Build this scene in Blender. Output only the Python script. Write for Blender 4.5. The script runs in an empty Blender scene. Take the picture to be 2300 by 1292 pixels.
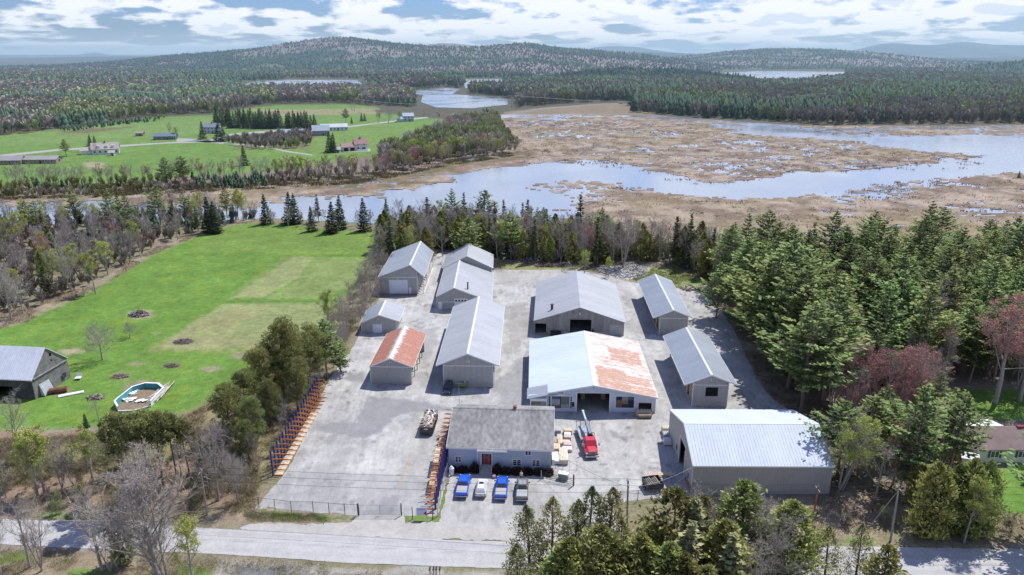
import bpy, bmesh, math, random
import numpy as np
from mathutils import Vector, Matrix
R=math.radians
rng=np.random.default_rng(7); random.seed(7)
sc=bpy.context.scene; COL=sc.collection
# ------------------------------------------------------------------ camera maths (survey of the place)
F=1597.; HC=68.; PIT=math.atan((646-120)/F)
def at(px,py,z=0.):
    dx=(px-1150)/F; dz=-(py-646)/F
    v=(dx, math.cos(PIT)+dz*math.sin(PIT), -math.sin(PIT)+dz*math.cos(PIT))
    t=(z-HC)/v[2]; return Vector((v[0]*t,v[1]*t,z))
def pix(x,y,z):
    z=z-HC; d=y*math.cos(PIT)-z*math.sin(PIT); u=y*math.sin(PIT)+z*math.cos(PIT)
    return 1150+F*x/d, 646-F*u/d
def height_for(x,y,top_py):
    lo,hi=0.,60.
    for _ in range(40):
        m=(lo+hi)/2
        if pix(x,y,m)[1]>top_py: lo=m
        else: hi=m
    return lo
def P2(pts): return np.array([[*at(a,b)[:2]] for a,b in pts])
# ------------------------------------------------------------------ object helpers
def link(o,parent=None):
    COL.objects.link(o)
    if parent: o.parent=parent
    return o
def tag(o,label=None,cat=None,group=None,kind=None):
    if label: o['label']=label
    if cat: o['category']=cat
    if group: o['group']=group
    if kind: o['kind']=kind
    return o
def thing(name,label,cat,loc=(0,0,0),rz=0,group=None):
    o=bpy.data.objects.new(name,None); o.location=loc; o.rotation_euler=(0,0,rz); o.empty_display_size=.5
    link(o); return tag(o,label,cat,group)
def copy_tree(o,parent=None):
    c=o.copy(); COL.objects.link(c)
    if parent: c.parent=parent
    for ch in [x for x in KIDS.get(o.name,[])]:
        KIDS.setdefault(c.name,[]).append(copy_tree(ch,c))
    return c
KIDS={}
class MB:
    def __init__(s): s.v=[]; s.f=[]
    def add(s,vs,fs):
        n=len(s.v); s.v+= [tuple(a) for a in vs]; s.f+=[tuple(n+i for i in f) for f in fs]; return s
    def box(s,x0,x1,y0,y1,z0,z1):
        return s.add([(x0,y0,z0),(x1,y0,z0),(x1,y1,z0),(x0,y1,z0),(x0,y0,z1),(x1,y0,z1),(x1,y1,z1),(x0,y1,z1)],
          [(0,3,2,1),(4,5,6,7),(0,1,5,4),(1,2,6,5),(2,3,7,6),(3,0,4,7)])
    def hexa(s,p):
        return s.add(p,[(0,3,2,1),(4,5,6,7),(0,1,5,4),(1,2,6,5),(2,3,7,6),(3,0,4,7)])
    def rbox(s,c,size,rz=0,rx=0,ry=0):
        M=Matrix.Translation(c)@Matrix.Rotation(rz,4,'Z')@Matrix.Rotation(ry,4,'Y')@Matrix.Rotation(rx,4,'X')
        x,y,z=[a/2 for a in size]
        p=[(-x,-y,-z),(x,-y,-z),(x,y,-z),(-x,y,-z),(-x,-y,z),(x,-y,z),(x,y,z),(-x,y,z)]
        return s.hexa([tuple(M@Vector(q)) for q in p])
    def bar(s,a,b,w,h=None):
        h=h or w; a=Vector(a); b=Vector(b); d=(b-a).normalized()
        up=Vector((0,0,1)) if abs(d.z)<.95 else Vector((0,1,0))
        r=d.cross(up).normalized()*w/2; u=r.cross(d).normalized()*h/2
        return s.hexa([tuple(q) for q in (a-r-u,a+r-u,b+r-u,b-r-u,a-r+u,a+r+u,b+r+u,b-r+u)])
    def tube(s,a,b,r0,r1=None,n=8,cap=True):
        r1=r0 if r1 is None else r1; a=Vector(a); b=Vector(b); d=(b-a).normalized()
        up=Vector((0,0,1)) if abs(d.z)<.95 else Vector((0,1,0))
        x=d.cross(up).normalized(); y=d.cross(x)
        vs=[]
        for c,r in ((a,r0),(b,r1)):
            for i in range(n):
                t=2*math.pi*i/n; vs.append(tuple(c+x*(r*math.cos(t))+y*(r*math.sin(t))))
        fs=[(i,(i+1)%n,n+(i+1)%n,n+i) for i in range(n)]
        if cap: fs+=[tuple(range(n-1,-1,-1)),tuple(range(n,2*n))]
        return s.add(vs,fs)
    def path(s,pts,r,n=6):
        for a,b in zip(pts[:-1],pts[1:]): s.tube(a,b,r,r,n)
        return s
    def prism(s,poly,axis,a,b):
        # poly in the two other axes (in order), extruded along axis from a to b
        n=len(poly); vs=[]
        for t in (a,b):
            for p,q in poly:
                vs.append({'x':(t,p,q),'y':(p,t,q),'z':(p,q,t)}[axis])
        return s.add(vs,[tuple(range(n-1,-1,-1)),tuple(range(n,2*n))]+[(i,(i+1)%n,n+(i+1)%n,n+i) for i in range(n)])
    def build(s,name,mat,parent=None,bevel=0,smooth=False,label=None,loc=None):
        me=bpy.data.meshes.new(name); me.from_pydata(s.v,[],s.f)
        bm=bmesh.new(); bm.from_mesh(me); bmesh.ops.recalc_face_normals(bm,faces=bm.faces)
        bm.to_mesh(me); bm.free()
        me.materials.append(mat)
        if smooth: me.polygons.foreach_set('use_smooth',[True]*len(me.polygons))
        o=bpy.data.objects.new(name,me); link(o,parent)
        if parent: KIDS.setdefault(parent.name,[]).append(o)
        if loc: o.location=loc
        if bevel:
            m=o.modifiers.new('bevel','BEVEL'); m.width=bevel; m.segments=2; m.limit_method='ANGLE'; m.angle_limit=R(40)
        if label: o['label']=label
        return o
# ------------------------------------------------------------------ materials
def newmat(name):
    m=bpy.data.materials.new(name); m.use_nodes=True; nt=m.node_tree
    for n in list(nt.nodes): nt.nodes.remove(n)
    out=nt.nodes.new('ShaderNodeOutputMaterial'); bs=nt.nodes.new('ShaderNodeBsdfPrincipled')
    nt.links.new(bs.outputs[0],out.inputs[0]); return m,nt,bs,out
def N(nt,t,**k):
    n=nt.nodes.new('ShaderNode'+t)
    for a,b in k.items():
        if a[0]=='_': setattr(n,a[1:],b)
        else: n.inputs[int(a[1:]) if a[0]=='i' and a[1:].isdigit() else a].default_value=b
    return n
def ramp(nt,fac,stops):
    r=nt.nodes.new('ShaderNodeValToRGB'); nt.links.new(fac,r.inputs[0])
    el=r.color_ramp.elements
    while len(el)<len(stops): el.new(.5)
    for e,(p,c) in zip(el,stops): e.position=p; e.color=(*c,1) if len(c)==3 else c
    return r.outputs[0]
def c3(c): return c if len(c)==4 else (*c,1)
def pm(name,col,var=.12,scale=1.,rough=.8,metal=0,spec=.3,rib=None,bump=0,streak=0,col2=None,sz=(1,1,1),objrand=0):
    """painted / weathered surface: base colour broken up by two noises, optional ribs (axis, pitch)"""
    m,nt,bs,out=newmat(name); L=nt.links.new
    tc=N(nt,'TexCoord'); mp=N(nt,'Mapping'); L(tc.outputs['Object'],mp.inputs[0]); mp.inputs[3].default_value=sz
    n1=N(nt,'TexNoise',Scale=scale*.35,Detail=4.); L(mp.outputs[0],n1.inputs['Vector'])
    n2=N(nt,'TexNoise',Scale=scale*3.1,Detail=5.); L(mp.outputs[0],n2.inputs['Vector'])
    a=N(nt,'Math',_operation='ADD'); L(n1.outputs[0],a.inputs[0]); L(n2.outputs[0],a.inputs[1])
    h=N(nt,'Math',_operation='MULTIPLY',i1=.5); L(a.outputs[0],h.inputs[0])
    d=tuple(c*(1-2*var) for c in col[:3]); e=tuple(min(1,c*(1+2*var)) for c in (col2 or col)[:3])
    c=ramp(nt,h.outputs[0],[(.3,d),(.7,e)])
    if rib:
        sp=N(nt,'SeparateXYZ'); L(tc.outputs['Object'],sp.inputs[0])
        q=N(nt,'Math',_operation='MULTIPLY',i1=1/rib[1]); L(sp.outputs[rib[0]],q.inputs[0])
        fr=N(nt,'Math',_operation='FRACT'); L(q.outputs[0],fr.inputs[0])
        g=N(nt,'Math',_operation='LESS_THAN',i1=.22); L(fr.outputs[0],g.inputs[0])
        mx=N(nt,'MixRGB',_blend_type='MULTIPLY'); L(g.outputs[0],mx.inputs[0]); L(c,mx.inputs[1]); k=rib[2] if len(rib)>2 else .8; mx.inputs[2].default_value=(k,k,k,1)
        c=mx.outputs[0]
        b=N(nt,'Bump',Strength=.5,Distance=.03); L(g.outputs[0],b.inputs['Height']); L(b.outputs[0],bs.inputs['Normal'])
    elif bump:
        b=N(nt,'Bump',Strength=bump,Distance=.05); L(n2.outputs[0],b.inputs['Height']); L(b.outputs[0],bs.inputs['Normal'])
    if objrand:
        oi=N(nt,'ObjectInfo'); hs=N(nt,'HueSaturation'); mr=N(nt,'MapRange'); L(oi.outputs['Random'],mr.inputs[0])
        mr.inputs[3].default_value=1-objrand; mr.inputs[4].default_value=1+objrand
        L(mr.outputs[0],hs.inputs['Value']); L(c,hs.inputs['Color']); c=hs.outputs[0]
    L(c,bs.inputs['Base Color']); bs.inputs['Roughness'].default_value=rough; bs.inputs['Metallic'].default_value=metal
    bs.inputs['Specular IOR Level'].default_value=spec
    return m
def attrmat(name,rough=.9,detail=None,bump=0,spec=.1,translucent=0,objrand=.0,huerand=.0,bscale=1.):
    """surface that takes its colour from the mesh's own colour attribute, broken up by noise"""
    m,nt,bs,out=newmat(name); L=nt.links.new
    at_=N(nt,'Attribute',_attribute_name='Col'); c=at_.outputs['Color']
    geo=N(nt,'NewGeometry')
    if detail:
        for scl,amp in detail:
            n=N(nt,'TexNoise',Scale=scl,Detail=4.,Roughness=.65); L(geo.outputs['Position'],n.inputs['Vector'])
            mr=N(nt,'MapRange'); L(n.outputs[0],mr.inputs[0]); mr.inputs[1].default_value=.3; mr.inputs[2].default_value=.7
            mr.inputs[3].default_value=1-amp; mr.inputs[4].default_value=1+amp
            vm=N(nt,'VectorMath',_operation='SCALE'); L(c,vm.inputs[0]); L(mr.outputs[0],vm.inputs['Scale']); c=vm.outputs[0]
        if bump:
            b=N(nt,'Bump',Strength=bump,Distance=.15); L(n.outputs[0],b.inputs['Height']); L(b.outputs[0],bs.inputs['Normal'])
    if objrand or huerand:
        oi=N(nt,'ObjectInfo'); hs=N(nt,'HueSaturation'); mr=N(nt,'MapRange'); L(oi.outputs['Random'],mr.inputs[0])
        mr.inputs[3].default_value=1-objrand; mr.inputs[4].default_value=1+objrand
        w=N(nt,'Math',_operation='MULTIPLY',i1=7.31); L(oi.outputs['Random'],w.inputs[0]); fr=N(nt,'Math',_operation='FRACT'); L(w.outputs[0],fr.inputs[0])
        m2=N(nt,'MapRange'); L(fr.outputs[0],m2.inputs[0]); m2.inputs[3].default_value=.5-huerand; m2.inputs[4].default_value=.5+huerand
        L(mr.outputs[0],hs.inputs['Value']); L(m2.outputs[0],hs.inputs['Hue']); L(c,hs.inputs['Color']); c=hs.outputs[0]
    L(c,bs.inputs['Base Color']); bs.inputs['Roughness'].default_value=rough; bs.inputs['Specular IOR Level'].default_value=spec
    if translucent:
        t=N(nt,'BsdfTranslucent'); L(c,t.inputs[0]); mx=N(nt,'MixShader',i0=translucent)
        L(bs.outputs[0],mx.inputs[1]); L(t.outputs[0],mx.inputs[2]); L(mx.outputs[0],out.inputs[0])
    return m
# ------------------------------------------------------------------ numpy noise / meshes
_perm=np.random.default_rng(3).random((256,256))
def vnoise(x,y):
    xi=np.floor(x).astype(int); yi=np.floor(y).astype(int); fx=x-xi; fy=y-yi
    fx=fx*fx*(3-2*fx); fy=fy*fy*(3-2*fy)
    g=lambda a,b:_perm[a%256,b%256]
    return (g(xi,yi)*(1-fx)+g(xi+1,yi)*fx)*(1-fy)+(g(xi,yi+1)*(1-fx)+g(xi+1,yi+1)*fx)*fy
def fbm(x,y,s,o=4):
    t=0;a=.5;w=0
    for i in range(o):
        t=t+a*vnoise(x/s+17.3*i,y/s+9.1*i); w+=a; a*=.55; s=s/2.03
    return t/w
def inpoly(px,py,P):
    c=np.zeros(px.shape,bool); n=len(P); j=n-1
    for i in range(n):
        xi,yi=P[i]; xj,yj=P[j]
        with np.errstate(divide='ignore',invalid='ignore'):
            t=((yi>py)!=(yj>py))&(px<(xj-xi)*(py-yi)/(yj-yi+1e-12)+xi)
        c^=t; j=i
    return c
def sdist(x,y,P):
    d=np.full(x.shape,1e9); n=len(P)
    for i in range(n):
        a=P[i]; b=P[(i+1)%n]; ab=b-a; L=ab@ab+1e-9
        t=np.clip(((x-a[0])*ab[0]+(y-a[1])*ab[1])/L,0,1)
        d=np.minimum(d,np.hypot(x-a[0]-t*ab[0],y-a[1]-t*ab[1]))
    return np.where(inpoly(x,y,P),d,-d)
def npmesh(name,V,Fa,mat,C=None,parent=None,smooth=False,k=3,Cname='Col'):
    me=bpy.data.meshes.new(name); V=np.asarray(V,np.float32); Fa=np.asarray(Fa,np.int32)
    me.vertices.add(len(V)); me.vertices.foreach_set('co',V.ravel())
    me.loops.add(Fa.size); me.loops.foreach_set('vertex_index',Fa.ravel())
    me.polygons.add(len(Fa)); me.polygons.foreach_set('loop_start',np.arange(0,Fa.size,k,dtype=np.int32))
    if smooth: me.polygons.foreach_set('use_smooth',np.ones(len(Fa),bool))
    if C is not None:
        a=me.color_attributes.new(Cname,'FLOAT_COLOR','POINT'); c=np.ones((len(V),4),np.float32); c[:,:3]=C; a.data.foreach_set('color',c.ravel())
    me.update(calc_edges=True); me.materials.append(mat); return me
def mkobj(name,me,parent=None,kind=None,loc=None):
    o=bpy.data.objects.new(name,me); link(o,parent)
    if parent: KIDS.setdefault(parent.name,[]).append(o)
    if kind: o['kind']=kind
    if loc is not None: o.location=loc
    return o
# ------------------------------------------------------------------ world, sun, camera, haze
EL,AZ=R(57.5),R(42.)         # sun stands back-right; AZ measured from +Y towards +X
w=bpy.data.worlds.new('World'); sc.world=w; w.use_nodes=True; nt=w.node_tree
for n in list(nt.nodes): nt.nodes.remove(n)
L=nt.links.new
out=nt.nodes.new('ShaderNodeOutputWorld'); bg=nt.nodes.new('ShaderNodeBackground'); bg.inputs[1].default_value=.1
sky=nt.nodes.new('ShaderNodeTexSky'); sky.sky_type='NISHITA'; sky.sun_disc=False; sky.sun_elevation=EL; sky.sun_rotation=AZ; sky.altitude=100; sky.air_density=1.2; sky.dust_density=.6; sky.ozone_density=2.
tc=N(nt,'TexCoord'); sp=N(nt,'SeparateXYZ'); L(tc.outputs['Generated'],sp.inputs[0])
za=N(nt,'Math',_operation='ADD',i1=.060); L(sp.outputs[2],za.inputs[0]); zm=N(nt,'Math',_operation='MAXIMUM',i1=.012); L(za.outputs[0],zm.inputs[0])
x2=N(nt,'Math',_operation='POWER',i1=2.); L(sp.outputs[0],x2.inputs[0]); y2=N(nt,'Math',_operation='POWER',i1=2.); L(sp.outputs[1],y2.inputs[0]); ad=N(nt,'Math',_operation='ADD'); L(x2.outputs[0],ad.inputs[0]); L(y2.outputs[0],ad.inputs[1]); ln=N(nt,'Math',_operation='SQRT'); L(ad.outputs[0],ln.inputs[0])
def cloudcoord(dz,kx,kv,off):
    z2=N(nt,'Math',_operation='ADD',i1=dz); L(zm.outputs[0],z2.inputs[0])
    v=N(nt,'Math',_operation='DIVIDE',i0=kv); L(z2.outputs[0],v.inputs[1])
    a=N(nt,'Math',_operation='DIVIDE'); L(sp.outputs[0],a.inputs[0]); L(ln.outputs[0],a.inputs[1])
    b=N(nt,'Math',_operation='DIVIDE'); L(sp.outputs[1],b.inputs[0]); L(ln.outputs[0],b.inputs[1])
    c=N(nt,'CombineXYZ'); L(a.outputs[0],c.inputs[0]); L(b.outputs[0],c.inputs[1]); L(v.outputs[0],c.inputs[2])
    m=N(nt,'Mapping'); L(c.outputs[0],m.inputs[0]); m.inputs[3].default_value=(kx,kx,1); m.inputs[1].default_value=(off,0,off); return m.outputs[0]
def cn(coord,scale,det=7,rough=.56):
    n=N(nt,'TexNoise',Scale=scale,Detail=det,Roughness=rough); L(coord,n.inputs['Vector']); return n.outputs[0]
n1=cn(cloudcoord(0,13.,.50,3.),1.,10,.56); n2=cn(cloudcoord(.007,13.,.50,3.),1.,10,.56)
n3=cn(cloudcoord(0,4.,.32,8.),1.,3)
s=N(nt,'Math',_operation='MULTIPLY_ADD',i1=.5,i2=-.25); L(n3,s.inputs[0])
d=N(nt,'Math',_operation='ADD'); L(n1,d.inputs[0]); L(s.outputs[0],d.inputs[1])
mask=ramp(nt,d.outputs[0],[(.415,(0,0,0)),(.50,(1,1,1))])
sh=N(nt,'Math',_operation='SUBTRACT'); L(n1,sh.inputs[0]); L(n2,sh.inputs[1])
sh2=N(nt,'MapRange'); L(sh.outputs[0],sh2.inputs[0]); sh2.inputs[1].default_value=-.10; sh2.inputs[2].default_value=.09; 
thick=N(nt,'MapRange'); L(d.outputs[0],thick.inputs[0]); thick.inputs[1].default_value=.50; thick.inputs[2].default_value=.68; thick.inputs[3].default_value=0.; thick.inputs[4].default_value=.62
tt=N(nt,'Math',_operation='SUBTRACT',_use_clamp=True); L(sh2.outputs[0],tt.inputs[0]); L(thick.outputs[0],tt.inputs[1])
tb=N(nt,'Math',_operation='ADD',_use_clamp=True,i1=.22); L(tt.outputs[0],tb.inputs[0])
cc=ramp(nt,tb.outputs[0],[(0.,(4.8,6.1,8.2)),(.16,(7.4,8.4,9.9)),(.40,(10.6,10.8,11.2))])
ov=N(nt,'MapRange'); L(sp.outputs[2],ov.inputs[0]); ov.inputs[1].default_value=.12; ov.inputs[2].default_value=.42; ov.inputs[3].default_value=1.; ov.inputs[4].default_value=.22
mm_=N(nt,'Math',_operation='MULTIPLY'); L(mask,mm_.inputs[0]); L(ov.outputs[0],mm_.inputs[1])
mx=N(nt,'MixRGB'); L(mm_.outputs[0],mx.inputs[0])
tint=N(nt,'MixRGB',_blend_type='MULTIPLY',i0=1.); tint.inputs[2].default_value=(.50,.72,1.32,1); L(sky.outputs[0],tint.inputs[1]); L(tint.outputs[0],mx.inputs[1]); L(cc,mx.inputs[2])
hz=N(nt,'MapRange'); L(sp.outputs[2],hz.inputs[0]); hz.inputs[1].default_value=0.; hz.inputs[2].default_value=.03; hz.inputs[3].default_value=.45; hz.inputs[4].default_value=0.
m2=N(nt,'MixRGB'); L(hz.outputs[0],m2.inputs[0]); L(mx.outputs[0],m2.inputs[1]); m2.inputs[2].default_value=(8.6,9.9,11.,1)
L(m2.outputs[0],bg.inputs[0]); L(bg.outputs[0],out.inputs[0])
sl=bpy.data.lights.new('sun','SUN'); sl.energy=5.0; sl.angle=R(.53); sl.color=(1,.965,.9)
so=bpy.data.objects.new('sun',sl); COL.objects.link(so)
so.rotation_euler=Vector((math.sin(AZ)*math.cos(EL),math.cos(AZ)*math.cos(EL),math.sin(EL))).to_track_quat('Z','Y').to_euler(); so.location=(60,60,200)
cam=bpy.data.cameras.new('camera'); co=bpy.data.objects.new('camera',cam); COL.objects.link(co); sc.camera=co
co.location=(0,0,HC); co.rotation_euler=(R(90)-PIT,0,0); cam.sensor_width=36; cam.lens=36*F/2300; cam.clip_end=60000; cam.clip_start=1
sc.view_settings.view_transform='Standard'; sc.view_settings.look='None'; sc.view_settings.exposure=0
sc.render.engine='CYCLES'; cy=sc.cycles
cy.max_bounces=5; cy.diffuse_bounces=2; cy.glossy_bounces=2; cy.transparent_max_bounces=6; cy.transmission_bounces=2; cy.volume_bounces=0; cy.use_denoising=True; cy.caustics_reflective=False; cy.caustics_refractive=False
# haze: thin blue air over the country, a real scattering volume
HAZE=True
if HAZE:
    m=bpy.data.materials.new('haze_air'); m.use_nodes=True; t=m.node_tree
    for n in list(t.nodes): t.nodes.remove(n)
    o_=t.nodes.new('ShaderNodeOutputMaterial'); v=t.nodes.new('ShaderNodeVolumeScatter'); v.inputs['Color'].default_value=(.62,.80,1,1); v.inputs['Density'].default_value=1.5e-4; v.inputs['Anisotropy'].default_value=.1
    va=t.nodes.new('ShaderNodeVolumeAbsorption'); va.inputs['Color'].default_value=(.62,.86,1,1); va.inputs['Density'].default_value=1.05e-4; v.inputs['Color'].default_value=(.62,.86,1,1); v.inputs['Density'].default_value=1.05e-4; ad_=t.nodes.new('ShaderNodeAddShader'); t.links.new(v.outputs[0],ad_.inputs[0]); t.links.new(va.outputs[0],ad_.inputs[1])
    t.links.new(ad_.outputs[0],o_.inputs['Volume'])
    hb=MB().box(-16000,16000,350,17000,-30,210).build('haze',m); tag(hb,kind='structure')
# ------------------------------------------------------------------ paint: one colour map for the whole country
NOI=lambda x,y,s,o=4: fbm(x+500,y+500,s,o)
GRASS=np.array([.125,.225,.045]); DRY=np.array([.27,.255,.125]); TAN=np.array([.36,.30,.205]); LITTER=np.array([.26,.215,.17]); BRUSH=np.array([.20,.185,.11])
YARD=np.array([.43,.424,.412])
PAINT=[]
def pp(pts,col,soft=1.5,nz=2.,amt=1.,ns=6.,world=False):
    P=np.array(pts,float) if world else P2(pts); PAINT.append((P,np.array(col,float),soft,nz,amt,ns,P.min(0)-nz-soft,P.max(0)+nz+soft))
def paint(x,y,base=None):
    n1=NOI(x,y,60.); n2=NOI(x,y,9.); n3=NOI(x,y,2.)
    k=np.clip((n1-.5)*2.5+(n2-.5)*2.+.5,0,1)[...,None]
    c=LITTER*(1-k)+BRUSH*k
    far=np.clip((y-300)/500,0,1)[...,None]; c=c*(1-far)+np.array([.10,.095,.065])*far
    for P,col,soft,nz,amt,ns,lo,hi in PAINT:
        s=(x>lo[0])&(x<hi[0])&(y>lo[1])&(y<hi[1])
        if not s.any(): continue
        xs,ys=x[s],y[s]
        d=sdist(xs,ys,P)+(NOI(xs,ys,ns,3)-.5)*2*nz
        m=(np.clip(d/soft+.5,0,1)*amt)[:,None]
        cs=c[s]; c[s]=cs*(1-m)+col*m
    c=c*(.82+.36*n3[...,None])*(.86+.28*n2[...,None])*(.9+.2*NOI(x,y,22.)[...,None]); yl=np.clip((NOI(x+200,y+100,5.,3)-.60)*8,0,1)[...,None]*(c[...,1:2]>c[...,0:1]*1.35); c=c*(1-.22*yl)+np.array([.26,.30,.04])*.22*yl
    return c
# meadow, lawn and the far farm fields
FIELD=[(-60,745),(0,738),(60,712),(140,672),(222,640),(350,568),(420,535),(485,512),(555,500),(660,505),(760,518),(860,522),(858,560),(842,600),(810,640),(775,672),(748,700),(735,760),(700,800),(640,830),(590,870),(520,905),(455,925),(430,950),(330,960),(240,955),(110,965),(-60,968)]
pp(FIELD,GRASS,2.,1.5)
pp([(560,500),(860,520),(850,570),(720,572),(560,570),(420,566),(470,520)],GRASS*np.array([1.25,1.0,1.3]),2,3,.6,20)
pp([(640,575),(705,578),(670,625),(590,668),(505,672),(560,630)],DRY*np.array([.95,1.1,1.]),1.,.8,.9,4)
pp([(705,578),(845,580),(800,640),(700,672),(600,670),(672,625)],GRASS*np.array([1.7,1.12,2.2]),1.,1.5,.7,5)
pp([(500,680),(780,678),(700,760),(610,780),(350,785),(420,730)],GRASS*np.array([2.0,1.2,2.8]),.8,1.2,.8,5)
for q in ([(360,745),(610,766),(610,788),(335,788)],[(430,715),(560,705),(520,745),(400,750)],[(520,690),(620,690),(560,715),(480,712)]): pp(q,DRY,2,3,.6,4)
pp([(500,676),(800,674),(780,680),(498,682)],GRASS*.8,1,.3,.8)
pp([(410,568),(850,572),(846,577),(405,574)],GRASS*.85,1.,.3,.8)
pp([(640,573),(662,574),(512,674),(350,780),(300,790),(450,690)],GRASS*np.array([.95,.98,.9]),1.5,1,.7)
for cx,cy,rx,ry,c in ((165,789,32,8,TAN),(314,706,34,10,TAN*.8),(545,798,24,8,TAN*.62),(475,828,22,5,TAN*.7),(385,821,22,6,BRUSH*1.1),(270,845,20,9,BRUSH*1.2),(310,816,20,4,BRUSH*1.2),(322,868,48,14,TAN*.62),(140,880,36,8,DRY*.8),(215,760,12,5,BRUSH)):
    pp([(cx+rx*math.cos(a),cy+ry*math.sin(a)) for a in np.linspace(0,6.28,9)[:-1]],c,1.2,1.3,.85,2.)
pp([(420,925),(455,905),(600,850),(680,820),(740,770),(742,700),(800,640),(850,560),(880,560),(850,640),(800,720),(780,780),(715,850),(640,1000),(570,1130),(380,1100),(330,960)],(.25,.215,.12),3,4,.85,5)
pp([(-80,712),(60,690),(222,628),(350,556),(485,500),(560,492),(555,500),(485,513),(350,570),(222,646),(60,722),(-80,760)],(.30,.25,.18),1.6,1.5,.8,3)
pp([(-80,968),(110,968),(240,960),(330,965),(470,1000),(580,1110),(570,1150),(330,1140),(0,1130),(-80,1130)],(.235,.165,.115),2.5,4,.85,8)
pp([(90,1010),(330,985),(430,1010),(300,1060),(120,1050)],(.17,.19,.06),3,4,.6,6)
# far farm fields
FAR1=[(-300,303),(0,303),(180,286),(330,264),(480,258),(560,242),(620,236),(760,234),(846,240),(850,252),(930,262),(1010,268),(1020,280),(970,300),(905,330),(850,345),(700,375),(560,388),(380,402),(200,416),(0,422),(-300,425)]
pp(FAR1,GRASS*np.array([1.05,1.,1.3]),6,6,1.,40)
pp([(0,303),(180,286),(480,262),(620,262),(480,300),(0,330)],GRASS*np.array([1.4,1.1,2.]),10,10,.5,60)
pp([(560,246),(850,244),(850,256),(600,262)],(.30,.24,.16),6,6,.7,30)
pp([(190,365),(240,365),(235,378),(195,380)],TAN,3,3,.8,10)
pp([(640,290),(760,280),(900,275),(960,300),(900,330),(820,345),(700,350)],GRASS*np.array([1.25,1.06,1.5]),6,5,.6,30)
pp([(130,300),(185,300),(330,283),(180,290)],(.16,.12,.08),4,4,.8,15)
pp([(520,300),(700,300),(690,335),(540,335)],(.17,.15,.09),6,8,.8,20)
# right-hand lawns, verges, clearings
pp([(2135,880),(2190,872),(2420,885),(2420,950),(2240,948),(2150,915)],GRASS*.95,1.5,2)
pp([(2195,1055),(2420,1040),(2420,1150),(2300,1160),(2230,1140)],GRASS*1.05,1.5,2)
pp([(1640,1110),(1900,1095),(2000,1130),(1990,1200),(1860,1215),(1640,1215)],(.33,.26,.19),1.5,2,.9)
pp([(2100,1150),(2300,1160),(2420,1200),(2300,1222),(2040,1215)],(.20,.17,.09),1.5,2,.8)
pp([(1110,590),(1300,600),(1290,612),(1110,606)],(.22,.23,.09),1.5,2,.9)
pp([(1430,600),(1520,598),(1600,640),(1590,662),(1540,650),(1420,628)],(.20,.25,.085),1.5,2,.9,4)
pp([(1545,590),(1640,640),(1700,740),(1770,850),(1900,960),(1990,960),(1800,700),(1640,560)],(.24,.165,.125),2.,2,.85,4)
pp([(560,1120),(600,1140),(810,1156),(812,1170),(700,1180),(540,1165)],(.34,.28,.20),1,1.5,.9,3)
pp([(590,1147),(700,1155),(808,1158),(806,1170),(700,1168),(600,1160)],GRASS*.9,.7,1.2,.8,1.5)
pp([(905,1158),(975,1160),(990,1125),(1003,1075),(1010,1078),(1000,1130),(985,1165),(960,1172),(905,1168)],GRASS*1.0,.8,1.4,.8,1.2)
pp([(60,1150),(180,1152),(330,1158),(330,1168),(60,1162)],GRASS*.9,.8,1.,.8,3)
pp([(-100,1228),(560,1262),(800,1285),(700,1400),(-100,1400)],(.27,.215,.145),1.2,1.5,.85,4)
for q in ([(0,1245),(60,1240),(70,1260),(0,1262)],[(400,1270),(480,1275),(470,1300),(390,1300)],[(1370,1195),(1420,1195),(1420,1215),(1370,1215)],[(1790,1205),(1960,1212),(1960,1222),(1790,1216)],[(150,1275),(260,1280),(250,1320),(140,1320)]): pp(q,GRASS*.95,.8,1.2,.8,2)
pp([(480,1245),(560,1258),(700,1268),(1000,1280),(1140,1280),(1140,1420),(480,1420)],(.33,.315,.285),1.,1.2,.9,3)
pp([(530,1268),(640,1272),(650,1300),(520,1300)],(.16,.16,.16),1.,1.2,.9,3)
pp([(1390,598),(1420,590),(1455,600),(1450,618),(1400,628),(1340,612),(1345,595)],(.46,.45,.44),1,1.5,.9,1.5)
pp([(1170,1210),(2400,1240),(2400,1223),(1900,1215),(1150,1195)],(.30,.25,.17),1,1,.5,3)
pp([(1120,264),(1128,252),(1210,243),(1330,234),(1420,232),(1490,262),(1200,264)],(.23,.18,.125),4,6,.9,20)
NB=len(PAINT)
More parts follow.
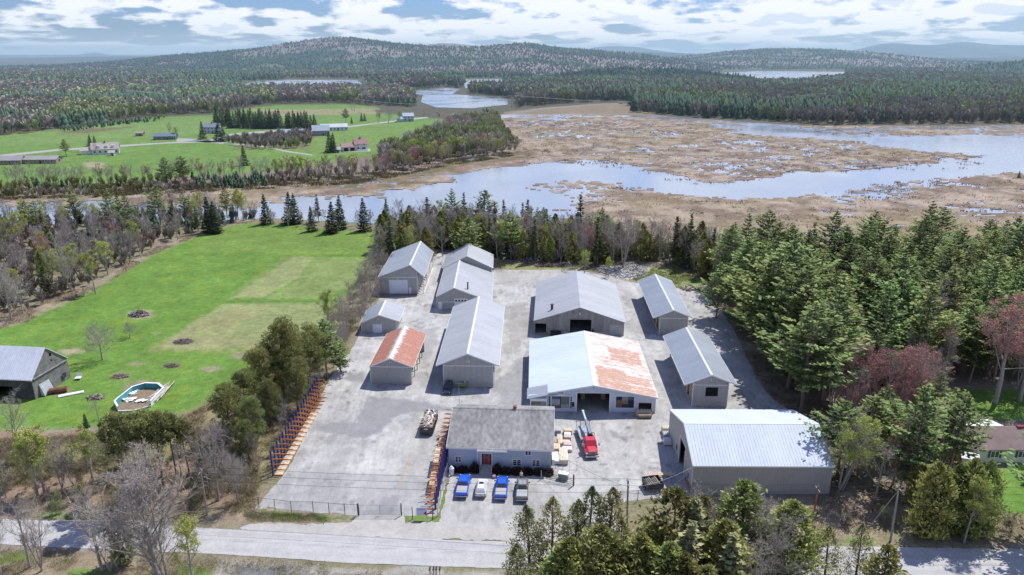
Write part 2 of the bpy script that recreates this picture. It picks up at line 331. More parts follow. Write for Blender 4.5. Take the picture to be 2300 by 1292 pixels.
# ------------------------------------------------------------------ one survey grid, every ground sheet is cut from it
ys=[46.]
while ys[-1]<1300: ys.append(ys[-1]+.35*(ys[-1]/80)**1.5)
ys=np.array(ys); us=np.linspace(-1.25,1.25,1500)
YG,UG=np.meshgrid(ys,us,indexing='ij'); XG=UG*YG
def sheet(name,poly,z,mat,colfn,nz=0.,ns=4.,test=None,world=False,zfn=None,snap=True):
    P=np.array(poly,float) if world else P2(poly)
    xc=(XG[:-1,:-1]+XG[1:,1:])/2; yc=(YG[:-1,:-1]+YG[1:,1:])/2
    lo=P.min(0)-nz; hi=P.max(0)+nz
    m=(xc>lo[0])&(xc<hi[0])&(yc>lo[1])&(yc<hi[1])
    x=xc[m]; y=yc[m]; d=sdist(x,y,P)
    if nz: d=d+(NOI(x,y,ns,4)-.5)*2*nz
    ok=d>0
    if test is not None: ok&=test(x,y,d)
    mm=np.zeros_like(m); mm[m]=ok
    ii,jj=np.nonzero(mm); W=XG.shape[1]
    q=np.stack([ii*W+jj,ii*W+jj+1,(ii+1)*W+jj+1,(ii+1)*W+jj],1)
    u,inv=np.unique(q,return_inverse=True); q=inv.reshape(q.shape)
    X=XG.ravel()[u]; Y=YG.ravel()[u]
    ed=np.concatenate([q[:,[0,1]],q[:,[1,2]],q[:,[2,3]],q[:,[3,0]]]); es=np.sort(ed,1); ue,cnt=np.unique(es,axis=0,return_counts=True); bv=np.unique(ue[cnt==1])
    if len(bv) and snap:
        def sd(a,b):
            r=sdist(a,b,P); return r+(NOI(a,b,ns,4)-.5)*2*nz if nz else r
        for _ in range(2):
            a,b=X[bv],Y[bv]; e=.05; d0=sd(a,b); gx=(sd(a+e,b)-d0)/e; gy=(sd(a,b+e)-d0)/e; g=np.hypot(gx,gy)+1e-6; cell=.35*(b/80)**1.5
            st=np.clip(-d0/g,-cell*.75,cell*.75); X[bv]=a+gx/g*st; Y[bv]=b+gy/g*st
    Z=np.full(X.shape,z) if zfn is None else z+zfn(X,Y)
    me=npmesh(name,np.stack([X,Y,Z],1),q,mat,colfn(X,Y),k=4)
    return mkobj(name,me,kind='structure')
M_ground=attrmat('ground_cover',detail=[(.9,.22),(5.,.28)],bump=.5)
M_grass=attrmat('meadow_grass',detail=[(.12,.12),(.6,.2),(4.,.32)],bump=.7)
M_road=attrmat('worn_asphalt',detail=[(.6,.09),(3.,.10),(12.,.14)],bump=.25,rough=.85)
# base ground: skip columns, then extend to the horizon
yb=np.concatenate([[-400,0,25],ys[::1],np.geomspace(1400,40000,26)]); ub=us[::2]; 
Yb,Ub=np.meshgrid(yb,ub,indexing='ij'); Xb=Ub*np.maximum(Yb,46.)*np.where(Yb<25,8,1)
Zb=-.06*np.ones_like(Xb); nr,ncn=Xb.shape
I,J=np.meshgrid(np.arange(nr-1),np.arange(ncn-1),indexing='ij'); q=np.stack([I*ncn+J,I*ncn+J+1,(I+1)*ncn+J+1,(I+1)*ncn+J],-1).reshape(-1,4)
mkobj('ground',npmesh('ground',np.stack([Xb.ravel(),Yb.ravel(),Zb.ravel()],1),q,M_ground,paint(Xb.ravel(),Yb.ravel()),k=4),kind='structure')
sheet('meadow',FIELD,-.045,M_grass,paint,1.5,6.)
sheet('farm_field',FAR1,-.03,M_grass,paint,6.,40.)
sheet('lawn',[(2135,880),(2190,872),(2420,885),(2420,950),(2240,948),(2150,915)],-.045,M_grass,paint,1.5,5)
sheet('lawn',[(2195,1055),(2420,1040),(2420,1150),(2300,1160),(2230,1140)],-.045,M_grass,paint,1.5,5)
# ------------------------------------------------------------------ yard
YARDP=[(574,1142),(626,1078),(655,1040),(690,960),(718,900),(735,862),(762,818),(792,782),(806,752),(815,728),(838,702),(852,670),(936,664),(955,615),(972,575),(1000,565),(1060,580),(1110,600),(1118,606),(1200,606),(1300,606),(1420,634),(1550,652),(1600,662),(1642,730),(1672,790),(1700,850),(1745,905),(1800,935),(1870,1040),(1862,1110),(1560,1112),(1385,1128),(1375,1150),(1385,1190),(1150,1204),(1000,1200),(986,1168),(1000,1125),(1008,1075),(1003,1072),(982,1158),(905,1158),(808,1158),(700,1150),(600,1140)]
yardpolys=[]
def yp(pts,v,soft=.6,nz=1.,amt=.85,ns=2.5): yardpolys.append((P2(pts),np.array(v,float),soft,nz,amt,ns))
D1=(.25,.25,.255); D2=(.32,.315,.31)
yp([(825,888),(900,898),(980,905),(1020,920),(900,930),(870,950),(855,975),(800,985),(745,975),(700,962),(745,950),(800,945),(820,915)],D1)
yp([(780,842),(815,836),(815,860),(780,856)],D1); yp([(700,1050),(830,980),(840,1000),(720,1075)],D2,1,2,.35)
yp([(880,740),(985,735),(975,775),(960,830),(955,870),(940,800),(900,760)],D2,1,1.5,.7)
yp([(1100,870),(1150,820),(1185,790),(1187,925),(1120,905)],D1,1,1.5,.7)
yp([(1120,690),(1180,680),(1195,760),(1150,790),(1140,740)],(.30,.28,.25),1.2,2.5,.6)
yp([(1125,612),(1170,610),(1170,640),(1125,650)],D2,1.2,2.5,.6)
yp([(1480,800),(1510,790),(1520,830),(1490,830)],D2,1,1.5,.5)
yp([(600,1090),(640,1050),(760,1060),(980,1075),(970,1160),(600,1145)],(.30,.30,.305),1.5,2,.45,5)
yp([(1420,930),(1450,935),(1440,1020),(1425,1010)],(.33,.30,.26),.6,.6,.5)
yp([(925,1010),(945,990),(900,1100),(890,1100)],(.42,.37,.28),.6,.8,.4)
yp([(800,1160),(905,1160),(900,1210),(820,1215),(790,1200)],(.27,.255,.23),.8,1.5,.8)
yp([(860,1115),(905,1110),(870,1165),(830,1165)],D1,.6,.5,.5)
yp([(985,1172),(1160,1170),(1150,1204),(985,1200)],(.42,.41,.40),.8,1.5,.7,1.5)
yp([(1640,662),(1560,655),(1650,800),(1740,900),(1800,935),(1700,800)],(.30,.28,.26),1.5,1.5,.6,3)
yp([(1110,606),(1300,606),(1300,640),(1110,640)],(.36,.35,.32),1.5,2,.5,3)
def yardpaint(x,y):
    n1=NOI(x*1.6,y*.7,14.); n2=NOI(x*2.2,y*.8,3.); n3=NOI(x,y,.8,3)
    n4=NOI(x*3,y*1.2,1.1,3); n5=NOI(x*.5+60,y*2.4,6.,4)
    n6=np.abs(NOI(x*1.1+.04*y+30,y*.05,1.3,2)-.5)*2; n7=NOI(x*2.5,y*2.5,1.,2)
    c=YARD*(.78+.05*(n6>.25)+.10*n6-.10*(n7>.72)+.34*n1+.26*(n2-.5)+.22*(n3-.5)+.20*(n4-.5)+.22*(n5-.5))[:,None]*np.array([1.,.995,.985])
    worn=np.clip((NOI(x*1.3+90,y*.9,5.)-.56)*9,0,1)[:,None]; c=c*(1-.17*worn)
    crack=(np.abs(NOI(x+40,y,9.,2)-.5)<.004)
    c[crack]*=.80; spot=np.clip((NOI(x+300,y+40,1.6,2)-.70)*12,0,1)*np.clip((NOI(x+20,y,16.,2)-.45)*6,0,1); c*=(1-.38*spot)[:,None]
    for P,col,soft,nz,amt,ns in yardpolys:
        d=sdist(x,y,P)+(NOI(x,y,ns,3)-.5)*2*nz; m=(np.clip(d/soft+.5,0,1)*amt)[:,None]; c=c*(1-m)+col*(.9+.2*n2[:,None])*m
    return c
sheet('paved_yard',YARDP,-.03,M_road,yardpaint,.5,1.5)
APR=[(800,1157),(905,1157),(910,1174),(985,1172),(1010,1180),(1385,1180),(1400,1200),(1700,1205),(1700,1222),(1150,1216),(800,1206),(560,1194),(520,1184),(600,1172),(690,1178),(790,1172)]
sheet('gravel_apron',APR,-.02,M_road,lambda x,y:np.array([.40,.385,.36])*(.78+.3*NOI(x,y,3.)+.2*NOI(x,y,.6))[:,None],.6,1.5)
ROAD=[(-500,1138),(0,1166),(240,1172),(560,1191),(800,1203),(1060,1215),(1500,1224),(1983,1228),(2300,1234),(2800,1246),(2800,1350),(2300,1312),(1700,1296),(1060,1274),(777,1264),(560,1248),(240,1234),(0,1222),(-500,1196)]
def roadpaint(x,y):
    P=P2([(-500,1166),(0,1193),(560,1218),(1060,1243),(1500,1257),(2300,1271),(2800,1290)])
    dc=np.interp(x,P[:,0],P[:,1]); c=np.array([.44,.435,.43])*(.9+.10*NOI(x*.15,y*2,1.)+.10*NOI(x,y,5.))[:,None]
    o=np.abs(y-dc-.1); c*=(1-.2*np.exp(-(o/.12)**2))[:,None]
    c*=(1-.10*np.exp(-((y-dc-1.7)/.5)**2)-.08*np.exp(-((y-dc+1.8)/.5)**2))[:,None]
    return c
sheet('road',ROAD,-.012,M_road,roadpaint,.15,2.)
for P in ([(-200,358),(0,348),(130,335),(240,328),(370,320),(470,315),(520,300),(620,292),(700,291),(760,286),(860,274),(960,262),(964,265),(860,277),(760,289),(700,295),(620,296),(530,304),(480,319),(370,323),(240,332),(130,339),(0,353),(-200,364)],[(400,311),(440,312),(520,322),(600,328),(640,338),(700,347),(704,350),(640,341),(600,331),(520,325),(440,318),(395,318)],
          [(1120,260),(1210,243),(1330,234),(1400,231),(1400,233),(1330,237),(1210,247),(1125,264)],[(770,336),(830,334),(832,340),(772,341)]):
    sheet('country_road',P,.0,M_road,lambda x,y:np.where((y<820)[:,None],np.array([[.36,.35,.33]]),np.array([[.23,.21,.18]])),1.,20.)
# ------------------------------------------------------------------ wetland: open water below, tussock marsh above
WET=[(1120,258),(1300,256),(1500,262),(1700,276),(1830,284),(2300,282),(2900,284),(3300,610),(1640,580),(1300,548),(1000,510),(860,503),(600,492),(300,500),(-500,520),(-500,452),(0,447),(200,446),(430,428),(560,420),(800,400),(900,380),(1000,358),(1080,345),(1150,335),(1175,318),(1130,290)]
m,nt,bs,out=newmat('river_water'); L=nt.links.new
geo=N(nt,'NewGeometry'); n=N(nt,'TexNoise',Scale=.9,Detail=3.); L(geo.outputs['Position'],n.inputs['Vector']); b=N(nt,'Bump',Strength=.22,Distance=.3); L(n.outputs[0],b.inputs['Height']); L(b.outputs[0],bs.inputs['Normal'])
n2=N(nt,'TexNoise',Scale=.02,Detail=4.); L(geo.outputs['Position'],n2.inputs['Vector']); rr=N(nt,'MapRange'); L(n2.outputs[0],rr.inputs[0]); rr.inputs[1].default_value=.35; rr.inputs[2].default_value=.65; rr.inputs[3].default_value=.05; rr.inputs[4].default_value=.3; L(rr.outputs[0],bs.inputs['Roughness'])
bs.inputs['Base Color'].default_value=(.29,.335,.40,1); bs.inputs['IOR'].default_value=1.6; bs.inputs['Specular IOR Level'].default_value=.5
M_water=m
one=lambda x,y:np.ones((len(x),3))
sheet('river_water',WET,.02,M_water,one,2.,20)
DRYS=[([(1125,270),(1250,262),(1400,263),(1560,276),(1640,292),(1600,300),(1720,307),(1830,314),(1930,324),(2060,342),(2180,350),(2190,368),(2060,383),(1900,378),(1760,388),(1650,402),(1560,410),(1480,402),(1430,385),(1330,368),(1210,362),(1160,345),(1140,315)],.80),
 ([(1180,412),(1260,402),(1340,408),(1420,425),(1480,440),(1430,470),(1330,470),(1260,440),(1190,425)],.50),
 ([(1400,425),(1480,440),(1600,452),(1750,450),(1900,436),(2000,410),(2150,402),(2300,395),(2900,390),(3300,650),(1600,610),(1400,580),(1300,500)],.72),
 ([(1770,290),(1850,278),(2900,280),(2900,300),(2300,304),(2130,302),(1990,308),(1880,303)],.66),
 ([(430,445),(560,425),(640,420),(800,405),(900,385),(1000,360),(1100,345),(1165,335),(1235,350),(1200,362),(1100,378),(1000,400),(960,420),(820,430),(700,434),(600,438)],.9),
 ([(1190,256),(1500,258),(1640,268),(1760,282),(1700,284),(1560,272),(1440,259),(1190,260)],.7),
 ([(-500,440),(0,440),(200,440),(430,425),(560,418),(600,440),(430,460),(200,452),(0,458),(-500,470)],.9)]
DRYW=[(P2(p),v) for p,v in DRYS]
CHAN=[(P2([(1400,256),(1500,260),(1620,270),(1740,285),(1860,299),(1990,316),(2090,330),(2200,345)]),19.),(P2([(1160,385),(1330,372),(1430,393),(1560,424),(1700,424),(1850,405),(2000,396),(2150,378),(2280,355)]),21.),(P2([(1330,374),(1260,390),(1150,405),(1020,425)]),20.)]
def marshlevel(x,y):
    l=np.full(x.shape,-1.)
    for P,v in DRYW:
        s=(x>P[:,0].min()-20)&(x<P[:,0].max()+20)&(y>P[:,1].min()-20)&(y<P[:,1].max()+20)
        d=sdist(x[s],y[s],P)+(NOI(x[s],y[s],25.,4)-.5)*22+2.
        l[s]=np.maximum(l[s],np.where(d>0,v,np.clip(-.2+v+d/30,-1,v)))
    return l
def marshtest(x,y,d):
    l=marshlevel(x,y); n=.40*NOI(x*.8,y,34.,4)+.38*NOI(x+33,y,9.,4)+.22*NOI(x+7,y*.8,2.6,3)
    n=(n-.5)*2.9+.5
    ok=n<l
    for P,wd in CHAN:
        dd=np.full(x.shape,1e9)
        for a,b in zip(P[:-1],P[1:]):
            ab=b-a; t=np.clip(((x-a[0])*ab[0]+(y-a[1])*ab[1])/(ab@ab),0,1); dd=np.minimum(dd,np.hypot(x-a[0]-t*ab[0],y-a[1]-t*ab[1]))
        ok&=dd+(NOI(x,y,18.,4)-.5)*26>wd
    return ok
def marshpaint(x,y):
    n1=NOI(x,y,40.); n2=NOI(x+9,y,9.,4); n3=NOI(x,y,2.5,3)
    k=np.clip((n2-.5)*3.4+.5,0,1)[:,None]; g=np.clip((n1-.5)*4+.1,0,1)[:,None]
    c=np.array([.34,.278,.218])*(1-k)+np.array([.185,.14,.11])*k
    c=c*(1-.4*g)+np.array([.25,.205,.10])*.4*g
    near=np.clip((330-y)/60,0,1)[:,None]; c=c*(1-near*.4)+np.array([.24,.19,.09])*near*.4
    gr=np.clip((sdist(x,y,DRYW[4][0])-3)/10,0,1)[:,None]*.8; c=c*(1-gr)+(np.array([.22,.15,.11])*(1-k)+np.array([.12,.12,.05])*k)*gr
    return c*(.75+.5*n3)[:,None]
M_marsh=attrmat('marsh_grass',detail=[(.15,.15),(1.2,.3)],bump=.8)
sheet('marsh',WET,.10,M_marsh,marshpaint,1.,20,snap=False,test=marshtest,zfn=lambda x,y:.5*np.clip(NOI(x,y,5.,3)-.4,0,1))
def flat_water(name,pts,z=.25):
    P=P2(pts); mb=MB().add([(a,b,z) for a,b in P],[tuple(range(len(P)))]); o=mb.build(name,M_water); tag(o,kind='structure'); return o
flat_water('lake_water',[(530,204),(560,186),(575,183),(640,180),(800,180),(815,190),(812,204)],.6)
flat_water('lake_water',[(1040,179),(1175,178),(1170,190),(1130,199),(1045,199)],.6)
flat_water('lake_water',[(1550,168),(1700,160),(1900,162),(1895,176),(1790,190),(1640,190),(1560,182)],.6)
flat_water('river_pool',[(915,210),(950,201),(1000,198),(1035,200),(1015,212),(1090,217),(1140,222),(1140,236),(1060,244),(980,242),(945,230),(950,214)],.3)
# ------------------------------------------------------------------ hills
def zat(py,Y):
    dz=-(py-646)/F; return HC+Y*(-math.sin(PIT)+dz*math.cos(PIT))/(math.cos(PIT)+dz*math.sin(PIT))
def xat(px,py,Y):
    dz=-(py-646)/F; return Y*((px-1150)/F)/(math.cos(PIT)+dz*math.sin(PIT))
HILLS=[]
M_hill=attrmat('hillside_forest',detail=[(.012,.12),(.045,.3)],bump=1.)
def hill(name,sil,D,wf,wb,nx,nyy,cols,rough=4.,base=0.,seed=0,foot=None):
    px=np.array([p[0] for p in sil],float); py=np.array([p[1] for p in sil],float)
    X0=np.array([xat(a,b,D) for a,b in sil]); Z0=np.array([zat(b,D) for b in py])
    xs=np.linspace(X0[0],X0[-1],nx); zr=np.interp(xs,X0,Z0)
    k=np.ones(9)/9; zs=np.convolve(np.pad(zr,4,'edge'),k,'valid')
    t=np.concatenate([np.linspace(-1,0,nyy),np.linspace(0,1,max(6,nyy//5))[1:]])
    T,Xg=np.meshgrid(t,xs,indexing='ij'); Y=D+np.where(T<0,T*wf,T*wb)
    n1=fbm(Xg+seed*977+9e3,Y+9e3,900.,4); n2=fbm(Xg+9e3,Y+seed*55+9e3,260.,4)
    prof=np.where(T<0,(1+T)**1.35*(1+ .0*T),(1-T)**1.2); prof=prof*prof*(3-2*prof)*.45+prof*.55
    near=np.exp(-(T/.25)**2)
    Z=(zs[None,:]+12)*prof*(1-(1-near)*(n1-.45)*.9)-12+ (1-near)*(n2-.5)*30*prof
    Xw=Xg*(Y/D)                                       # fan out with distance, so the slopes fill the sector
    j=rng.random(Z.shape); Z=Z+rough*(fbm(Xw+9e3,Y+9e3,26.,2)-.4)*1.6+(j-.5)*rough*.9
    con=np.clip((fbm(Xw+9e3+seed*31,Y*1.4+9e3,420.,4)-.5)*11+cols[3]+(j-.5)*1.2,0,1)[...,None]
    gr=np.clip((fbm(Xw+5e3,Y*1.5+7e3,170.,4)-.60)*9,0,1)[...,None]
    C=np.array(cols[0])*(1-con)+np.array(cols[1])*con; C=C*(1-gr*.6)+np.array(cols[2])*gr*.6
    C=C*(.72+.56*rng.random(Z.shape))[...,None]
    nr,ncn=Z.shape; I,J=np.meshgrid(np.arange(nr-1),np.arange(ncn-1),indexing='ij'); q=np.stack([I*ncn+J,I*ncn+J+1,(I+1)*ncn+J+1,(I+1)*ncn+J],-1).reshape(-1,4)
    HILLS.append((Xw,Y,Z,con[...,0],gr[...,0],T,seed)); return mkobj(name,npmesh(name,np.stack([Xw.ravel(),Y.ravel(),Z.ravel()],1),q,M_hill,C.reshape(-1,3),k=4),kind='structure')
PUR=(.215,.19,.18); CONI=(.04,.075,.055); LG=(.19,.21,.12)
hill('hills',[(-500,152),(0,150),(130,146),(250,139),(365,126),(430,121),(500,115),(560,110),(600,106),(640,98),(680,92),(720,86),(790,84),(850,91),(900,98),(960,103),(1030,106),(1080,106),(1120,102),(1160,98),(1190,97),(1230,104),(1280,109),(1340,113),(1400,118),(1480,127),(1560,139),(1640,152),(1760,163)],3700,1650,1200,1100,190,(PUR,CONI,LG,.12),seed=1)
hill('hills',[(1380,150),(1450,136),(1500,131),(1560,125),(1620,116),(1720,109),(1800,109),(1850,110),(1920,115),(1980,121),(2060,129),(2150,136),(2300,145),(2600,150)],4600,1600,1200,900,140,(PUR,CONI,LG,.15),seed=2)
hill('hills',[(1900,180),(1980,172),(2060,163),(2140,152),(2200,146),(2260,140),(2300,136),(2500,128),(2900,135)],2500,900,600,500,90,(PUR,CONI,LG,.3),seed=3)
hill('hills',[(1130,178),(1190,174),(1250,167),(1310,159),(1380,154),(1420,152),(1500,155),(1560,158),(1620,165),(1700,175)],1900,330,300,420,60,((.03,.05,.035),(.02,.045,.03),(.10,.10,.07),.9),seed=4)
hill('hills',[(880,112),(940,103),(990,97),(1030,99),(1080,105),(1140,112)],5600,900,900,200,20,(PUR,CONI,LG,.1),seed=5)
BL=((.10,.11,.12),(.05,.07,.07),(.12,.14,.09),.5)
hill('mountains',[(1270,118),(1310,112),(1340,106),(1370,104),(1410,105),(1440,107),(1480,114),(1540,121)],12500,1500,1500,220,20,BL,rough=2,seed=6)
hill('mountains',[(1880,118),(1925,111),(1960,103),(1990,97),(2030,98),(2060,101),(2110,101),(2140,96),(2170,94),(2200,97),(2230,101),(2300,102),(2500,104),(2900,110)],10500,2600,1500,400,40,BL,rough=2,seed=7)
hill('mountains',[(-300,125),(0,123),(60,125),(150,124),(185,122),(205,118),(225,119),(245,124),(300,126),(380,124),(420,128)],14000,1500,1500,320,16,BL,rough=2,seed=8)
hill('hills',[(-500,130),(0,131),(200,128),(370,126),(500,130),(620,134)],8200,2200,1500,500,40,((.06,.08,.08),(.04,.06,.06),(.1,.12,.08),.6),seed=9)
hill('hills',[(1340,121),(1380,119),(1460,117),(1500,119),(1560,121),(1640,126)],7600,1500,900,220,24,((.05,.07,.075),(.04,.06,.06),(.08,.1,.06),.6),seed=10)
hill('hills',[(1960,134),(2100,131),(2300,128),(2600,128)],6200,1300,900,320,40,((.10,.10,.10),CONI,LG,.5),seed=11)
# ------------------------------------------------------------------ tree templates (vertices, triangles, colours)
def quads(P,U,Vv,col,jit=.12,r=None):
    """leaf-clump kites: centre P, half axes U,V"""
    r=r or rng; n=len(P); V=np.empty((n,4,3)); V[:,0]=P-U; V[:,1]=P-Vv*.8; V[:,2]=P+U; V[:,3]=P+Vv
    nn=np.cross(U,Vv); nn/=np.linalg.norm(nn,axis=1,keepdims=True)+1e-9; V[:,1]+=nn*np.linalg.norm(U,axis=1,keepdims=True)*.25*(r.random((n,1))-.3)
    b=np.arange(n)*4; Fa=np.concatenate([np.stack([b,b+1,b+2],1),np.stack([b,b+2,b+3],1)])
    C=np.repeat(np.clip(col,0,1)*(1-jit+2*jit*r.random((n,1))),4,0)
    return V.reshape(-1,3),Fa,C
def tubes(A,B,ra,rb,col,n=3):
    A=np.asarray(A,float);B=np.asarray(B,float);m=len(A); ra=np.broadcast_to(ra,(m,));rb=np.broadcast_to(rb,(m,))
    d=B-A; d/=np.linalg.norm(d,axis=1,keepdims=True)+1e-9
    up=np.where(np.abs(d[:,2:3])<.9,np.array([[0,0,1.]]),np.array([[0,1.,0]])); x=np.cross(d,up); x/=np.linalg.norm(x,axis=1,keepdims=True); y=np.cross(d,x)
    V=np.empty((m,2*n,3))
    for i in range(n):
        a=2*math.pi*i/n; o=x*math.cos(a)+y*math.sin(a); V[:,i]=A+o*ra[:,None]; V[:,n+i]=B+o*rb[:,None]
    b=(np.arange(m)*2*n)[:,None]; Fa=[]
    for i in range(n):
        j=(i+1)%n; Fa+=[np.concatenate([b+i,b+j,b+n+j],1),np.concatenate([b+i,b+n+j,b+n+i],1)]
    C=np.broadcast_to(np.array(col,float),(m,3)) if np.ndim(col)==1 else col
    return V.reshape(-1,3),np.concatenate(Fa),np.repeat(C,2*n,0)
def slivers(A,B,w,col,r):
    d=B-A; s=np.cross(d,r.normal(size=d.shape)); s/=np.linalg.norm(s,axis=1,keepdims=True)+1e-9
    n=len(A); V=np.empty((n,3,3)); V[:,0]=A-s*w/2; V[:,1]=A+s*w/2; V[:,2]=B
    return V.reshape(-1,3),np.arange(3*n).reshape(n,3),np.repeat(np.broadcast_to(col,(n,3)) if np.ndim(col)==1 else col,3,0)
def merge(parts):
    Vs,Fs,Cs=[],[],[];o=0
    for V,Fa,C in parts: Vs.append(V);Fs.append(Fa+o);Cs.append(C);o+=len(V)
    return np.concatenate(Vs),np.concatenate(Fs),np.concatenate(Cs)
def unit(v): return v/(np.linalg.norm(v,axis=-1,keepdims=True)+1e-9)
def trunkline(h,r,lean,n=7):
    t=np.linspace(0,1,n+1); p=np.zeros((n+1,3)); p[:,2]=t*h; p[1:,:2]+=np.cumsum(r.normal(0,lean*h/n,(n,2)),0); return p
def trunk_mesh(p,r0,r1,col,n=6):
    k=len(p)-1; rr=np.linspace(r0,r1,k+1); return tubes(p[:-1],p[1:],rr[:-1],rr[1:],col,n)
def conifer(seed,h,Rm,z0,whorls,per,tuft,ntuft,base,tip,shape,droop=0.,irr=.35,lean=.012,dead=0,bark=(.22,.18,.15),up=.25):
    r=np.random.default_rng(seed); p=trunkline(h,r,lean); tr=[trunk_mesh(p,h*.017,h*.003,bark)]
    P=[];U=[];W=[];C=[]; LA=[];LB=[]
    zs=np.linspace(z0,.985,whorls)+r.normal(0,.006,whorls)
    side=r.uniform(0,6.28); 
    for z in zs:
        t=(z-z0)/(1-z0); c=np.array([np.interp(z*h,p[:,2],p[:,0]),np.interp(z*h,p[:,2],p[:,1]),z*h])
        k=max(3,int(round(per*(1-.35*t)+r.normal(0,.7))))
        for a in r.uniform(0,6.28)+np.arange(k)*6.283/k+r.normal(0,.28,k):
            Lb=Rm*shape(t)*(1-irr+irr*2*r.random()**1.2)*(1+.18*math.cos(a-side))
            if Lb<.25: Lb=.25
            d=np.array([math.cos(a),math.sin(a),0]); rise=(-droop+(up+droop)*t+r.normal(0,.06))*Lb
            e=c+d*Lb+np.array([0,0,rise]); LA.append(c); LB.append(e)
            m=max(3,int(ntuft*Lb/Rm)+2); s=r.uniform(.28,1.02,m)**.8
            sag=-.10*Lb*np.sin(s*3.14)+.10*Lb*s**2
            q=c+(e-c)*s[:,None]; q[:,2]+=sag; side_=np.cross(d,[0,0,1])
            q+=side_*(r.normal(0,.20,m)*Lb*(.35+.5*s))[:,None]; q[:,2]+=r.normal(0,.10,m)*tuft
            dirs=unit(d+side_*r.normal(0,.55,m)[:,None]+np.array([0,0,1])*(r.normal(.12,.3,m))[:,None])
            w_=unit(np.cross(dirs,np.array([0,0,1.])+r.normal(0,.5,(m,3))))
            sz=tuft*r.uniform(.6,1.3,m)[:,None]
            P.append(q);U.append(dirs*sz);W.append(w_*sz*.55)
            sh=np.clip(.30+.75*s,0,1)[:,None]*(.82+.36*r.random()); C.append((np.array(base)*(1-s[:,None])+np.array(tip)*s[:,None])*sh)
    # leader
    P=np.concatenate(P);U=np.concatenate(U);W=np.concatenate(W);C=np.concatenate(C)
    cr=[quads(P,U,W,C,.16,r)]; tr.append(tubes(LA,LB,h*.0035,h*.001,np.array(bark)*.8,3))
    if dead:
        zz=r.uniform(.12,z0,dead)*h; a=r.uniform(0,6.28,dead); A=np.stack([zz*0,zz*0,zz],1); B=A+np.stack([np.cos(a),np.sin(a),a*0+.1],1)*r.uniform(.6,2.,dead)[:,None]
        tr.append(tubes(A,B,.035,.012,(.30,.27,.24),3))
    return merge(tr),merge(cr)
def cedar(seed,h,Rm,n,base,tip,leaf=.3,z0=.04,shape=None,sparse=0,bark=(.16,.12,.09),lobes=9,z1=1.):
    r=np.random.default_rng(seed); p=trunkline(h,r,.015); tr=[trunk_mesh(p,h*.014,h*.003,bark)]
    shape=shape or (lambda t:np.minimum(1,(1-t)*2.6)**.62*np.minimum(1,.65+t*2.5))
    z=z0+(1-z0)*r.random(n)**1.15*z1; t=(z-z0)/(1-z0); a=r.uniform(0,6.28,n)
    lob=1+.22*np.sin(a*3+z*lobes+r.uniform(0,6))+.16*np.sin(a*5-z*lobes*2.3+r.uniform(0,6))+.12*np.sin(z*60+a*2)
    rad=Rm*shape(t)*lob*(r.uniform(.25,1,n)**.45)*(1+.12*r.normal(size=n))
    keep=fbm(a*1.6+seed*7+40,z*h*.55+seed,1.,3)>sparse; z,t,a,rad=z[keep],t[keep],a[keep],rad[keep]; n=len(z)
    P=np.stack([np.cos(a)*rad,np.sin(a)*rad,z*h],1); P[:,:2]+=np.stack([np.interp(z*h,p[:,2],p[:,0]),np.interp(z*h,p[:,2],p[:,1])],1)
    rd=np.stack([np.cos(a),np.sin(a),a*0],1)
    U=unit(rd*.5+np.array([0,0,.8])+r.normal(0,.45,(n,3)))*leaf*r.uniform(.6,1.3,n)[:,None]; W=unit(np.cross(U,r.normal(0,1,(n,3))))*leaf*.42
    f=np.clip(rad/(Rm*shape(t)+.01),0,1.1)[:,None]; cl=(.75+.5*fbm(a*2+9,z*h*.8,1.,2))[:,None]
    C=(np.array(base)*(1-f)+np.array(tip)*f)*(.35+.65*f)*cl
    m=60; zz=r.uniform(z0+.03,.93,m); aa=r.uniform(0,6.28,m); A=np.stack([zz*0,zz*0,zz*h],1); rr=Rm*shape((zz-z0)/(1-z0))*.8
    B=A+np.stack([np.cos(aa)*rr,np.sin(aa)*rr,rr*.35],1); tr.append(tubes(A,B,.03,.01,bark,3))
    return merge(tr),quads(P,U,W,C,.15,r)
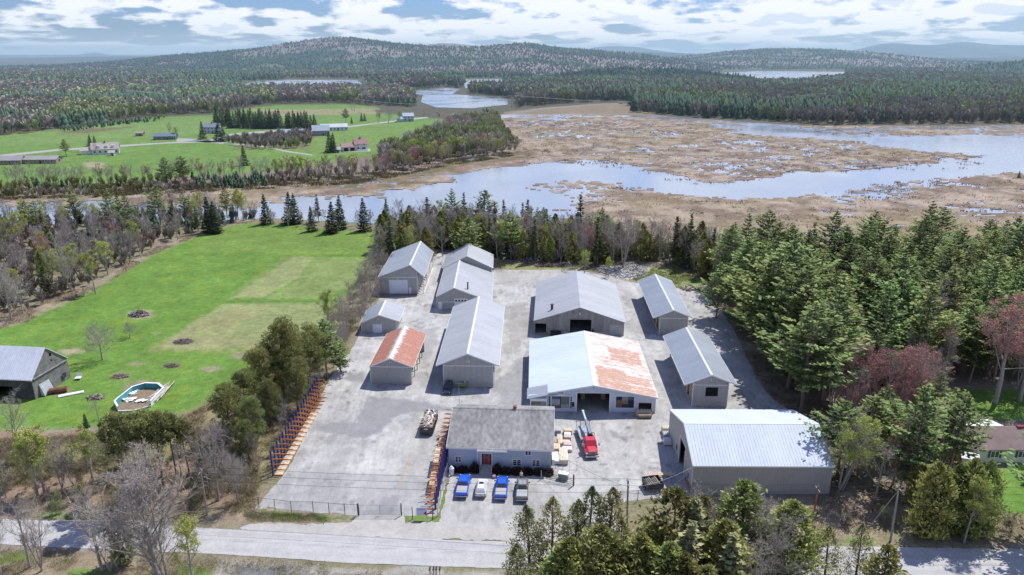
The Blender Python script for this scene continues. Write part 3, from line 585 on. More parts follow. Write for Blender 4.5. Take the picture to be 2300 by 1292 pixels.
def bare(seed,h,spread=.5,limbs=9,sub=7,twg=7,fork=.28,bark=(.35,.325,.30),twig=(.39,.35,.315),leaves=None,nleaf=0,leafs=.14,stems=1,tw=.035,upr=.65,lean=.02,thick=.016):
    r=np.random.default_rng(seed); tr=[];A1=[];B1=[];R1=[];A2=[];B2=[];A3=[];B3=[];A4=[];B4=[]
    for s_ in range(stems):
        ph=r.uniform(0,6.28); H=h*(1 if s_==0 else r.uniform(.7,.98)); p=trunkline(H*.8,r,lean)
        if stems>1: p[:,:2]+=np.outer(np.linspace(0,1,len(p))**.8,[math.cos(ph+s_*2.1),math.sin(ph+s_*2.1)])*h*.13+np.array([math.cos(s_*2.1),math.sin(s_*2.1)])*.15
        tr.append(trunk_mesh(p,h*thick/(stems**.4),h*.0035,bark))
        nl=max(5,int(limbs/(stems**.5)))
        for i in range(nl):
            z=fork+(1-fork)*((i+r.random())/nl)**.9*.97; zz=z*H*.8; c=np.array([np.interp(zz,p[:,2],p[:,0]),np.interp(zz,p[:,2],p[:,1]),zz])
            a=i*2.4+r.normal(0,.4)+ph; el=upr+r.normal(0,.15)+.25*z; Ln=H*spread*(1.05-z*.62)*r.uniform(.7,1.15)
            d=np.array([math.cos(a)*math.cos(el),math.sin(a)*math.cos(el),math.sin(el)])
            q=[c]; dd=d
            for k in range(4):
                dd=unit(dd+r.normal(0,.13,3)+np.array([0,0,.10])); q.append(q[-1]+dd*Ln/4)
            q=np.array(q); rr=np.linspace(h*.006*(1.2-z),h*.0018,5)
            for k in range(4): A1.append(q[k]);B1.append(q[k+1]);R1.append((rr[k],rr[k+1]))
            for k in range(sub):
                s=r.uniform(.2,1.); j=min(3,int(s*4)); c2=q[j]+(q[j+1]-q[j])*(s*4-j); d2=unit(unit(q[j+1]-q[j])*.6+r.normal(0,.6,3)+np.array([0,0,.35])); L2=Ln*.42*(1.25-s)*r.uniform(.6,1.2)
                m2=c2+d2*L2*.5; e2=m2+unit(d2+r.normal(0,.25,3)+np.array([0,0,.15]))*L2*.5; A2+= [c2,m2];B2+=[m2,e2]
                for t in range(twg):
                    u=r.random(); c3_=c2+(m2-c2)*u*2 if u<.5 else m2+(e2-m2)*(u*2-1); d3=unit(d2*.7+r.normal(0,.6,3)+np.array([0,0,.3])); L3=L2*.55*r.uniform(.5,1.2)+.15; e3=c3_+d3*L3; A3.append(c3_);B3.append(e3)
                    for v in range(3):
                        u2=r.uniform(.25,1); c4=c3_+(e3-c3_)*u2; A4.append(c4);B4.append(c4+unit(d3+r.normal(0,.55,3)+np.array([0,0,.2]))*L3*.55)
    R1=np.array(R1); tr.append(tubes(A1,B1,R1[:,0],R1[:,1],bark,4))
    A2,B2,A3,B3,A4,B4=[np.array(q) for q in (A2,B2,A3,B3,A4,B4)]
    cr=[tubes(A2,B2,h*.0016,h*.0010,np.array(bark)*.5+np.array(twig)*.5,3),slivers(A3,B3,tw,twig,r),slivers(A4,B4,tw*.8,np.array(twig)*1.05,r)]
    if nleaf:
        E_=np.concatenate([B4,B4*.6+A4*.4,B3]); i=r.integers(0,len(E_),nleaf); P=E_[i]+r.normal(0,.10,(nleaf,3)); U=unit(r.normal(size=(nleaf,3)))*leafs*r.uniform(.5,1.3,nleaf)[:,None]; W=unit(np.cross(U,r.normal(size=(nleaf,3))))*leafs*.6
        hgt=np.clip(P[:,2:3]/h,0,1); C=np.array(leaves)*(.65+.5*hgt)
        cr.append(quads(P,U,W,C,.22,r))
    return merge(tr),merge(cr)
def redpine(seed,h,Rm,z0,n,base,tip,dead=14,blobs=42,leaf=.26):
    r=np.random.default_rng(seed); p=trunkline(h,r,.012); bark=(.20,.15,.12); tr=[trunk_mesh(p,h*.014,h*.004,bark,7)]
    P=[];U=[];W=[];C=[];LA=[];LB=[]
    for i in range(blobs):
        t=r.random()**.9; z=(z0+(1-z0)*t)*h; a=r.uniform(0,6.28); rad=Rm*math.sqrt(max(.02,1-((t-.35)/.68)**2))*r.uniform(.35,1.); c=np.array([np.interp(z,p[:,2],p[:,0])+math.cos(a)*rad,np.interp(z,p[:,2],p[:,1])+math.sin(a)*rad,z+.2*rad])
        LA.append([np.interp(z,p[:,2],p[:,0]),np.interp(z,p[:,2],p[:,1]),z-.25*rad-.2]);LB.append(c)
        m=n//blobs; o=unit(r.normal(size=(m,3)))*r.uniform(.35,1.,m)[:,None]**.6*np.array([1,1,.85])*min(Rm*.34,1.05)*r.uniform(.45,1.3); q=c+o
        d=unit(o+np.array([0,0,.55])*Rm*.3+r.normal(0,.3,(m,3))); P.append(q);U.append(d*leaf*r.uniform(.6,1.3,m)[:,None]);W.append(unit(np.cross(d,r.normal(size=(m,3))))*leaf*.38)
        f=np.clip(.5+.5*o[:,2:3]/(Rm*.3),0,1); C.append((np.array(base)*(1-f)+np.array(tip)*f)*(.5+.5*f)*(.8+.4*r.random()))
    zz=r.uniform(.25,z0+.05,dead)*h; a=r.uniform(0,6.28,dead); A=np.stack([np.interp(zz,p[:,2],p[:,0]),np.interp(zz,p[:,2],p[:,1]),zz],1); B=A+np.stack([np.cos(a),np.sin(a),a*0-.08],1)*r.uniform(.5,2.2,dead)[:,None]
    tr+=[tubes(LA,LB,h*.004,h*.0015,bark,3),tubes(A,B,.035,.012,(.32,.29,.26),3)]
    return merge(tr),quads(np.concatenate(P),np.concatenate(U),np.concatenate(W),np.concatenate(C),.16,r)
sh_pine=lambda t:(1-t)**.82*(.55+.75*min(1,t*3.6)) if t<1 else 0
sh_spr=lambda t:(1-t)**.85
PB,PT=(.10,.155,.06),(.28,.36,.115); SB,ST=(.045,.08,.045),(.095,.15,.07)
YG_=(.44,.49,.12); RB=(.42,.20,.18)
print('templates')
K={}
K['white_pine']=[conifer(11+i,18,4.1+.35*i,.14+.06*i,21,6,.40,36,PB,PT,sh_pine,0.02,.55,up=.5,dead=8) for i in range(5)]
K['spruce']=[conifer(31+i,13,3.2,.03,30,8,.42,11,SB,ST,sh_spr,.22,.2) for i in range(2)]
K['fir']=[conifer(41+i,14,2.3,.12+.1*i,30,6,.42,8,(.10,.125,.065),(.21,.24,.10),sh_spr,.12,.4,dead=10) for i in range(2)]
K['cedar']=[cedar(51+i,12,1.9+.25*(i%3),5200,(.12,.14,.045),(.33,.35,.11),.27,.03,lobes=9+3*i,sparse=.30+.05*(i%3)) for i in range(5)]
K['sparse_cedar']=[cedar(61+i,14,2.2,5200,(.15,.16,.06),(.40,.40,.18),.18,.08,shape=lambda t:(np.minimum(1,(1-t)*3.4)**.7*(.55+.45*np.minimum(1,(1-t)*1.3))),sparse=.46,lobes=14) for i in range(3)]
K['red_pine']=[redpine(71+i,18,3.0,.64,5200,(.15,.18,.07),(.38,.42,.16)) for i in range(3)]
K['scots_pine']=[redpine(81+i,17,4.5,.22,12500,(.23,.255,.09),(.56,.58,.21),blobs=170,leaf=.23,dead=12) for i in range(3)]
K['bare_tree']=[bare(91+i,13,.46+.05*i,limbs=13,sub=8,twg=6,stems=1+(i%3),fork=.25,upr=.75) for i in range(5)]
K['big_bare']=[bare(141+i,13,.60,limbs=26,sub=9,twg=7,stems=1+i,fork=.10,upr=.85,lean=.03) for i in range(2)]
K['apple']=[bare(151,8,.85,limbs=20,sub=9,twg=8,stems=1,fork=.18,upr=.45,lean=.07,thick=.026)]
K['budding_tree']=[bare(101+i,13,.42,limbs=13,sub=8,twg=6,leaves=YG_,nleaf=5200,leafs=.10,stems=1+i%2,twig=(.38,.36,.25),upr=.8) for i in range(3)]
K['red_maple']=[bare(111+i,13,.44,limbs=13,sub=8,twg=6,leaves=RB,nleaf=3600,leafs=.085,twig=(.37,.27,.255),stems=1+i,upr=.8) for i in range(3)]
K['shrub']=[bare(121+i,3.2,.7,limbs=10,sub=6,twg=5,stems=3,fork=.05,tw=.03,upr=.7,twig=c_,leaves=l_,nleaf=n_,leafs=.10) for i,(c_,l_,n_) in enumerate([((.34,.26,.21),(.2,.2,.1),0),((.33,.24,.17),(.33,.29,.14),500),((.29,.24,.20),(.24,.27,.12),900)])]
K['larch']=[conifer(131+i,14,2.8,.05,34,8,.34,11,(.24,.25,.12),(.42,.43,.21),sh_spr,-.05,.3,bark=(.2,.17,.14)) for i in range(2)]
M_bark=attrmat('tree_bark',detail=[(3.,.2)],objrand=.15)
M_need=attrmat('needle_foliage',rough=.7,translucent=.25,objrand=.30,huerand=.028,spec=.25)
M_twig=attrmat('twigs_and_buds',rough=.8,translucent=.2,objrand=.18,huerand=.015,spec=.1)
TH={'big_bare':13,'apple':8,'white_pine':18,'spruce':13,'fir':14,'cedar':12,'sparse_cedar':14,'red_pine':18,'scots_pine':17,'bare_tree':13,'budding_tree':13,'red_maple':13,'shrub':3.2,'larch':14}
TM={}
for k,lst in K.items():
    TM[k]=[]
    for i,(t,c) in enumerate(lst):
        ht=max(t[0][:,2].max(),c[0][:,2].max()); s=TH[k]/ht
        lf=M_twig if k in('bare_tree','big_bare','apple','budding_tree','red_maple','shrub') else M_need
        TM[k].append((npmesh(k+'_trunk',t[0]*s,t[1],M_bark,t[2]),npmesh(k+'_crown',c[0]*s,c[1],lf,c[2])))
NAME={'big_bare':'bare_tree','apple':'apple_tree','bare_tree':'bare_tree','budding_tree':'budding_tree','red_maple':'red_maple_tree','cedar':'cedar_tree','sparse_cedar':'thin_cedar_tree','white_pine':'white_pine_tree','spruce':'spruce_tree','fir':'fir_tree','red_pine':'red_pine_tree','scots_pine':'bushy_pine_tree','shrub':'bare_shrub','larch':'larch_tree'}
TREECOUNT={}
def tree(kind,x,y,h,label,group=None,wide=1.,lean=0.,var=None):
    TREECOUNT[kind]=TREECOUNT.get(kind,0)+1
    v=var if var is not None else int(rng.integers(len(TM[kind]))); tm,cm=TM[kind][v%len(TM[kind])]
    o=bpy.data.objects.new(NAME[kind],None); COL.objects.link(o); o.location=(x,y,-.05); s=h/TH[kind]
    o.rotation_euler=(rng.normal(0,.03)+lean,rng.normal(0,.03),rng.uniform(0,6.28)); q=s*wide*rng.uniform(.9,1.1); o.scale=(q,q,s)
    tag(o,label,'shrub' if kind=='shrub' else 'tree',group)
    mkobj('stems' if kind=='shrub' else 'trunk',tm,o); mkobj('twigs' if kind=='shrub' else 'crown',cm,o); return o
def treepx(kind,px,py,top,label,group=None,**k):
    p=at(px,py); h=height_for(p.x,p.y,top); return tree(kind,p.x,p.y,h,label,group,**k)
PLACED=[]
def scatter(poly,spacing,mix,hr,label,group,avoid=(),maxn=999,world=False,wide=1.):
    P=np.array(poly,float) if world else P2(poly); lo=P.min(0); hi=P.max(0); n=0; tries=0; A=[P2(a) for a in avoid]
    N_=int((hi-lo).prod()/spacing**2*6)+50
    kinds=list(mix); pr=np.array([mix[k] for k in kinds],float); pr/=pr.sum()
    X=rng.uniform(lo[0],hi[0],N_); Y=rng.uniform(lo[1],hi[1],N_); ins=inpoly(X,Y,P)
    for a in A: ins&=~inpoly(X,Y,a)
    for x,y in zip(X[ins],Y[ins]):
        if n>=maxn: break
        if any((x-a)**2+(y-b)**2<((spacing+s)/2)**2*.8 for a,b,s in PLACED): continue
        px,_=pix(x,y,8.)
        if px<-120 or px>2420: continue
        k=kinds[int(rng.choice(len(kinds),p=pr))]; hh=hr[k] if isinstance(hr,dict) else hr
        tree(k,x,y,rng.uniform(*hh),label[k] if isinstance(label,dict) else label,group[k] if isinstance(group,dict) else group,wide=wide); PLACED.append((x,y,spacing)); n+=1
    return n
# ------------------------------------------------------------------ building materials
M={}
M['taupe']=pm('grey_metal_siding',(.385,.385,.375),.06,.5,.55,spec=.4,rib=(0,.45,.86))
M['taupe_y']=pm('grey_metal_side_siding',(.385,.385,.375),.06,.5,.55,spec=.4,rib=(1,.45,.86))
M['taupe_p']=pm('grey_panel_siding',(.39,.387,.375),.05,.4,.6,rib=(0,1.2,.93))
M['blue_siding']=pm('pale_blue_clapboard',(.43,.50,.60),.04,.6,.6,rib=(2,.22,.92))
M['whiteblue']=pm('white_painted_boards',(.60,.66,.74),.06,.8,.6,rib=(1,.3,.95))
M['whiteblue_x']=pm('white_painted_front',(.60,.66,.74),.06,.8,.6,rib=(0,.3,.95))
M['white']=pm('white_trim',(.78,.79,.80),.04,2.,.5)
M['door_white']=pm('white_panel_door',(.74,.78,.84),.04,1.,.5,rib=(2,.55,.9))
M['roof']=pm('light_grey_metal_roof',(.41,.42,.435),.09,1.,.42,metal=.15,spec=.5,rib=(1,.62,.965),sz=(.10,.9,1))
M['roof2']=pm('blue_grey_metal_roof',(.33,.36,.40),.09,1.,.45,metal=.15,spec=.5,rib=(1,.62,.955),sz=(.10,.9,1))
M['roof3']=pm('slate_grey_metal_roof',(.29,.325,.37),.09,1.,.45,metal=.15,spec=.5,rib=(1,.62,.955),sz=(.10,.9,1))
M['roofw']=pm('pale_blue_metal_roof',(.56,.63,.69),.07,1.,.45,metal=.1,spec=.5,rib=(1,.62,.98),sz=(.10,.9,1))
M['roofj']=pm('bright_ribbed_metal_roof',(.58,.64,.72),.07,1.,.62,metal=0,spec=.2,rib=(1,.52,.74),sz=(.10,.9,1))
M['shingle']=pm('worn_asphalt_shingles',(.265,.262,.255),.27,1.,.95,bump=.4,sz=(.09,.55,1))
M['wood_shade']=pm('shade_darkened_shingles',(.075,.075,.08),.3,2.,.95)  # darker copy of the old shingles, side wall shade put into the colour
M['wood_grey']=pm('weathered_barn_boards',(.30,.29,.275),.22,1.2,.9,rib=(0,.32,.75),sz=(3,1,.35))
M['wood_old']=pm('old_silvered_shingles',(.21,.205,.20),.3,2.2,.95,bump=.6)
M['wood_tan']=pm('fresh_lumber',(.62,.47,.30),.12,3.,.8,objrand=.12)
M['concrete']=pm('concrete',(.42,.39,.35),.12,2.,.9,bump=.2)
M['dark']=pm('dark_interior',(.03,.03,.035),.1,1.,.9)
M['glass']=pm('window_glass',(.03,.04,.055),.1,1.,.12,spec=.8)
M['red_door']=pm('red_door_paint',(.28,.03,.03),.08,2.,.4)
M['brick']=pm('red_brick',(.30,.11,.08),.2,6.,.9)
M['black']=pm('black_metal',(.035,.035,.04),.1,3.,.5,spec=.4)
M['steel']=pm('galvanised_steel',(.45,.47,.49),.12,3.,.4,metal=.6)
def rusty(name,base,rust,thr,axis_ridge,ridgew,sz,streak=True,patch=None,fine=1.):
    m,nt,bs,out=newmat(name); L=nt.links.new; tc=N(nt,'TexCoord'); mp=N(nt,'Mapping'); L(tc.outputs['Object'],mp.inputs[0]); mp.inputs[3].default_value=sz
    n=N(nt,'TexNoise',Scale=1.,Detail=6.,Roughness=.62); L(mp.outputs[0],n.inputs['Vector'])
    sp=N(nt,'SeparateXYZ'); L(tc.outputs['Object'],sp.inputs[0])
    a=N(nt,'Math',_operation='SUBTRACT',i1=axis_ridge); L(sp.outputs[0],a.inputs[0]); b=N(nt,'Math',_operation='ABSOLUTE'); L(a.outputs[0],b.inputs[0])
    mr=N(nt,'MapRange'); L(b.outputs[0],mr.inputs[0]); mr.inputs[1].default_value=ridgew*.2; mr.inputs[2].default_value=ridgew; mr.inputs[3].default_value=-.30; mr.inputs[4].default_value=.12
    q=N(nt,'Math',_operation='ADD'); L(n.outputs[0],q.inputs[0]); L(mr.outputs[0],q.inputs[1]); v=q.outputs[0]
    # sheet laps: bands across the slope that rust differently
    mu=N(nt,'Math',_operation='MULTIPLY',i1=1.15); L(sp.outputs[1],mu.inputs[0]); fl=N(nt,'Math',_operation='FLOOR'); L(mu.outputs[0],fl.inputs[0])
    wn=N(nt,'TexWhiteNoise',_noise_dimensions='1D'); L(fl.outputs[0],wn.inputs['W']); w1=N(nt,'Math',_operation='MULTIPLY_ADD',i1=.12,i2=-.06); L(wn.outputs[0],w1.inputs[0]); q2=N(nt,'Math',_operation='ADD'); L(v,q2.inputs[0]); L(w1.outputs[0],q2.inputs[1]); v=q2.outputs[0]
    fr=N(nt,'Math',_operation='FRACT'); L(mu.outputs[0],fr.inputs[0]); ls=N(nt,'Math',_operation='LESS_THAN',i1=.28); L(fr.outputs[0],ls.inputs[0])
    w2=N(nt,'Math',_operation='MULTIPLY',i1=-.10); L(ls.outputs[0],w2.inputs[0]); q4=N(nt,'Math',_operation='ADD'); L(v,q4.inputs[0]); L(w2.outputs[0],q4.inputs[1]); v=q4.outputs[0]
    for (x0,x1,y0,y1,amt) in (patch or []):
        pr=None
        for ax,lo,hi in ((0,x0,x1),(1,y0,y1)):
            g1=N(nt,'MapRange',_interpolation_type='SMOOTHSTEP'); L(sp.outputs[ax],g1.inputs[0]); g1.inputs[1].default_value=lo-.5; g1.inputs[2].default_value=lo+.5
            g2=N(nt,'MapRange',_interpolation_type='SMOOTHSTEP'); L(sp.outputs[ax],g2.inputs[0]); g2.inputs[1].default_value=hi-.5; g2.inputs[2].default_value=hi+.5; g2.inputs[3].default_value=1; g2.inputs[4].default_value=0
            mm=N(nt,'Math',_operation='MULTIPLY'); L(g1.outputs[0],mm.inputs[0]); L(g2.outputs[0],mm.inputs[1])
            if pr is None: pr=mm.outputs[0]
            else:
                m2=N(nt,'Math',_operation='MULTIPLY'); L(pr,m2.inputs[0]); L(mm.outputs[0],m2.inputs[1]); pr=m2.outputs[0]
        sm=N(nt,'Math',_operation='MULTIPLY_ADD',i1=amt); L(pr,sm.inputs[0]); L(v,sm.inputs[2]); v=sm.outputs[0]
    f=ramp(nt,v,[(thr-.10,(0,0,0)),(thr+.06,(1,1,1))])
    n2=N(nt,'TexNoise',Scale=3.,Detail=3.); L(tc.outputs['Object'],n2.inputs['Vector']); rc=ramp(nt,n2.outputs[0],[(.3,tuple(c*.75 for c in rust)),(.7,tuple(min(1,c*1.25) for c in rust))])
    mx=N(nt,'MixRGB'); L(f,mx.inputs[0]); mx.inputs[1].default_value=c3(base); L(rc,mx.inputs[2]); 
    lp=N(nt,'MixRGB',_blend_type='MULTIPLY'); g=N(nt,'Math',_operation='LESS_THAN',i1=.13); L(fr.outputs[0],g.inputs[0]); L(g.outputs[0],lp.inputs[0]); lp.inputs[2].default_value=(.88,.87,.86,1); L(mx.outputs[0],lp.inputs[1])
    L(lp.outputs[0],bs.inputs['Base Color']); bs.inputs['Roughness'].default_value=.6; return m
# ------------------------------------------------------------------ gabled building
def wallgrid(mb,plane,s0,s1,top,ops,d0,d1,z0=0.):
    """one wall from s0 to s1; top: list of (s,z) knots; ops: (sa,sb,za,zb) holes; d0..d1 thickness; plane 'x' wall runs along x, 'y' along y"""
    ks=sorted({round(k,4) for k in [s0,s1]+[t[0] for t in top if s0<t[0]<s1]+[v for o in ops for v in o[:2] if s0<v<s1]})
    tz=lambda s: float(np.interp(s,[t[0] for t in top],[t[1] for t in top]))
    for a,b in zip(ks[:-1],ks[1:]):
        m=(a+b)/2; iv=[(z0,z0)]; hs=sorted([(o[2],o[3]) for o in ops if o[0]<m<o[1]])
        cur=z0; segs=[]
        for h0,h1 in hs:
            if h0>cur: segs.append((cur,h0,cur,h0))
            cur=h1
        segs.append((cur,tz(a),cur,tz(b)))
        for za0,za1,zb0,zb1 in segs:
            if max(za1-za0,zb1-zb0)<.02: continue
            if plane=='x': p=[(a,d0,za0),(b,d0,zb0),(b,d1,zb0),(a,d1,za0),(a,d0,za1),(b,d0,zb1),(b,d1,zb1),(a,d1,za1)]
            else: p=[(d0,a,za0),(d0,b,zb0),(d1,b,zb0),(d1,a,za0),(d0,a,za1),(d0,b,zb1),(d1,b,zb1),(d1,a,za1)]
            mb.hexa(p)
def frame(mb,x0,x1,z0,z1,y,w=.12,t=.05):
    mb.box(x0-w,x0,y-t,y,z0-w,z1+w).box(x1,x1+w,y-t,y,z0-w,z1+w).box(x0,x1,y-t,y,z1,z1+w).box(x0,x1,y-t,y,z0-w,z0)
def frame_y(mb,y0,y1,z0,z1,x,w=.12,t=.05):
    mb.box(x-t,x,y0-w,y0,z0-w,z1+w).box(x-t,x,y1,y1+w,z0-w,z1+w).box(x-t,x,y0,y1,z1,z1+w).box(x-t,x,y0,y1,z0-w,z0)
def gable(name,label,cat,q,roofm,wallx,wally,capm=None,opsF=(),opsB=(),opsL=(),opsR=(),group=None,thick=.16,bandF=True,trim=True,skirt=None,th=.2,roofs=None,fm=None,trimm=None):
    x,y,deg,W,Ln,zl,zr,zt,fr,a,b,o=q
    root=thing(name,label,cat,(x,y,0),R(deg),group); rx=fr*W
    sl=lambda u: zl+(zt-zl)*u/rx if u<=rx else zr+(zt-zr)*(W-u)/(W-rx)
    top=lambda u: sl(u)-th-.01
    knots=[(a,top(a)),(rx,top(rx)),(W-b,top(W-b))]
    wf=MB(); wallgrid(wf,'x',a,W-b,knots,opsF,o,o+.15)
    wf.build('front_wall',fm or wallx,root)
    wb=MB(); wallgrid(wb,'x',a,W-b,knots,opsB,Ln-o-.15,Ln-o); wb.build('back_wall',wallx,root)
    m=MB(); wallgrid(m,'y',o+.15,Ln-o-.15,[(0,top(a)-.02),(Ln,top(a)-.02)],opsL,a,a+.15); m.build('side_wall',wally,root)
    m=MB(); wallgrid(m,'y',o+.15,Ln-o-.15,[(0,top(W-b)-.02),(Ln,top(W-b)-.02)],opsR,W-b-.15,W-b); m.build('side_wall',wally,root)
    ml,mr=roofs or (roofm,roofm)
    MB().hexa([(0,0,zl-th),(rx,0,zt-th),(rx,Ln,zt-th),(0,Ln,zl-th),(0,0,zl),(rx,0,zt),(rx,Ln,zt),(0,Ln,zl)]).build('roof',ml,root)
    MB().hexa([(rx,0,zt-th),(W,0,zr-th),(W,Ln,zr-th),(rx,Ln,zt-th),(rx,0,zt),(W,0,zr),(W,Ln,zr),(rx,Ln,zt)]).build('roof',mr,root)
    if trim:
        t=MB(); e=.03
        for yy0,yy1 in ((-.05,-.005),(Ln+.005,Ln+.05)):
            t.hexa([(-e,yy0,zl-th-.06),(rx,yy0,zt-th-.06),(rx,yy1,zt-th-.06),(-e,yy1,zl-th-.06),(-e,yy0,zl+.03),(rx,yy0,zt+.03),(rx,yy1,zt+.03),(-e,yy1,zl+.03)])
            t.hexa([(rx,yy0,zt-th-.06),(W+e,yy0,zr-th-.06),(W+e,yy1,zr-th-.06),(rx,yy1,zt-th-.06),(rx,yy0,zt+.03),(W+e,yy0,zr+.03),(W+e,yy1,zr+.03),(rx,yy1,zt+.03)])
        t.box(-.06,-.005,0,Ln,zl-th-.05,zl-.02).box(W+.005,W+.06,0,Ln,zr-th-.05,zr-.02)
        if bandF: t.box(a-.0,W-b,o-.06,o-.01,min(zl,zr)-th-.14,min(zl,zr)-th)
        for xx in (a,W-b-.12): t.box(xx,xx+.12,o-.05,o-.008,0,(top(a) if xx==a else top(W-b))-.3)
        t.build('trim',trimm or M['white'],root)
        rc=MB().hexa([(rx-.22,-.04,zt-.22*(zt-zl)/rx+.012),(rx,-.04,zt+.03),(rx,Ln+.04,zt+.03),(rx-.22,Ln+.04,zt-.22*(zt-zl)/rx+.012),(rx-.22,-.04,zt-.22*(zt-zl)/rx+.04),(rx,-.04,zt+.07),(rx,Ln+.04,zt+.07),(rx-.22,Ln+.04,zt-.22*(zt-zl)/rx+.04)])
        rc.hexa([(rx,-.04,zt+.03),(rx+.22,-.04,zt-.22*(zt-zr)/(W-rx)+.012),(rx+.22,Ln+.04,zt-.22*(zt-zr)/(W-rx)+.012),(rx,Ln+.04,zt+.03),(rx,-.04,zt+.07),(rx+.22,-.04,zt-.22*(zt-zr)/(W-rx)+.04),(rx+.22,Ln+.04,zt-.22*(zt-zr)/(W-rx)+.04),(rx,Ln+.04,zt+.07)]); rc.build('ridge_cap',capm or (roofm if trimm else M['white']),root)
    return root,top
def numeral(parent,txt,x,y,z,h=.55,mat=None):
    """shed number in small raised strokes, one mesh per digit"""
    S={'1':['c'],'2':['t','ru','m','ll','b'],'7':['t','ru','rl'],'8':['t','m','b','lu','ll','ru','rl'],'0':['t','b','lu','ll','ru','rl'],'9':['t','m','lu','ru','rl']}
    w=h*.5; t=h*.14; X=x-len(txt)*w*.7
    for ch in txt:
        mb=MB()
        for s in S[ch]:
            if s=='c': mb.box(X+w/2-t/2,X+w/2+t/2,y-.03,y,z,z+h)
            if s in('t','m','b'): zz={'t':z+h-t,'m':z+h/2-t/2,'b':z}[s]; mb.box(X+t*.5,X+w-t*.5,y-.034,y-.004,zz,zz+t)
            if s in('lu','ll','ru','rl'):
                xx=X if s[0]=='l' else X+w-t; z0=z+h/2+.003 if s[1]=='u' else z; mb.box(xx,xx+t,y-.03,y,z0,z0+h/2-.003)
        mb.build('number_sign',mat or M['white'],parent); X+=w*1.4
def slab_inside(root,x0,x1,y0,y1,z=.015,mat=None): return MB().box(x0,x1,y0,y1,-.05,z).build('floor',mat or M['concrete'],root)
def pipe(root,x,y,z0,z1,r=.2,name='vent_pipe',mat=None):
    o=MB().tube((x,y,z0),(x,y,z1),r,r,10).tube((x,y,z1),(x,y,z1+.12),r*1.5,r*1.5,10).build(name,mat or M['black'],root); return o
G_SH='grey lumber sheds around the paved yard'
# A: tall shed with big white door
qA=(-39.52,200.17,.3,13.6,27.7,5.4,5.4,9.1,.70,.02,2.11,.35)
rA,_=gable('storage_shed','tall grey shed with lopsided gable and one large white overhead door','shed',qA,M['roof2'],M['taupe_p'],M['taupe_y'],opsF=[(3.1,8.6,0,4.3)],group=G_SH)
f=MB().box(3.1,8.6,.42,.47,0,4.3).build('overhead_door',M['door_white'],rA); 
MB().box(8.9,9.6,.28,.34,0,2.).build('side_door',M['white'],rA)
numeral(rA,'12',5.8,.33,4.45,.5)
MB().box(13.2,13.4,.4,27,0,.2).bar((11.6,.45,0),(11.6,.45,5.1),.16).bar((13.3,.6,0),(13.3,.6,5.1),.14).bar((13.3,9.,0),(13.3,9.,5.1),.14).bar((13.3,18.,0),(13.3,18.,5.1),.14).bar((13.3,27.,0),(13.3,27.,5.1),.14).build('post',M['white'],rA)
# B: two-part long shed (front part saltbox, rear part higher)
p0=at(979.2,663,4.3)
qB=(-20.96,186.26,.7,15.4,27.8,4.1,2.5,6.6,.32,.02,.50,.55)
rB,_=gable('storage_shed','long two-part grey shed with lower front roof and a black vent pipe','shed',qB,M['roof'],M['taupe_p'],M['taupe_y'],opsF=[(4.9,8.6,0,3.2)],group=G_SH)
f=MB().box(4.9,8.6,.62,.68,0,3.2).build('garage_door',M['white'],rB)
g=MB()
for i in range(4): g.box(5.15+.85*i,5.75+.85*i,.60,.618,2.3,2.85)
g.build('window_row',M['glass'],f); KIDS.setdefault(f.name,[])
MB().box(.45,1.45,.48,.545,0,2.2).build('side_door',M['white'],rB); numeral(rB,'11',4.9,.5,4.7,.55); pipe(rB,8.6,3.,4.5,7.0)
MB().box(1.6,14.9,.49,.545,0,.7).build('plinth',M['concrete'],rB)
# rear part, its own taller gable
hb=MB(); W2=14.8; z_l,z_r,z_t,rx=3.9,3.0,7.9,7.2; yb0,yb1=27.9,43.
hb.add([(0.,yb0,0),(W2,yb0,0),(W2,yb0,z_r+.9),(rx,yb0,z_t-.2),(0,yb0,z_l),(0.,yb1,0),(W2,yb1,0),(W2,yb1,z_r+.9),(rx,yb1,z_t-.2),(0,yb1,z_l)],[(0,1,2,3,4),(9,8,7,6,5),(0,4,9,5),(1,6,7,2)])
hb.build('rear_wall',M['taupe_p'],rB)
MB().hexa([(-.6,yb0-.4,z_l-.2),(rx,yb0-.4,z_t-.2),(rx,yb1+.4,z_t-.2),(-.6,yb1+.4,z_l-.2),(-.6,yb0-.4,z_l),(rx,yb0-.4,z_t),(rx,yb1+.4,z_t),(-.6,yb1+.4,z_l)]).hexa([(rx,yb0-.4,z_t-.2),(W2+.6,yb0-.4,z_r+.7),(W2+.6,yb1+.4,z_r+.7),(rx,yb1+.4,z_t-.2),(rx,yb0-.4,z_t),(W2+.6,yb0-.4,z_r+.9),(W2+.6,yb1+.4,z_r+.9),(rx,yb1+.4,z_t)]).build('rear_roof',M['roof'],rB)
# C: long barn in the middle
qC=(-16.10,137.92,-1.2,13.4,36.9,5.2,5.3,8.0,.50,1.38,1.29,.49)
rC,_=gable('storage_shed','longest grey shed in the middle of the yard, blank front wall','shed',qC,M['roof'],M['taupe_p'],M['taupe_y'],opsL=[(y_,y_+4.2,0.3,4.2) for y_ in np.arange(1.5,34,4.8)],opsR=[(y_,y_+4.2,1.2,4.2) for y_ in np.arange(1.5,34,4.8)],group=G_SH)
numeral(rC,'10',6.8,.43,5.7,.6); MB().box(7.5,12.1,.44,.485,0,.95).build('plinth',M['concrete'],rC)
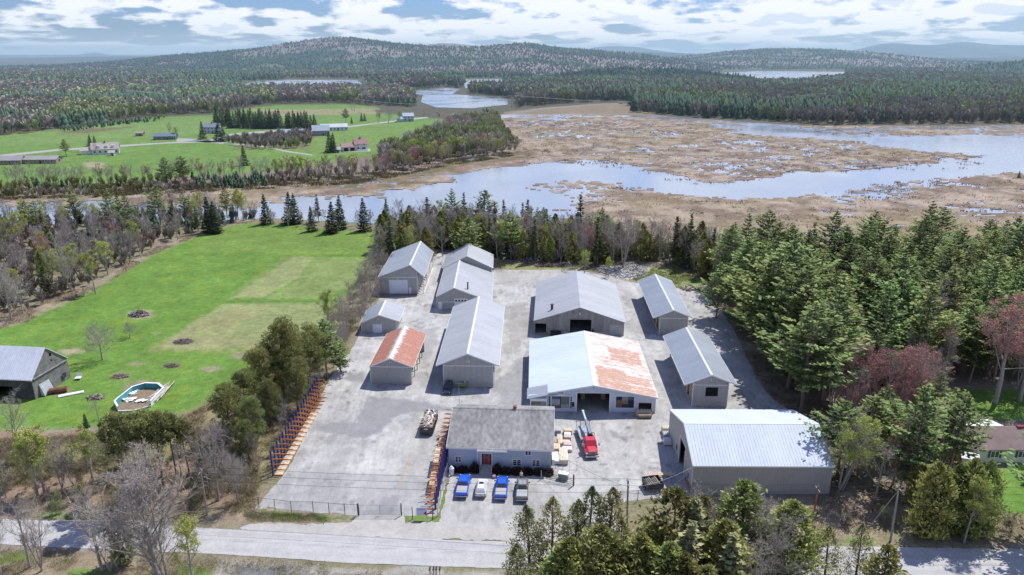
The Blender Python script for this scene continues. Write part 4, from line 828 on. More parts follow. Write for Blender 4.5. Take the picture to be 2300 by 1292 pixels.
# D: rusty roofed open-sided shed
qD=(-30.61,139.35,-1.9,9.5,18.8,4.3,4.3,6.3,.48,.02,.52,.52)
M['rustD']=rusty('rusted_red_metal_roof',(.55,.57,.58),(.38,.155,.10),.40,4.56,1.15,(.5,1.8,1))
rD,_=gable('storage_shed','small grey shed with rusty red roof and open right side','shed',qD,M['rustD'],M['taupe'],M['taupe_y'],opsR=[(y_,y_+3.2,0,3.6) for y_ in (1.2,4.7,8.2,11.7,15.2)],group=G_SH)
numeral(rD,'11',4.6,.46,4.9,.5)
# E: smallest shed
qE=(-38.52,168.83,.8,9.9,10.9,3.0,3.3,5.1,.48,.08,.89,.4)
rE,_=gable('storage_shed','smallest grey shed at the yard edge with a square white door','shed',qE,M['roof'],M['taupe_p'],M['taupe_y'],opsF=[(3.0,5.3,0,2.4)],group=G_SH,bandF=False,roofs=(M['roof3'],M['roof']))
MB().box(3.0,5.3,.46,.52,0,2.4).build('overhead_door',M['door_white'],rE); numeral(rE,'11',4.6,.37,3.5,.45)
# F: weathered timber barn
qF=(5.46,168.09,-3.2,23.3,31.7,3.8,3.7,7.6,.50,.09,.47,.52)
rF,_=gable('timber_barn','wide barn of weathered grey boards with dark central doorway','barn',qF,M['roof'],M['wood_grey'],M['wood_grey'],opsF=[(9.2,14.6,0,4.2),(.4,3.2,.3,2.9)],trim=False,bandF=False)
MB().box(9.0,9.2,.40,.5,0,4.4).box(14.6,14.8,.40,.5,0,4.4).box(9.2,14.6,.40,.5,4.2,4.4).build('door_frame',M['wood_grey'],rF)
MB().box(19.2,22.6,.45,.51,0,3.0).build('side_panel',M['taupe'],rF); MB().box(3.6,9.,.44,.505,0,.8).build('plinth',M['concrete'],rF); MB().box(14.9,19.,.44,.505,0,.8).build('plinth',M['concrete'],rF)
numeral(rF,'8',11.7,.5,5.4,.6); pipe(rF,4.6,4.5,4.5,6.6,.32); MB().box(4.3,7.,-.6,.42,0,1.1).build('log_bin',M['dark'],rF)
MB().bar((15.,.3,0),(15.,.3,1.6),.5).build('oil_drum',M['black'],rF)
# G: big shop with half rusted roof
qG=(3.31,126.94,-1.8,25.5,28.9,3.6,3.6,6.1,.50,.24,.31,.54)
M['rustG']=rusty('half_rusted_white_metal_roof',(.66,.63,.615),(.47,.27,.185),.66,12.75,1.2,(.75,1.9,1),patch=[(13.6,20.,.6,10.,.17),(20.,25.,.4,8.,.13),(17.6,24.5,14.5,21.5,.19),(13.,25.,.0,1.2,.1)])
opsG=[(9.6,16.0,0,4.15),(21.8,24.4,0.0,2.15),(17.3,20.9,1.0,3.5),(4.6,8.1,.7,3.35)]
rG,_=gable('lumber_store','big white fronted shop with half rusted roof and wide open doorway','shop',qG,M['roofw'],M['whiteblue_x'],M['whiteblue'],opsF=opsG,bandF=False,roofs=(M['roofw'],M['rustG']),capm=rusty('rusty_ridge_cap',(.7,.7,.7),(.35,.12,.08),.50,0,-1,(.3,.3,.3)))
MB().box(9.3,9.6,.46,.53,0,4.35).box(16.,16.3,.46,.53,0,4.35).box(9.6,16.,.46,.53,4.15,4.35).build('door_frame',M['white'],rG)
fw=MB(); frame(fw,17.3,20.9,1.0,3.5,.535,.14); w=fw.build('display_window',M['white'],rG)
cols=[(.10,.12,.16),(.03,.04,.08),(.30,.31,.34),(.18,.15,.13),(.24,.16,.10),(.36,.38,.40),(.05,.06,.1),(.28,.20,.15),(.13,.16,.2)]
def samples(parent,x0,x1,z0,z1,y,nx,nz_,cols,seed):
    r=random.Random(seed); dx=(x1-x0)/nx; dz=(z1-z0)/nz_
    for i in range(nx):
        for j in range(nz_):
            c=r.choice(cols); m=pm('siding_sample',c,.06,4.,.7,rib=(2,.14,.85)); MB().box(x0+i*dx+.01,x0+(i+1)*dx-.01,y,y+.04,z0+j*dz+.01,z0+(j+1)*dz-.01).build('siding_sample',m,parent)
samples(w,17.3,20.9,1.0,3.5,.57,3,3,cols,4)
fw=MB(); frame(fw,4.6,8.1,.7,3.35,.535,.12); w2=fw.build('display_window',M['white'],rG)
samples(w2,4.62,6.25,.72,3.3,.57,1,4,[(.3,.1,.1),(.1,.15,.25),(.45,.47,.5),(.25,.17,.12)],9); samples(w2,6.4,8.05,.72,3.3,.57,1,3,[(.45,.44,.38),(.5,.5,.48),(.2,.23,.22)],3)
for xx in (4.15,8.42):
    sb=MB().box(xx-.03,xx+.03,.512,.536,.7,3.3)
    for k in range(5): sb.box(xx-.13,xx+.13,.50,.534,.8+.52*k,1.15+.52*k)
    sb.build('sample_board',M['dark'],rG)
MB().add([(4.4,.3,3.55),(8.3,.3,3.55),(8.3,.53,3.6),(6.35,.3,3.95),(6.35,.53,3.98),(4.4,.53,3.6)],[(0,1,3),(1,2,4,3),(0,3,4,5)]).build('small_gable_hood',M['white'],rG)
MB().box(5.4,7.2,.46,.532,4.05,4.5).build('shop_sign',M['white'],rG)
o_=bpy.data.objects; sg=KIDS[rG.name][-1]; MB().box(5.75,6.5,.43,.458,4.2,4.28).box(6.55,6.8,.43,.458,4.15,4.4).build('sign_lettering',pm('sign_blue',(.08,.14,.3)),sg)
MB().box(8.6,9.05,.47,.533,1.1,2.1).build('notice_board',M['dark'],rG); numeral(rG,'1',12.8,.53,5.1,.45,M['dark'])
MB().box(21.8,24.4,.62,.66,2.15,3.1).build('roller_door',M['white'],rG); fw=MB(); frame(fw,21.8,24.4,0.12,3.1,.537,.12); fw.build('bay_frame',M['white'],rG)
MB().box(1.,24.8,1.2,28,-.05,.012).build('floor',M['concrete'],rG)
for xx in (10.7,14.9): MB().box(xx,xx+.9,6,14,.02,2.4).build('stock_rack',M['wood_tan'],rG)
MB().hexa([(-.35,-.9,3.3),(3.75,-.9,4.02),(3.75,3.2,4.18),(-.35,3.2,3.46),(-.35,-.9,3.4),(3.75,-.9,4.32),(3.75,3.2,4.62),(-.35,3.2,3.74)]).build('lean_to_roof',M['roof2'],rG)
MB().box(.3,3.6,-.5,.53,0,.25).box(.3,.45,-.5,.53,.25,3.25).box(3.45,3.6,-.5,.53,.25,3.8).box(.45,3.45,-.5,-.44,2.7,3.3).build('porch_frame',M['white'],rG)
samples(rG,.55,3.4,.6,2.4,.48,3,2,[(.4,.38,.3),(.35,.3,.2),(.5,.47,.4)],5)
# H, I: two right-hand sheds
qH=(35.60,167.67,-2.3,9.7,30.7,4.8,5.0,6.9,.51,1.72,.87,.44); qI=(34.53,129.03,-2.0,10.5,25.8,5.1,5.2,7.3,.50,1.82,1.55,.47)
rH,_=gable('storage_shed','narrow grey shed with dark grey roof, farther one of the right pair','shed',qH,M['roof3'],M['taupe_p'],M['taupe_y'],opsL=[(y_,y_+4.2,0.6,3.9) for y_ in np.arange(1.,28,4.9)],group=G_SH)
rI,_=gable('storage_shed','narrow grey shed with a square window of crossed lattice in its front','shed',qI,M['roof3'],M['taupe_p'],M['taupe_y'],opsL=[(y_,y_+4.2,0.6,3.9) for y_ in np.arange(1.,24,4.9)],opsF=[(4.4,6.9,2.3,4.3)],group=G_SH)
numeral(rH,'7',5.2,.4,5.5,.55); numeral(rI,'9',5.3,.42,5.7,.6)
lt=MB()
for i in range(6): lt.box(4.4,6.9,.52,.56,2.45+.31*i,2.55+.31*i)
for i in range(5): lt.box(4.55+.5*i,4.64+.5*i,.565,.6,2.3,4.3)
lt.build('window_lattice',M['dark'],rI); MB().box(1.95,8.8,.43,.465,0,.95).build('plinth',M['concrete'],rI)
for rr,n_ in ((rH,6),(rI,5)):
    for i in range(n_):
        s_=MB()
        for k in range(4): s_.box(2.05,3.6,1.3+4.9*i,4.6+4.9*i,.5+.75*k,.95+.75*k)
        s_.build('stacked_boards',M['wood_tan'],rr)
# J: warehouse with ridge along X
qJ=(29.10,117.84,-90.5,18.8,22.6,5.5,5.4,8.8,.59,.30,.24,.14)
rJ,_=gable('warehouse','large bright metal roofed warehouse at the lower right of the yard','warehouse',qJ,M['roofj'],M['taupe'],M['taupe_y'],opsF=[(9.2,13.2,0,5.2),(6.6,7.9,1.2,2.5),(15.5,16.6,1.2,2.6)],bandF=False)
MB().box(8.95,9.2,.07,.13,0,5.4).box(13.2,13.45,.07,.13,0,5.4).box(9.2,13.2,.07,.13,5.2,5.4).build('door_frame',M['white'],rJ)
for a_,b_ in ((6.6,7.9),(15.5,16.6)):
    fw=MB(); frame(fw,a_,b_,1.2,2.5,.135,.1); w_=fw.build('window',M['white'],rJ); MB().box(a_,b_,.18,.22,1.2,2.5).build('pane',M['glass'],w_)
MB().box(9.6,9.9,.9,1.2,0,2.6).build('yellow_bollard',pm('yellow_paint',(.6,.4,.05)),rJ); MB().box(14.6,18.2,.02,.12,.0,1.0).build('kick_board',pm('rust_board',(.35,.14,.09),.2),rJ)
# K: office
qK=(-10.31,121.67,-93.4,15.1,18.3,4.6,4.3,7.1,.41,.30,.25,.39)
rK,_=gable('office_building','pale blue office with grey shingle roof and a red front door','office',qK,M['shingle'],M['blue_siding'],M['blue_siding'],bandF=False,trimm=M['white'],opsR=[(6.0,7.7,.95,3.1)])
# ------------------------------------------------------------------ office front (faces +x in its own frame)
XW=14.85
def win_x(root,s0,s1,z0,z1,x=XW,nm='window',mull=2,rail=1,w=.11):
    m=MB(); m.box(x+.005,x+.06,s0-w,s0,z0-w,z1+w).box(x+.005,x+.06,s1,s1+w,z0-w,z1+w).box(x+.005,x+.06,s0,s1,z1,z1+w).box(x+.005,x+.06,s0,s1,z0-w,z0)
    for i in range(1,mull): c=s0+(s1-s0)*i/mull; m.box(x+.03,x+.05,c-.05,c+.05,z0,z1)
    for i in range(1,rail+1): c=z0+(z1-z0)*i/(rail+1); m.box(x+.032,x+.045,s0,s1,c-.025,c+.025)
    f=m.build(nm,M['white'],root); MB().box(x+.004,x+.024,s0,s1,z0,z1).build('pane',M['glass'],f); return f
win_x(rK,1.5,2.4,1.3,2.35); win_x(rK,11.4,12.7,1.0,2.1,mull=2,rail=2); win_x(rK,14.7,15.9,1.0,2.15,rail=2); win_x(rK,13.5,14.4,3.05,3.85,rail=0)
m=MB(); m.box(XW+.005,XW+.07,5.85,6.0,.95,3.25).box(XW+.005,XW+.07,7.7,7.85,.95,3.25).box(XW+.005,XW+.07,6.0,7.7,3.1,3.25); fr_=m.build('door_frame',M['white'],rK)
dr=MB().box(XW-.06,XW-.01,6.42,7.28,.97,3.08).build('front_door',M['red_door'],rK)
MB().box(XW-.008,XW+.012,6.62,7.08,2.3,2.9).build('pane',M['glass'],dr); MB().box(XW-.008,XW+.03,7.14,7.2,1.9,2.0).build('handle',M['steel'],dr)
MB().box(XW-.06,XW-.02,6.02,6.40,.97,3.08).box(XW-.06,XW-.02,7.30,7.68,.97,3.08).build('sidelight',pm('dark_red_glass',(.10,.02,.025),.1,2,.2),rK)
MB().box(XW+.0,XW+.03,6.40,6.42,.97,3.1).box(XW+.0,XW+.03,7.28,7.30,.97,3.1).build('door_trim',M['white'],rK)
st=MB()
for i in range(5): st.box(XW+.02+.34*i,XW+.36+.34*i,5.9,7.8,0,.92-.185*i)
st.build('front_steps',M['concrete'],rK)
h=MB()
for s_ in (5.85,7.85):
    h.tube((XW+.15,s_,.9),(XW+.15,s_,1.8),.03).tube((XW+1.7,s_,.1),(XW+1.7,s_,1.05),.03).tube((XW+.15,s_,1.8),(XW+1.7,s_,1.05),.03)
h.build('hand_rail',M['white'],rK)
# lower strip of roof over the entrance and eaves trim
MB().hexa([(15.06,5.3,4.05),(15.55,5.3,3.84),(15.55,10.4,3.84),(15.06,10.4,4.05),(15.06,5.3,4.27),(15.55,5.3,4.06),(15.55,10.4,4.06),(15.06,10.4,4.27)]).build('entrance_roof',M['shingle'],rK)
MB().box(15.555,15.60,5.25,10.45,3.80,4.08).box(XW+.01,XW+.06,5.2,5.35,0.,4.0).box(15.13,15.17,0,5.25,3.98,4.28).box(15.13,15.17,10.45,18.3,3.98,4.28).build('eaves_trim',M['white'],rK)
MB().box(XW+.02,XW+.1,8.6,9.8,3.35,3.62).build('entrance_sign',M['black'],rK)
MB().bar((XW+.07,16.6,.2),(XW+.07,16.6,3.9),.1).bar((XW+.07,17.3,.2),(XW+.07,17.3,3.9),.1).build('conduit',M['steel'],rK)
MB().box(5.6,6.2,10.9,11.5,5.4,7.55).box(5.55,6.25,10.85,11.55,7.55,7.65).build('chimney',M['brick'],rK)
MB().tube((.8,.4,4.5),(.8,.4,10.5),.035,.02,6).tube((.8,-.3,9.3),(.8,1.1,9.3),.02,.02,5).build('antenna',M['steel'],rK)
MB().box(XW-1.5,XW-.9,18.05,18.5,.6,1.7).build('meter_box',M['white'],rK)
# foundation shrubs
def blob_bush(name,label,x,y,rx,ry,h,cols,group=None,n=900,leaf=.16,mat=None,rz=0):
    r=np.random.default_rng(int(x*31+y*77)%99991); u=unit(r.normal(size=(n,3))); u[:,2]=np.abs(u[:,2]); f=r.uniform(.35,1,n)[:,None]**.5
    lump=(.8+.35*fbm(u[:,0]*3+40+x,u[:,1]*3+40,1.,2))[:,None]; P=u*f*lump*np.array([rx,ry,h]); d=unit(u+r.normal(0,.5,(n,3))); U=d*leaf*r.uniform(.6,1.4,n)[:,None]; W=unit(np.cross(d,r.normal(size=(n,3))))*leaf*.45
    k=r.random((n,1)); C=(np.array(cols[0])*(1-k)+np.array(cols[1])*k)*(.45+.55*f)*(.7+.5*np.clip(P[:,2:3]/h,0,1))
    b=quads(P,U,W,C,.2,r); A=np.zeros((26,3)); B=unit(np.concatenate([r.normal(0,.8,(26,2)),np.ones((26,1))],1))*np.array([rx,ry,h])*.8
    root=thing(name,label,'bush',(x,y,0),rz,group); mkobj('stems',npmesh('bush_stems',*(lambda t:(t[0],t[1]))(tubes(A,B,.03,.012,(.16,.12,.09),3)),M_bark,np.tile([.16,.12,.09],(26*6,1))),root); mkobj('twigs',npmesh('bush_twigs',b[0],b[1],mat or M_twig,b[2]),root); return root
def loc(root,x,y,z=0): return root.matrix_basis@Vector((x,y,z))
DK=((.06,.035,.03),(.11,.075,.06))
for s_,w_,hh,lab in ((1.2,.9,1.0,'low dark shrub left of the small office window'),(2.9,1.1,1.15,'low dark shrub under the small office window'),(4.9,1.0,2.1,'tall dark shrub just left of the office steps'),(8.7,.9,1.8,'tall dark shrub just right of the office steps'),(10.3,1.1,1.2,'dark shrub between the steps and the office windows'),(12.1,1.1,1.3,'dark shrub under the middle right office window'),(13.9,1.1,1.25,'dark shrub between the two right office windows'),(15.9,1.1,1.2,'dark shrub under the rightmost office window'),(17.5,.9,1.1,'dark shrub at the right corner of the office')):
    p=loc(rK,XW+.95,s_); blob_bush('foundation_shrub',lab,p.x,p.y,w_,.8,hh,DK,'shrubs along the office front')
# ------------------------------------------------------------------ old barn, far left
M['roofL']=pm('old_tin_roof',(.80,.83,.86),.08,.4,.5,metal=.2,spec=.4,rib=(1,.5,.88))
qL=(-122.13,145.61,-95.9,10.8,25.,4.8,4.4,9.5,.51,.05,.27,.2)
rL,_=gable('old_barn','tumbledown old barn with silvery tin roof and shingled gable','barn',qL,M['roofL'],M['wood_old'],M['wood_shade'],trim=False,bandF=False,opsB=[(4.1,4.7,6.9,7.7),(4.2,4.6,5.8,6.3)],opsR=[(16.,20.,.4,2.6)])
MB().hexa([(9.2,25.0,.1),(6.4,25.0,.1),(6.4,25.8,.1),(9.2,25.8,.1),(9.2,24.9,2.6),(6.4,24.9,2.6),(6.4,25.0,2.6),(9.2,25.0,2.6)]).build('glazed_lean_to',pm('dusty_glazing',(.50,.54,.56),.2,5.,.4,rib=(0,.35,.5)),rL)
MB().box(1.5,2.6,24.99,25.06,.9,2.0).build('window',M['glass'],rL)
MB().box(.3,10.3,24.82,25.03,4.25,4.42).build('gable_trim',M['wood_grey'],rL)
MB().hexa([(7.2,19.6,7.0),(8.6,19.6,5.75),(8.6,20.6,5.75),(7.2,20.6,7.0),(7.2,19.6,7.2),(8.6,19.6,5.95),(8.6,20.6,5.95),(7.2,20.6,7.2)]).build('roof_patch',M['roof3'],rL)
def simple(name,label,cat,loc_,rz=0,group=None): return thing(name,label,cat,loc_,rz,group)
p=at(132,882); t=simple('rusty_tank','rusty cylindrical tank lying on the grass beside the old barn','tank',(p.x,p.y,0),R(22)); MB().tube((-1.6,0,.65),(1.6,0,.65),.6,.6,14).build('shell',pm('rust',(.22,.10,.07),.25,3.,.9),t,smooth=False); MB().box(-1.1,-.9,-.5,.5,0,.2).box(.9,1.1,-.5,.5,0,.2).build('leg',M['dark'],t)
p=at(160,886); o=MB().rbox((p.x,p.y,.1),(4.6,1.1,.12),R(30)).rbox((p.x+.2,p.y+.1,.2),(3.9,.8,.06),R(27)).build('white_board',M['white']); tag(o,'long pale board lying on the lawn beside the rusty tank','board')
p=at(176,852); t=simple('garden_chair','pale slatted chair on the grass right of the old barn','chair',(p.x,p.y,0),R(10)); MB().box(-.6,.6,-.5,.5,.35,.42).build('seat',M['white'],t); MB().hexa([(-.6,.5,.4),(.6,.5,.4),(.6,.56,.4),(-.6,.56,.4),(-.6,.8,1.1),(.6,.8,1.1),(.6,.86,1.1),(-.6,.86,1.1)]).build('backrest',M['white'],t)
lg=MB(); [lg.box(a,a+.07,b,b+.07,0,.35) for a in (-.6,.53) for b in (-.5,.43)]; lg.build('leg',M['white'],t)
# ------------------------------------------------------------------ brown roofed house at right
M['brownroof']=pm('brown_roof_shingles',(.23,.175,.16),.12,2.,.95,bump=.3); M['cream']=pm('cream_siding',(.62,.62,.48),.05,1.,.7,rib=(2,.2,.93))
qM=(80.0,116.6,-90.,8.4,22.,2.7,2.7,4.9,.5,.4,.4,.4)
rM,_=gable('bungalow','brown roofed cream bungalow among trees at the right edge','house',qM,M['brownroof'],M['cream'],M['cream'],trim=False,bandF=False)
for s_ in (3.4,8.2):
    f=MB(); x=8.0; f.box(x+.005,x+.05,s_,s_+1.5,.95,1.05).box(x+.005,x+.05,s_,s_+1.5,2.2,2.3).box(x+.005,x+.05,s_+.7,s_+.8,1.05,2.2).box(x+.005,x+.05,s_,s_+.08,1.05,2.2).box(x+.005,x+.05,s_+1.42,s_+1.5,1.05,2.2)
    w_=f.build('window',M['white'],rM); MB().box(x+.004,x+.03,s_+.08,s_+1.42,1.05,2.2).build('pane',M['glass'],w_); MB().box(x+.004,x+.05,s_-.45,s_-.05,.95,2.3).box(x+.004,x+.05,s_+1.55,s_+1.95,.95,2.3).build('shutter',pm('green_shutter',(.05,.12,.12)),w_)
MB().box(3.9,4.5,9.8,22.3,4.72,5.1).build('red_ridge_strip',pm('dark_red_paint',(.25,.05,.06)),rM); 
MB().box(-2.4,.4,3.5,9.5,0,2.5).build('porch_room',M['white'],rM); MB().hexa([(-2.8,3.2,2.5),(1.2,3.2,3.3),(1.2,9.8,3.3),(-2.8,9.8,2.5),(-2.8,3.2,2.6),(1.2,3.2,3.42),(1.2,9.8,3.42),(-2.8,9.8,2.6)]).build('porch_roof',M['white'],rM)
MB().tube((6.9,2.2,3.35),(6.9,2.2,3.9),.05).tube((6.8,2.1,3.9),(6.95,2.25,3.95),.38,.38,14).build('satellite_dish',M['white'],rM)
p=at(2172,1045); t=simple('garden_shed','small white roofed garden shed left of the brown bungalow','shed',(p.x,p.y,0),R(-20)); MB().box(-1.2,1.2,-1,1,0,1.9).build('wall',M['cream'],t); MB().prism([(-1.3,1.9),(1.3,1.9),(0,2.5)],'x',-1.4,1.4).build('roof',M['white'],t); MB().box(-.4,.4,-1.04,-1.005,.05,1.7).build('door',M['white'],t)
# ------------------------------------------------------------------ far farmhouses
def farhouse(name,label,px,py,Lx,Wy,h,rh,deg,wall,roof,nw=4,chim=False,cat='house',extra=None):
    p=at(px,py); t=thing(name,label,cat,(p.x,p.y,0),R(deg)); wm=pm(name+'_wall',wall,.06,.5,.7); rm=pm(name+'_roof',roof,.08,.5,.8)
    MB().prism([(0,0),(Wy,0),(Wy,h),(Wy/2,h+rh-.1),(0,h)],'x',-Lx/2,Lx/2).build('wall',wm,t)
    e=.5; MB().add([(-Lx/2-e,-e,h-e*rh/(Wy/2)),(Lx/2+e,-e,h-e*rh/(Wy/2)),(Lx/2+e,Wy/2,h+rh),(-Lx/2-e,Wy/2,h+rh),(Lx/2+e,Wy+e,h-e*rh/(Wy/2)),(-Lx/2-e,Wy+e,h-e*rh/(Wy/2)),
      (-Lx/2-e,-e,h-e*rh/(Wy/2)+.18),(Lx/2+e,-e,h-e*rh/(Wy/2)+.18),(Lx/2+e,Wy/2,h+rh+.18),(-Lx/2-e,Wy/2,h+rh+.18),(Lx/2+e,Wy+e,h-e*rh/(Wy/2)+.18),(-Lx/2-e,Wy+e,h-e*rh/(Wy/2)+.18)],
      [(0,1,2,3),(3,2,4,5),(6,9,8,7),(9,11,10,8),(0,6,7,1),(4,10,11,5),(0,3,9,6),(3,5,11,9),(1,7,8,2),(2,8,10,4)]).build('roof',rm,t)
    for fl in range(2 if h>4.5 else 1):
        for i in range(nw):
            x=-Lx/2+Lx*(i+.5)/nw; z=1.1+2.6*fl
            w_=MB().box(x-.75,x+.75,-.09,-.01,z-.15,z+1.35).build('window',M['white'],t); MB().box(x-.6,x+.6,-.13,-.095,z,z+1.2).build('pane',M['glass'],w_)
    for z in ([1.1,3.7] if h>4.5 else [1.1]):
        w_=MB().box(Lx/2+.01,Lx/2+.09,Wy/2-.7,Wy/2+.7,z-.1,z+1.3).build('window',M['glass'],t)
    MB().box(Lx*.12-.5,Lx*.12+.5,-.1,-.01,0,2.1).build('door',M['dark'],t)
    if chim: MB().box(-.5,.5,Wy/2-.5,Wy/2+.5,h+rh*.6,h+rh+1.2).build('chimney',M['brick'],t)
    return t,wm,rm
WH=(.66,.68,.70)
t,wm,rm=farhouse('farmhouse','white farmhouse with pale pink roof behind a lone bare tree',238,346,17,10,3.6,3.8,25,WH,(.42,.36,.33),5,True)
for x in (-4,1,5): MB().box(x-.8,x+.8,.7,3.,4.2,5.9).build('dormer',wm,t)
MB().box(-15.5,-8.7,1.5,8,0,2.8).build('garage_wing',wm,t); MB().prism([(1.,2.8),(8.5,2.8),(4.7,4.7)],'x',-16,-8.8).build('garage_roof',rm,t)
farhouse('garden_shed','tiny white shed on the lawn right of the pink roofed farmhouse',251,350,3.5,3,2.2,1.2,15,WH,(.5,.47,.42),1,cat='shed')
farhouse('bungalow','dark slate roofed low house beside a yellow tree',370,314,17,9,2.8,2.2,12,(.12,.16,.2),(.16,.20,.25),4)
farhouse('garden_shed','small brown shed in bushes left of the slate roofed house',313,306,6,5,2.6,1.4,8,(.3,.24,.18),(.35,.3,.25),1,cat='shed')
farhouse('farmhouse','grey blue house half hidden behind two dark spruces',474,300,13,10,5.6,3.,0,(.42,.46,.52),(.22,.25,.30),4,True)
farhouse('farmhouse','long low house with blue grey roof beyond the brushy hedge',652,305,22,9,2.9,2.2,14,(.33,.36,.38),(.36,.43,.52),6)
t,wm,rm=farhouse('barn','grey gabled barn building in front of the long white house',722,305,14,12,4.4,4.,18,(.30,.31,.31),(.33,.38,.45),2,cat='barn')
farhouse('farmhouse','long white house with pale roof and row of windows behind the grey barn',752,294,24,8,3.4,2.6,22,WH,(.55,.58,.62),7)
t,wm,rm=farhouse('farmhouse','white farmhouse with red roof, chimney and attached garage by a dark spruce',812,338,9,9,4.6,3.6,20,WH,(.36,.22,.21),2,True)
MB().box(-14,-4.6,-1,6.5,0,3.1).build('garage_wing',wm,t); MB().prism([(-1.6,3.1),(7.2,3.1),(2.8,5.4)],'x',-14.5,-4.7).build('garage_roof',rm,t)
for x in (-12.8,-8.2): MB().box(x,x+3.2,-1.06,-1.005,0.05,2.4).build('garage_door',M['dark'],t)
MB().box(-3.2,4.2,-1.8,-.15,0,.9).build('deck',M['white'],t)
farhouse('garden_shed','small white shed at the foot of the big dark spruce',758,343,4,3.5,2.4,1.3,10,WH,(.5,.5,.5),1,cat='shed')
t,wm,rm=farhouse('farmhouse','tall pale blue house at the end of the country road',918,273,11,9,5.6,2.8,15,(.46,.53,.60),(.42,.48,.55),3)
MB().box(-12,-5.6,-3,5,0,3.).build('garage_wing',wm,t); MB().prism([(-3.5,3.),(5.5,3.),(1,5.)],'x',-12.5,-5.7).build('garage_roof',rm,t)
farhouse('farmhouse','low brown house with grey roof at the left edge',14,370,18,8,2.8,2.2,6,(.30,.22,.19),(.33,.32,.32),4)
farhouse('stable','long brown outbuilding with two grey roofs near the left edge',80,368,26,8,2.7,1.8,4,(.33,.25,.21),(.34,.32,.32),5,cat='stable')
farhouse('farmhouse','white roofed house deep in the bare woods',267,250,12,8,3,2.5,0,WH,(.75,.75,.78),2)
farhouse('farmhouse','second pale house glimpsed in the bare woods at far left',24,225,12,8,3.5,2.5,0,WH,(.7,.7,.7),2)
farhouse('farmhouse','pale grey house glimpsed among the woods left of the yellow trees',117,229,14,8,3.5,2.5,0,WH,(.6,.62,.65),2)
farhouse('farmhouse','white roofed house in the dark forest beyond the marsh',1548,243,16,9,3.,2.5,0,WH,(.7,.72,.76),3)
# ------------------------------------------------------------------ vehicles
def wheel(parent,x,y,r,w):
    o=MB().tube((x-w/2,y,r),(x+w/2,y,r),r,r,18).build('wheel',pm('tyre_rubber',(.02,.02,.022),.1,3.,.85) if 'tyre' not in M else M['tyre'],parent)
    s=1 if x>0 else -1
    MB().tube((x+s*(w/2-.02),y,r),(x+s*(w/2+.012),y,r),r*.6,r*.55,14).build('rim',M['steel'],o); return o
M['tyre']=pm('tyre_rubber',(.02,.02,.022),.1,3.,.85)
def paintmat(name,c,rough=.25):
    m=pm(name,c,.03,.8,rough,spec=.6); b=[n for n in m.node_tree.nodes if n.type=='BSDF_PRINCIPLED'][0]; b.inputs['Coat Weight'].default_value=.6; b.inputs['Coat Roughness'].default_value=.08; return m
M['car_glass']=pm('tinted_car_glass',(.015,.018,.022),.05,1.,.06,spec=.9)
M['cover']=pm('vinyl_bed_cover',(.36,.38,.38),.05,2.,.6); M['red_lens']=pm('red_lens',(.35,.02,.02),.05,1.,.2); M['lamp']=pm('clear_lamp',(.7,.72,.75),.03,1.,.15); M['plate']=pm('number_plate',(.6,.65,.7),.05,2.,.4)
def loft(mb,secs):
    n=len(secs[0]); vs=[v for s in secs for v in s]; fs=[]
    for k in range(len(secs)-1):
        for i in range(n): j=(i+1)%n; fs.append((k*n+i,k*n+j,(k+1)*n+j,(k+1)*n+i))
    fs+=[tuple(range(n-1,-1,-1)),tuple(range((len(secs)-1)*n,len(secs)*n))]; mb.add(vs,fs); return mb
def sec(y,w,z0,z1,r=.12,wt=None):
    wt=wt or w; return [(-w/2+r*.5,y,z0),(w/2-r*.5,y,z0),(w/2,y,z0+r),(w/2,y,(z0+z1)/2),(wt/2,y,z1-r),(wt/2-r,y,z1),(-wt/2+r,y,z1),(-wt/2,y,z1-r),(-w/2,y,(z0+z1)/2),(-w/2,y,z0+r)]
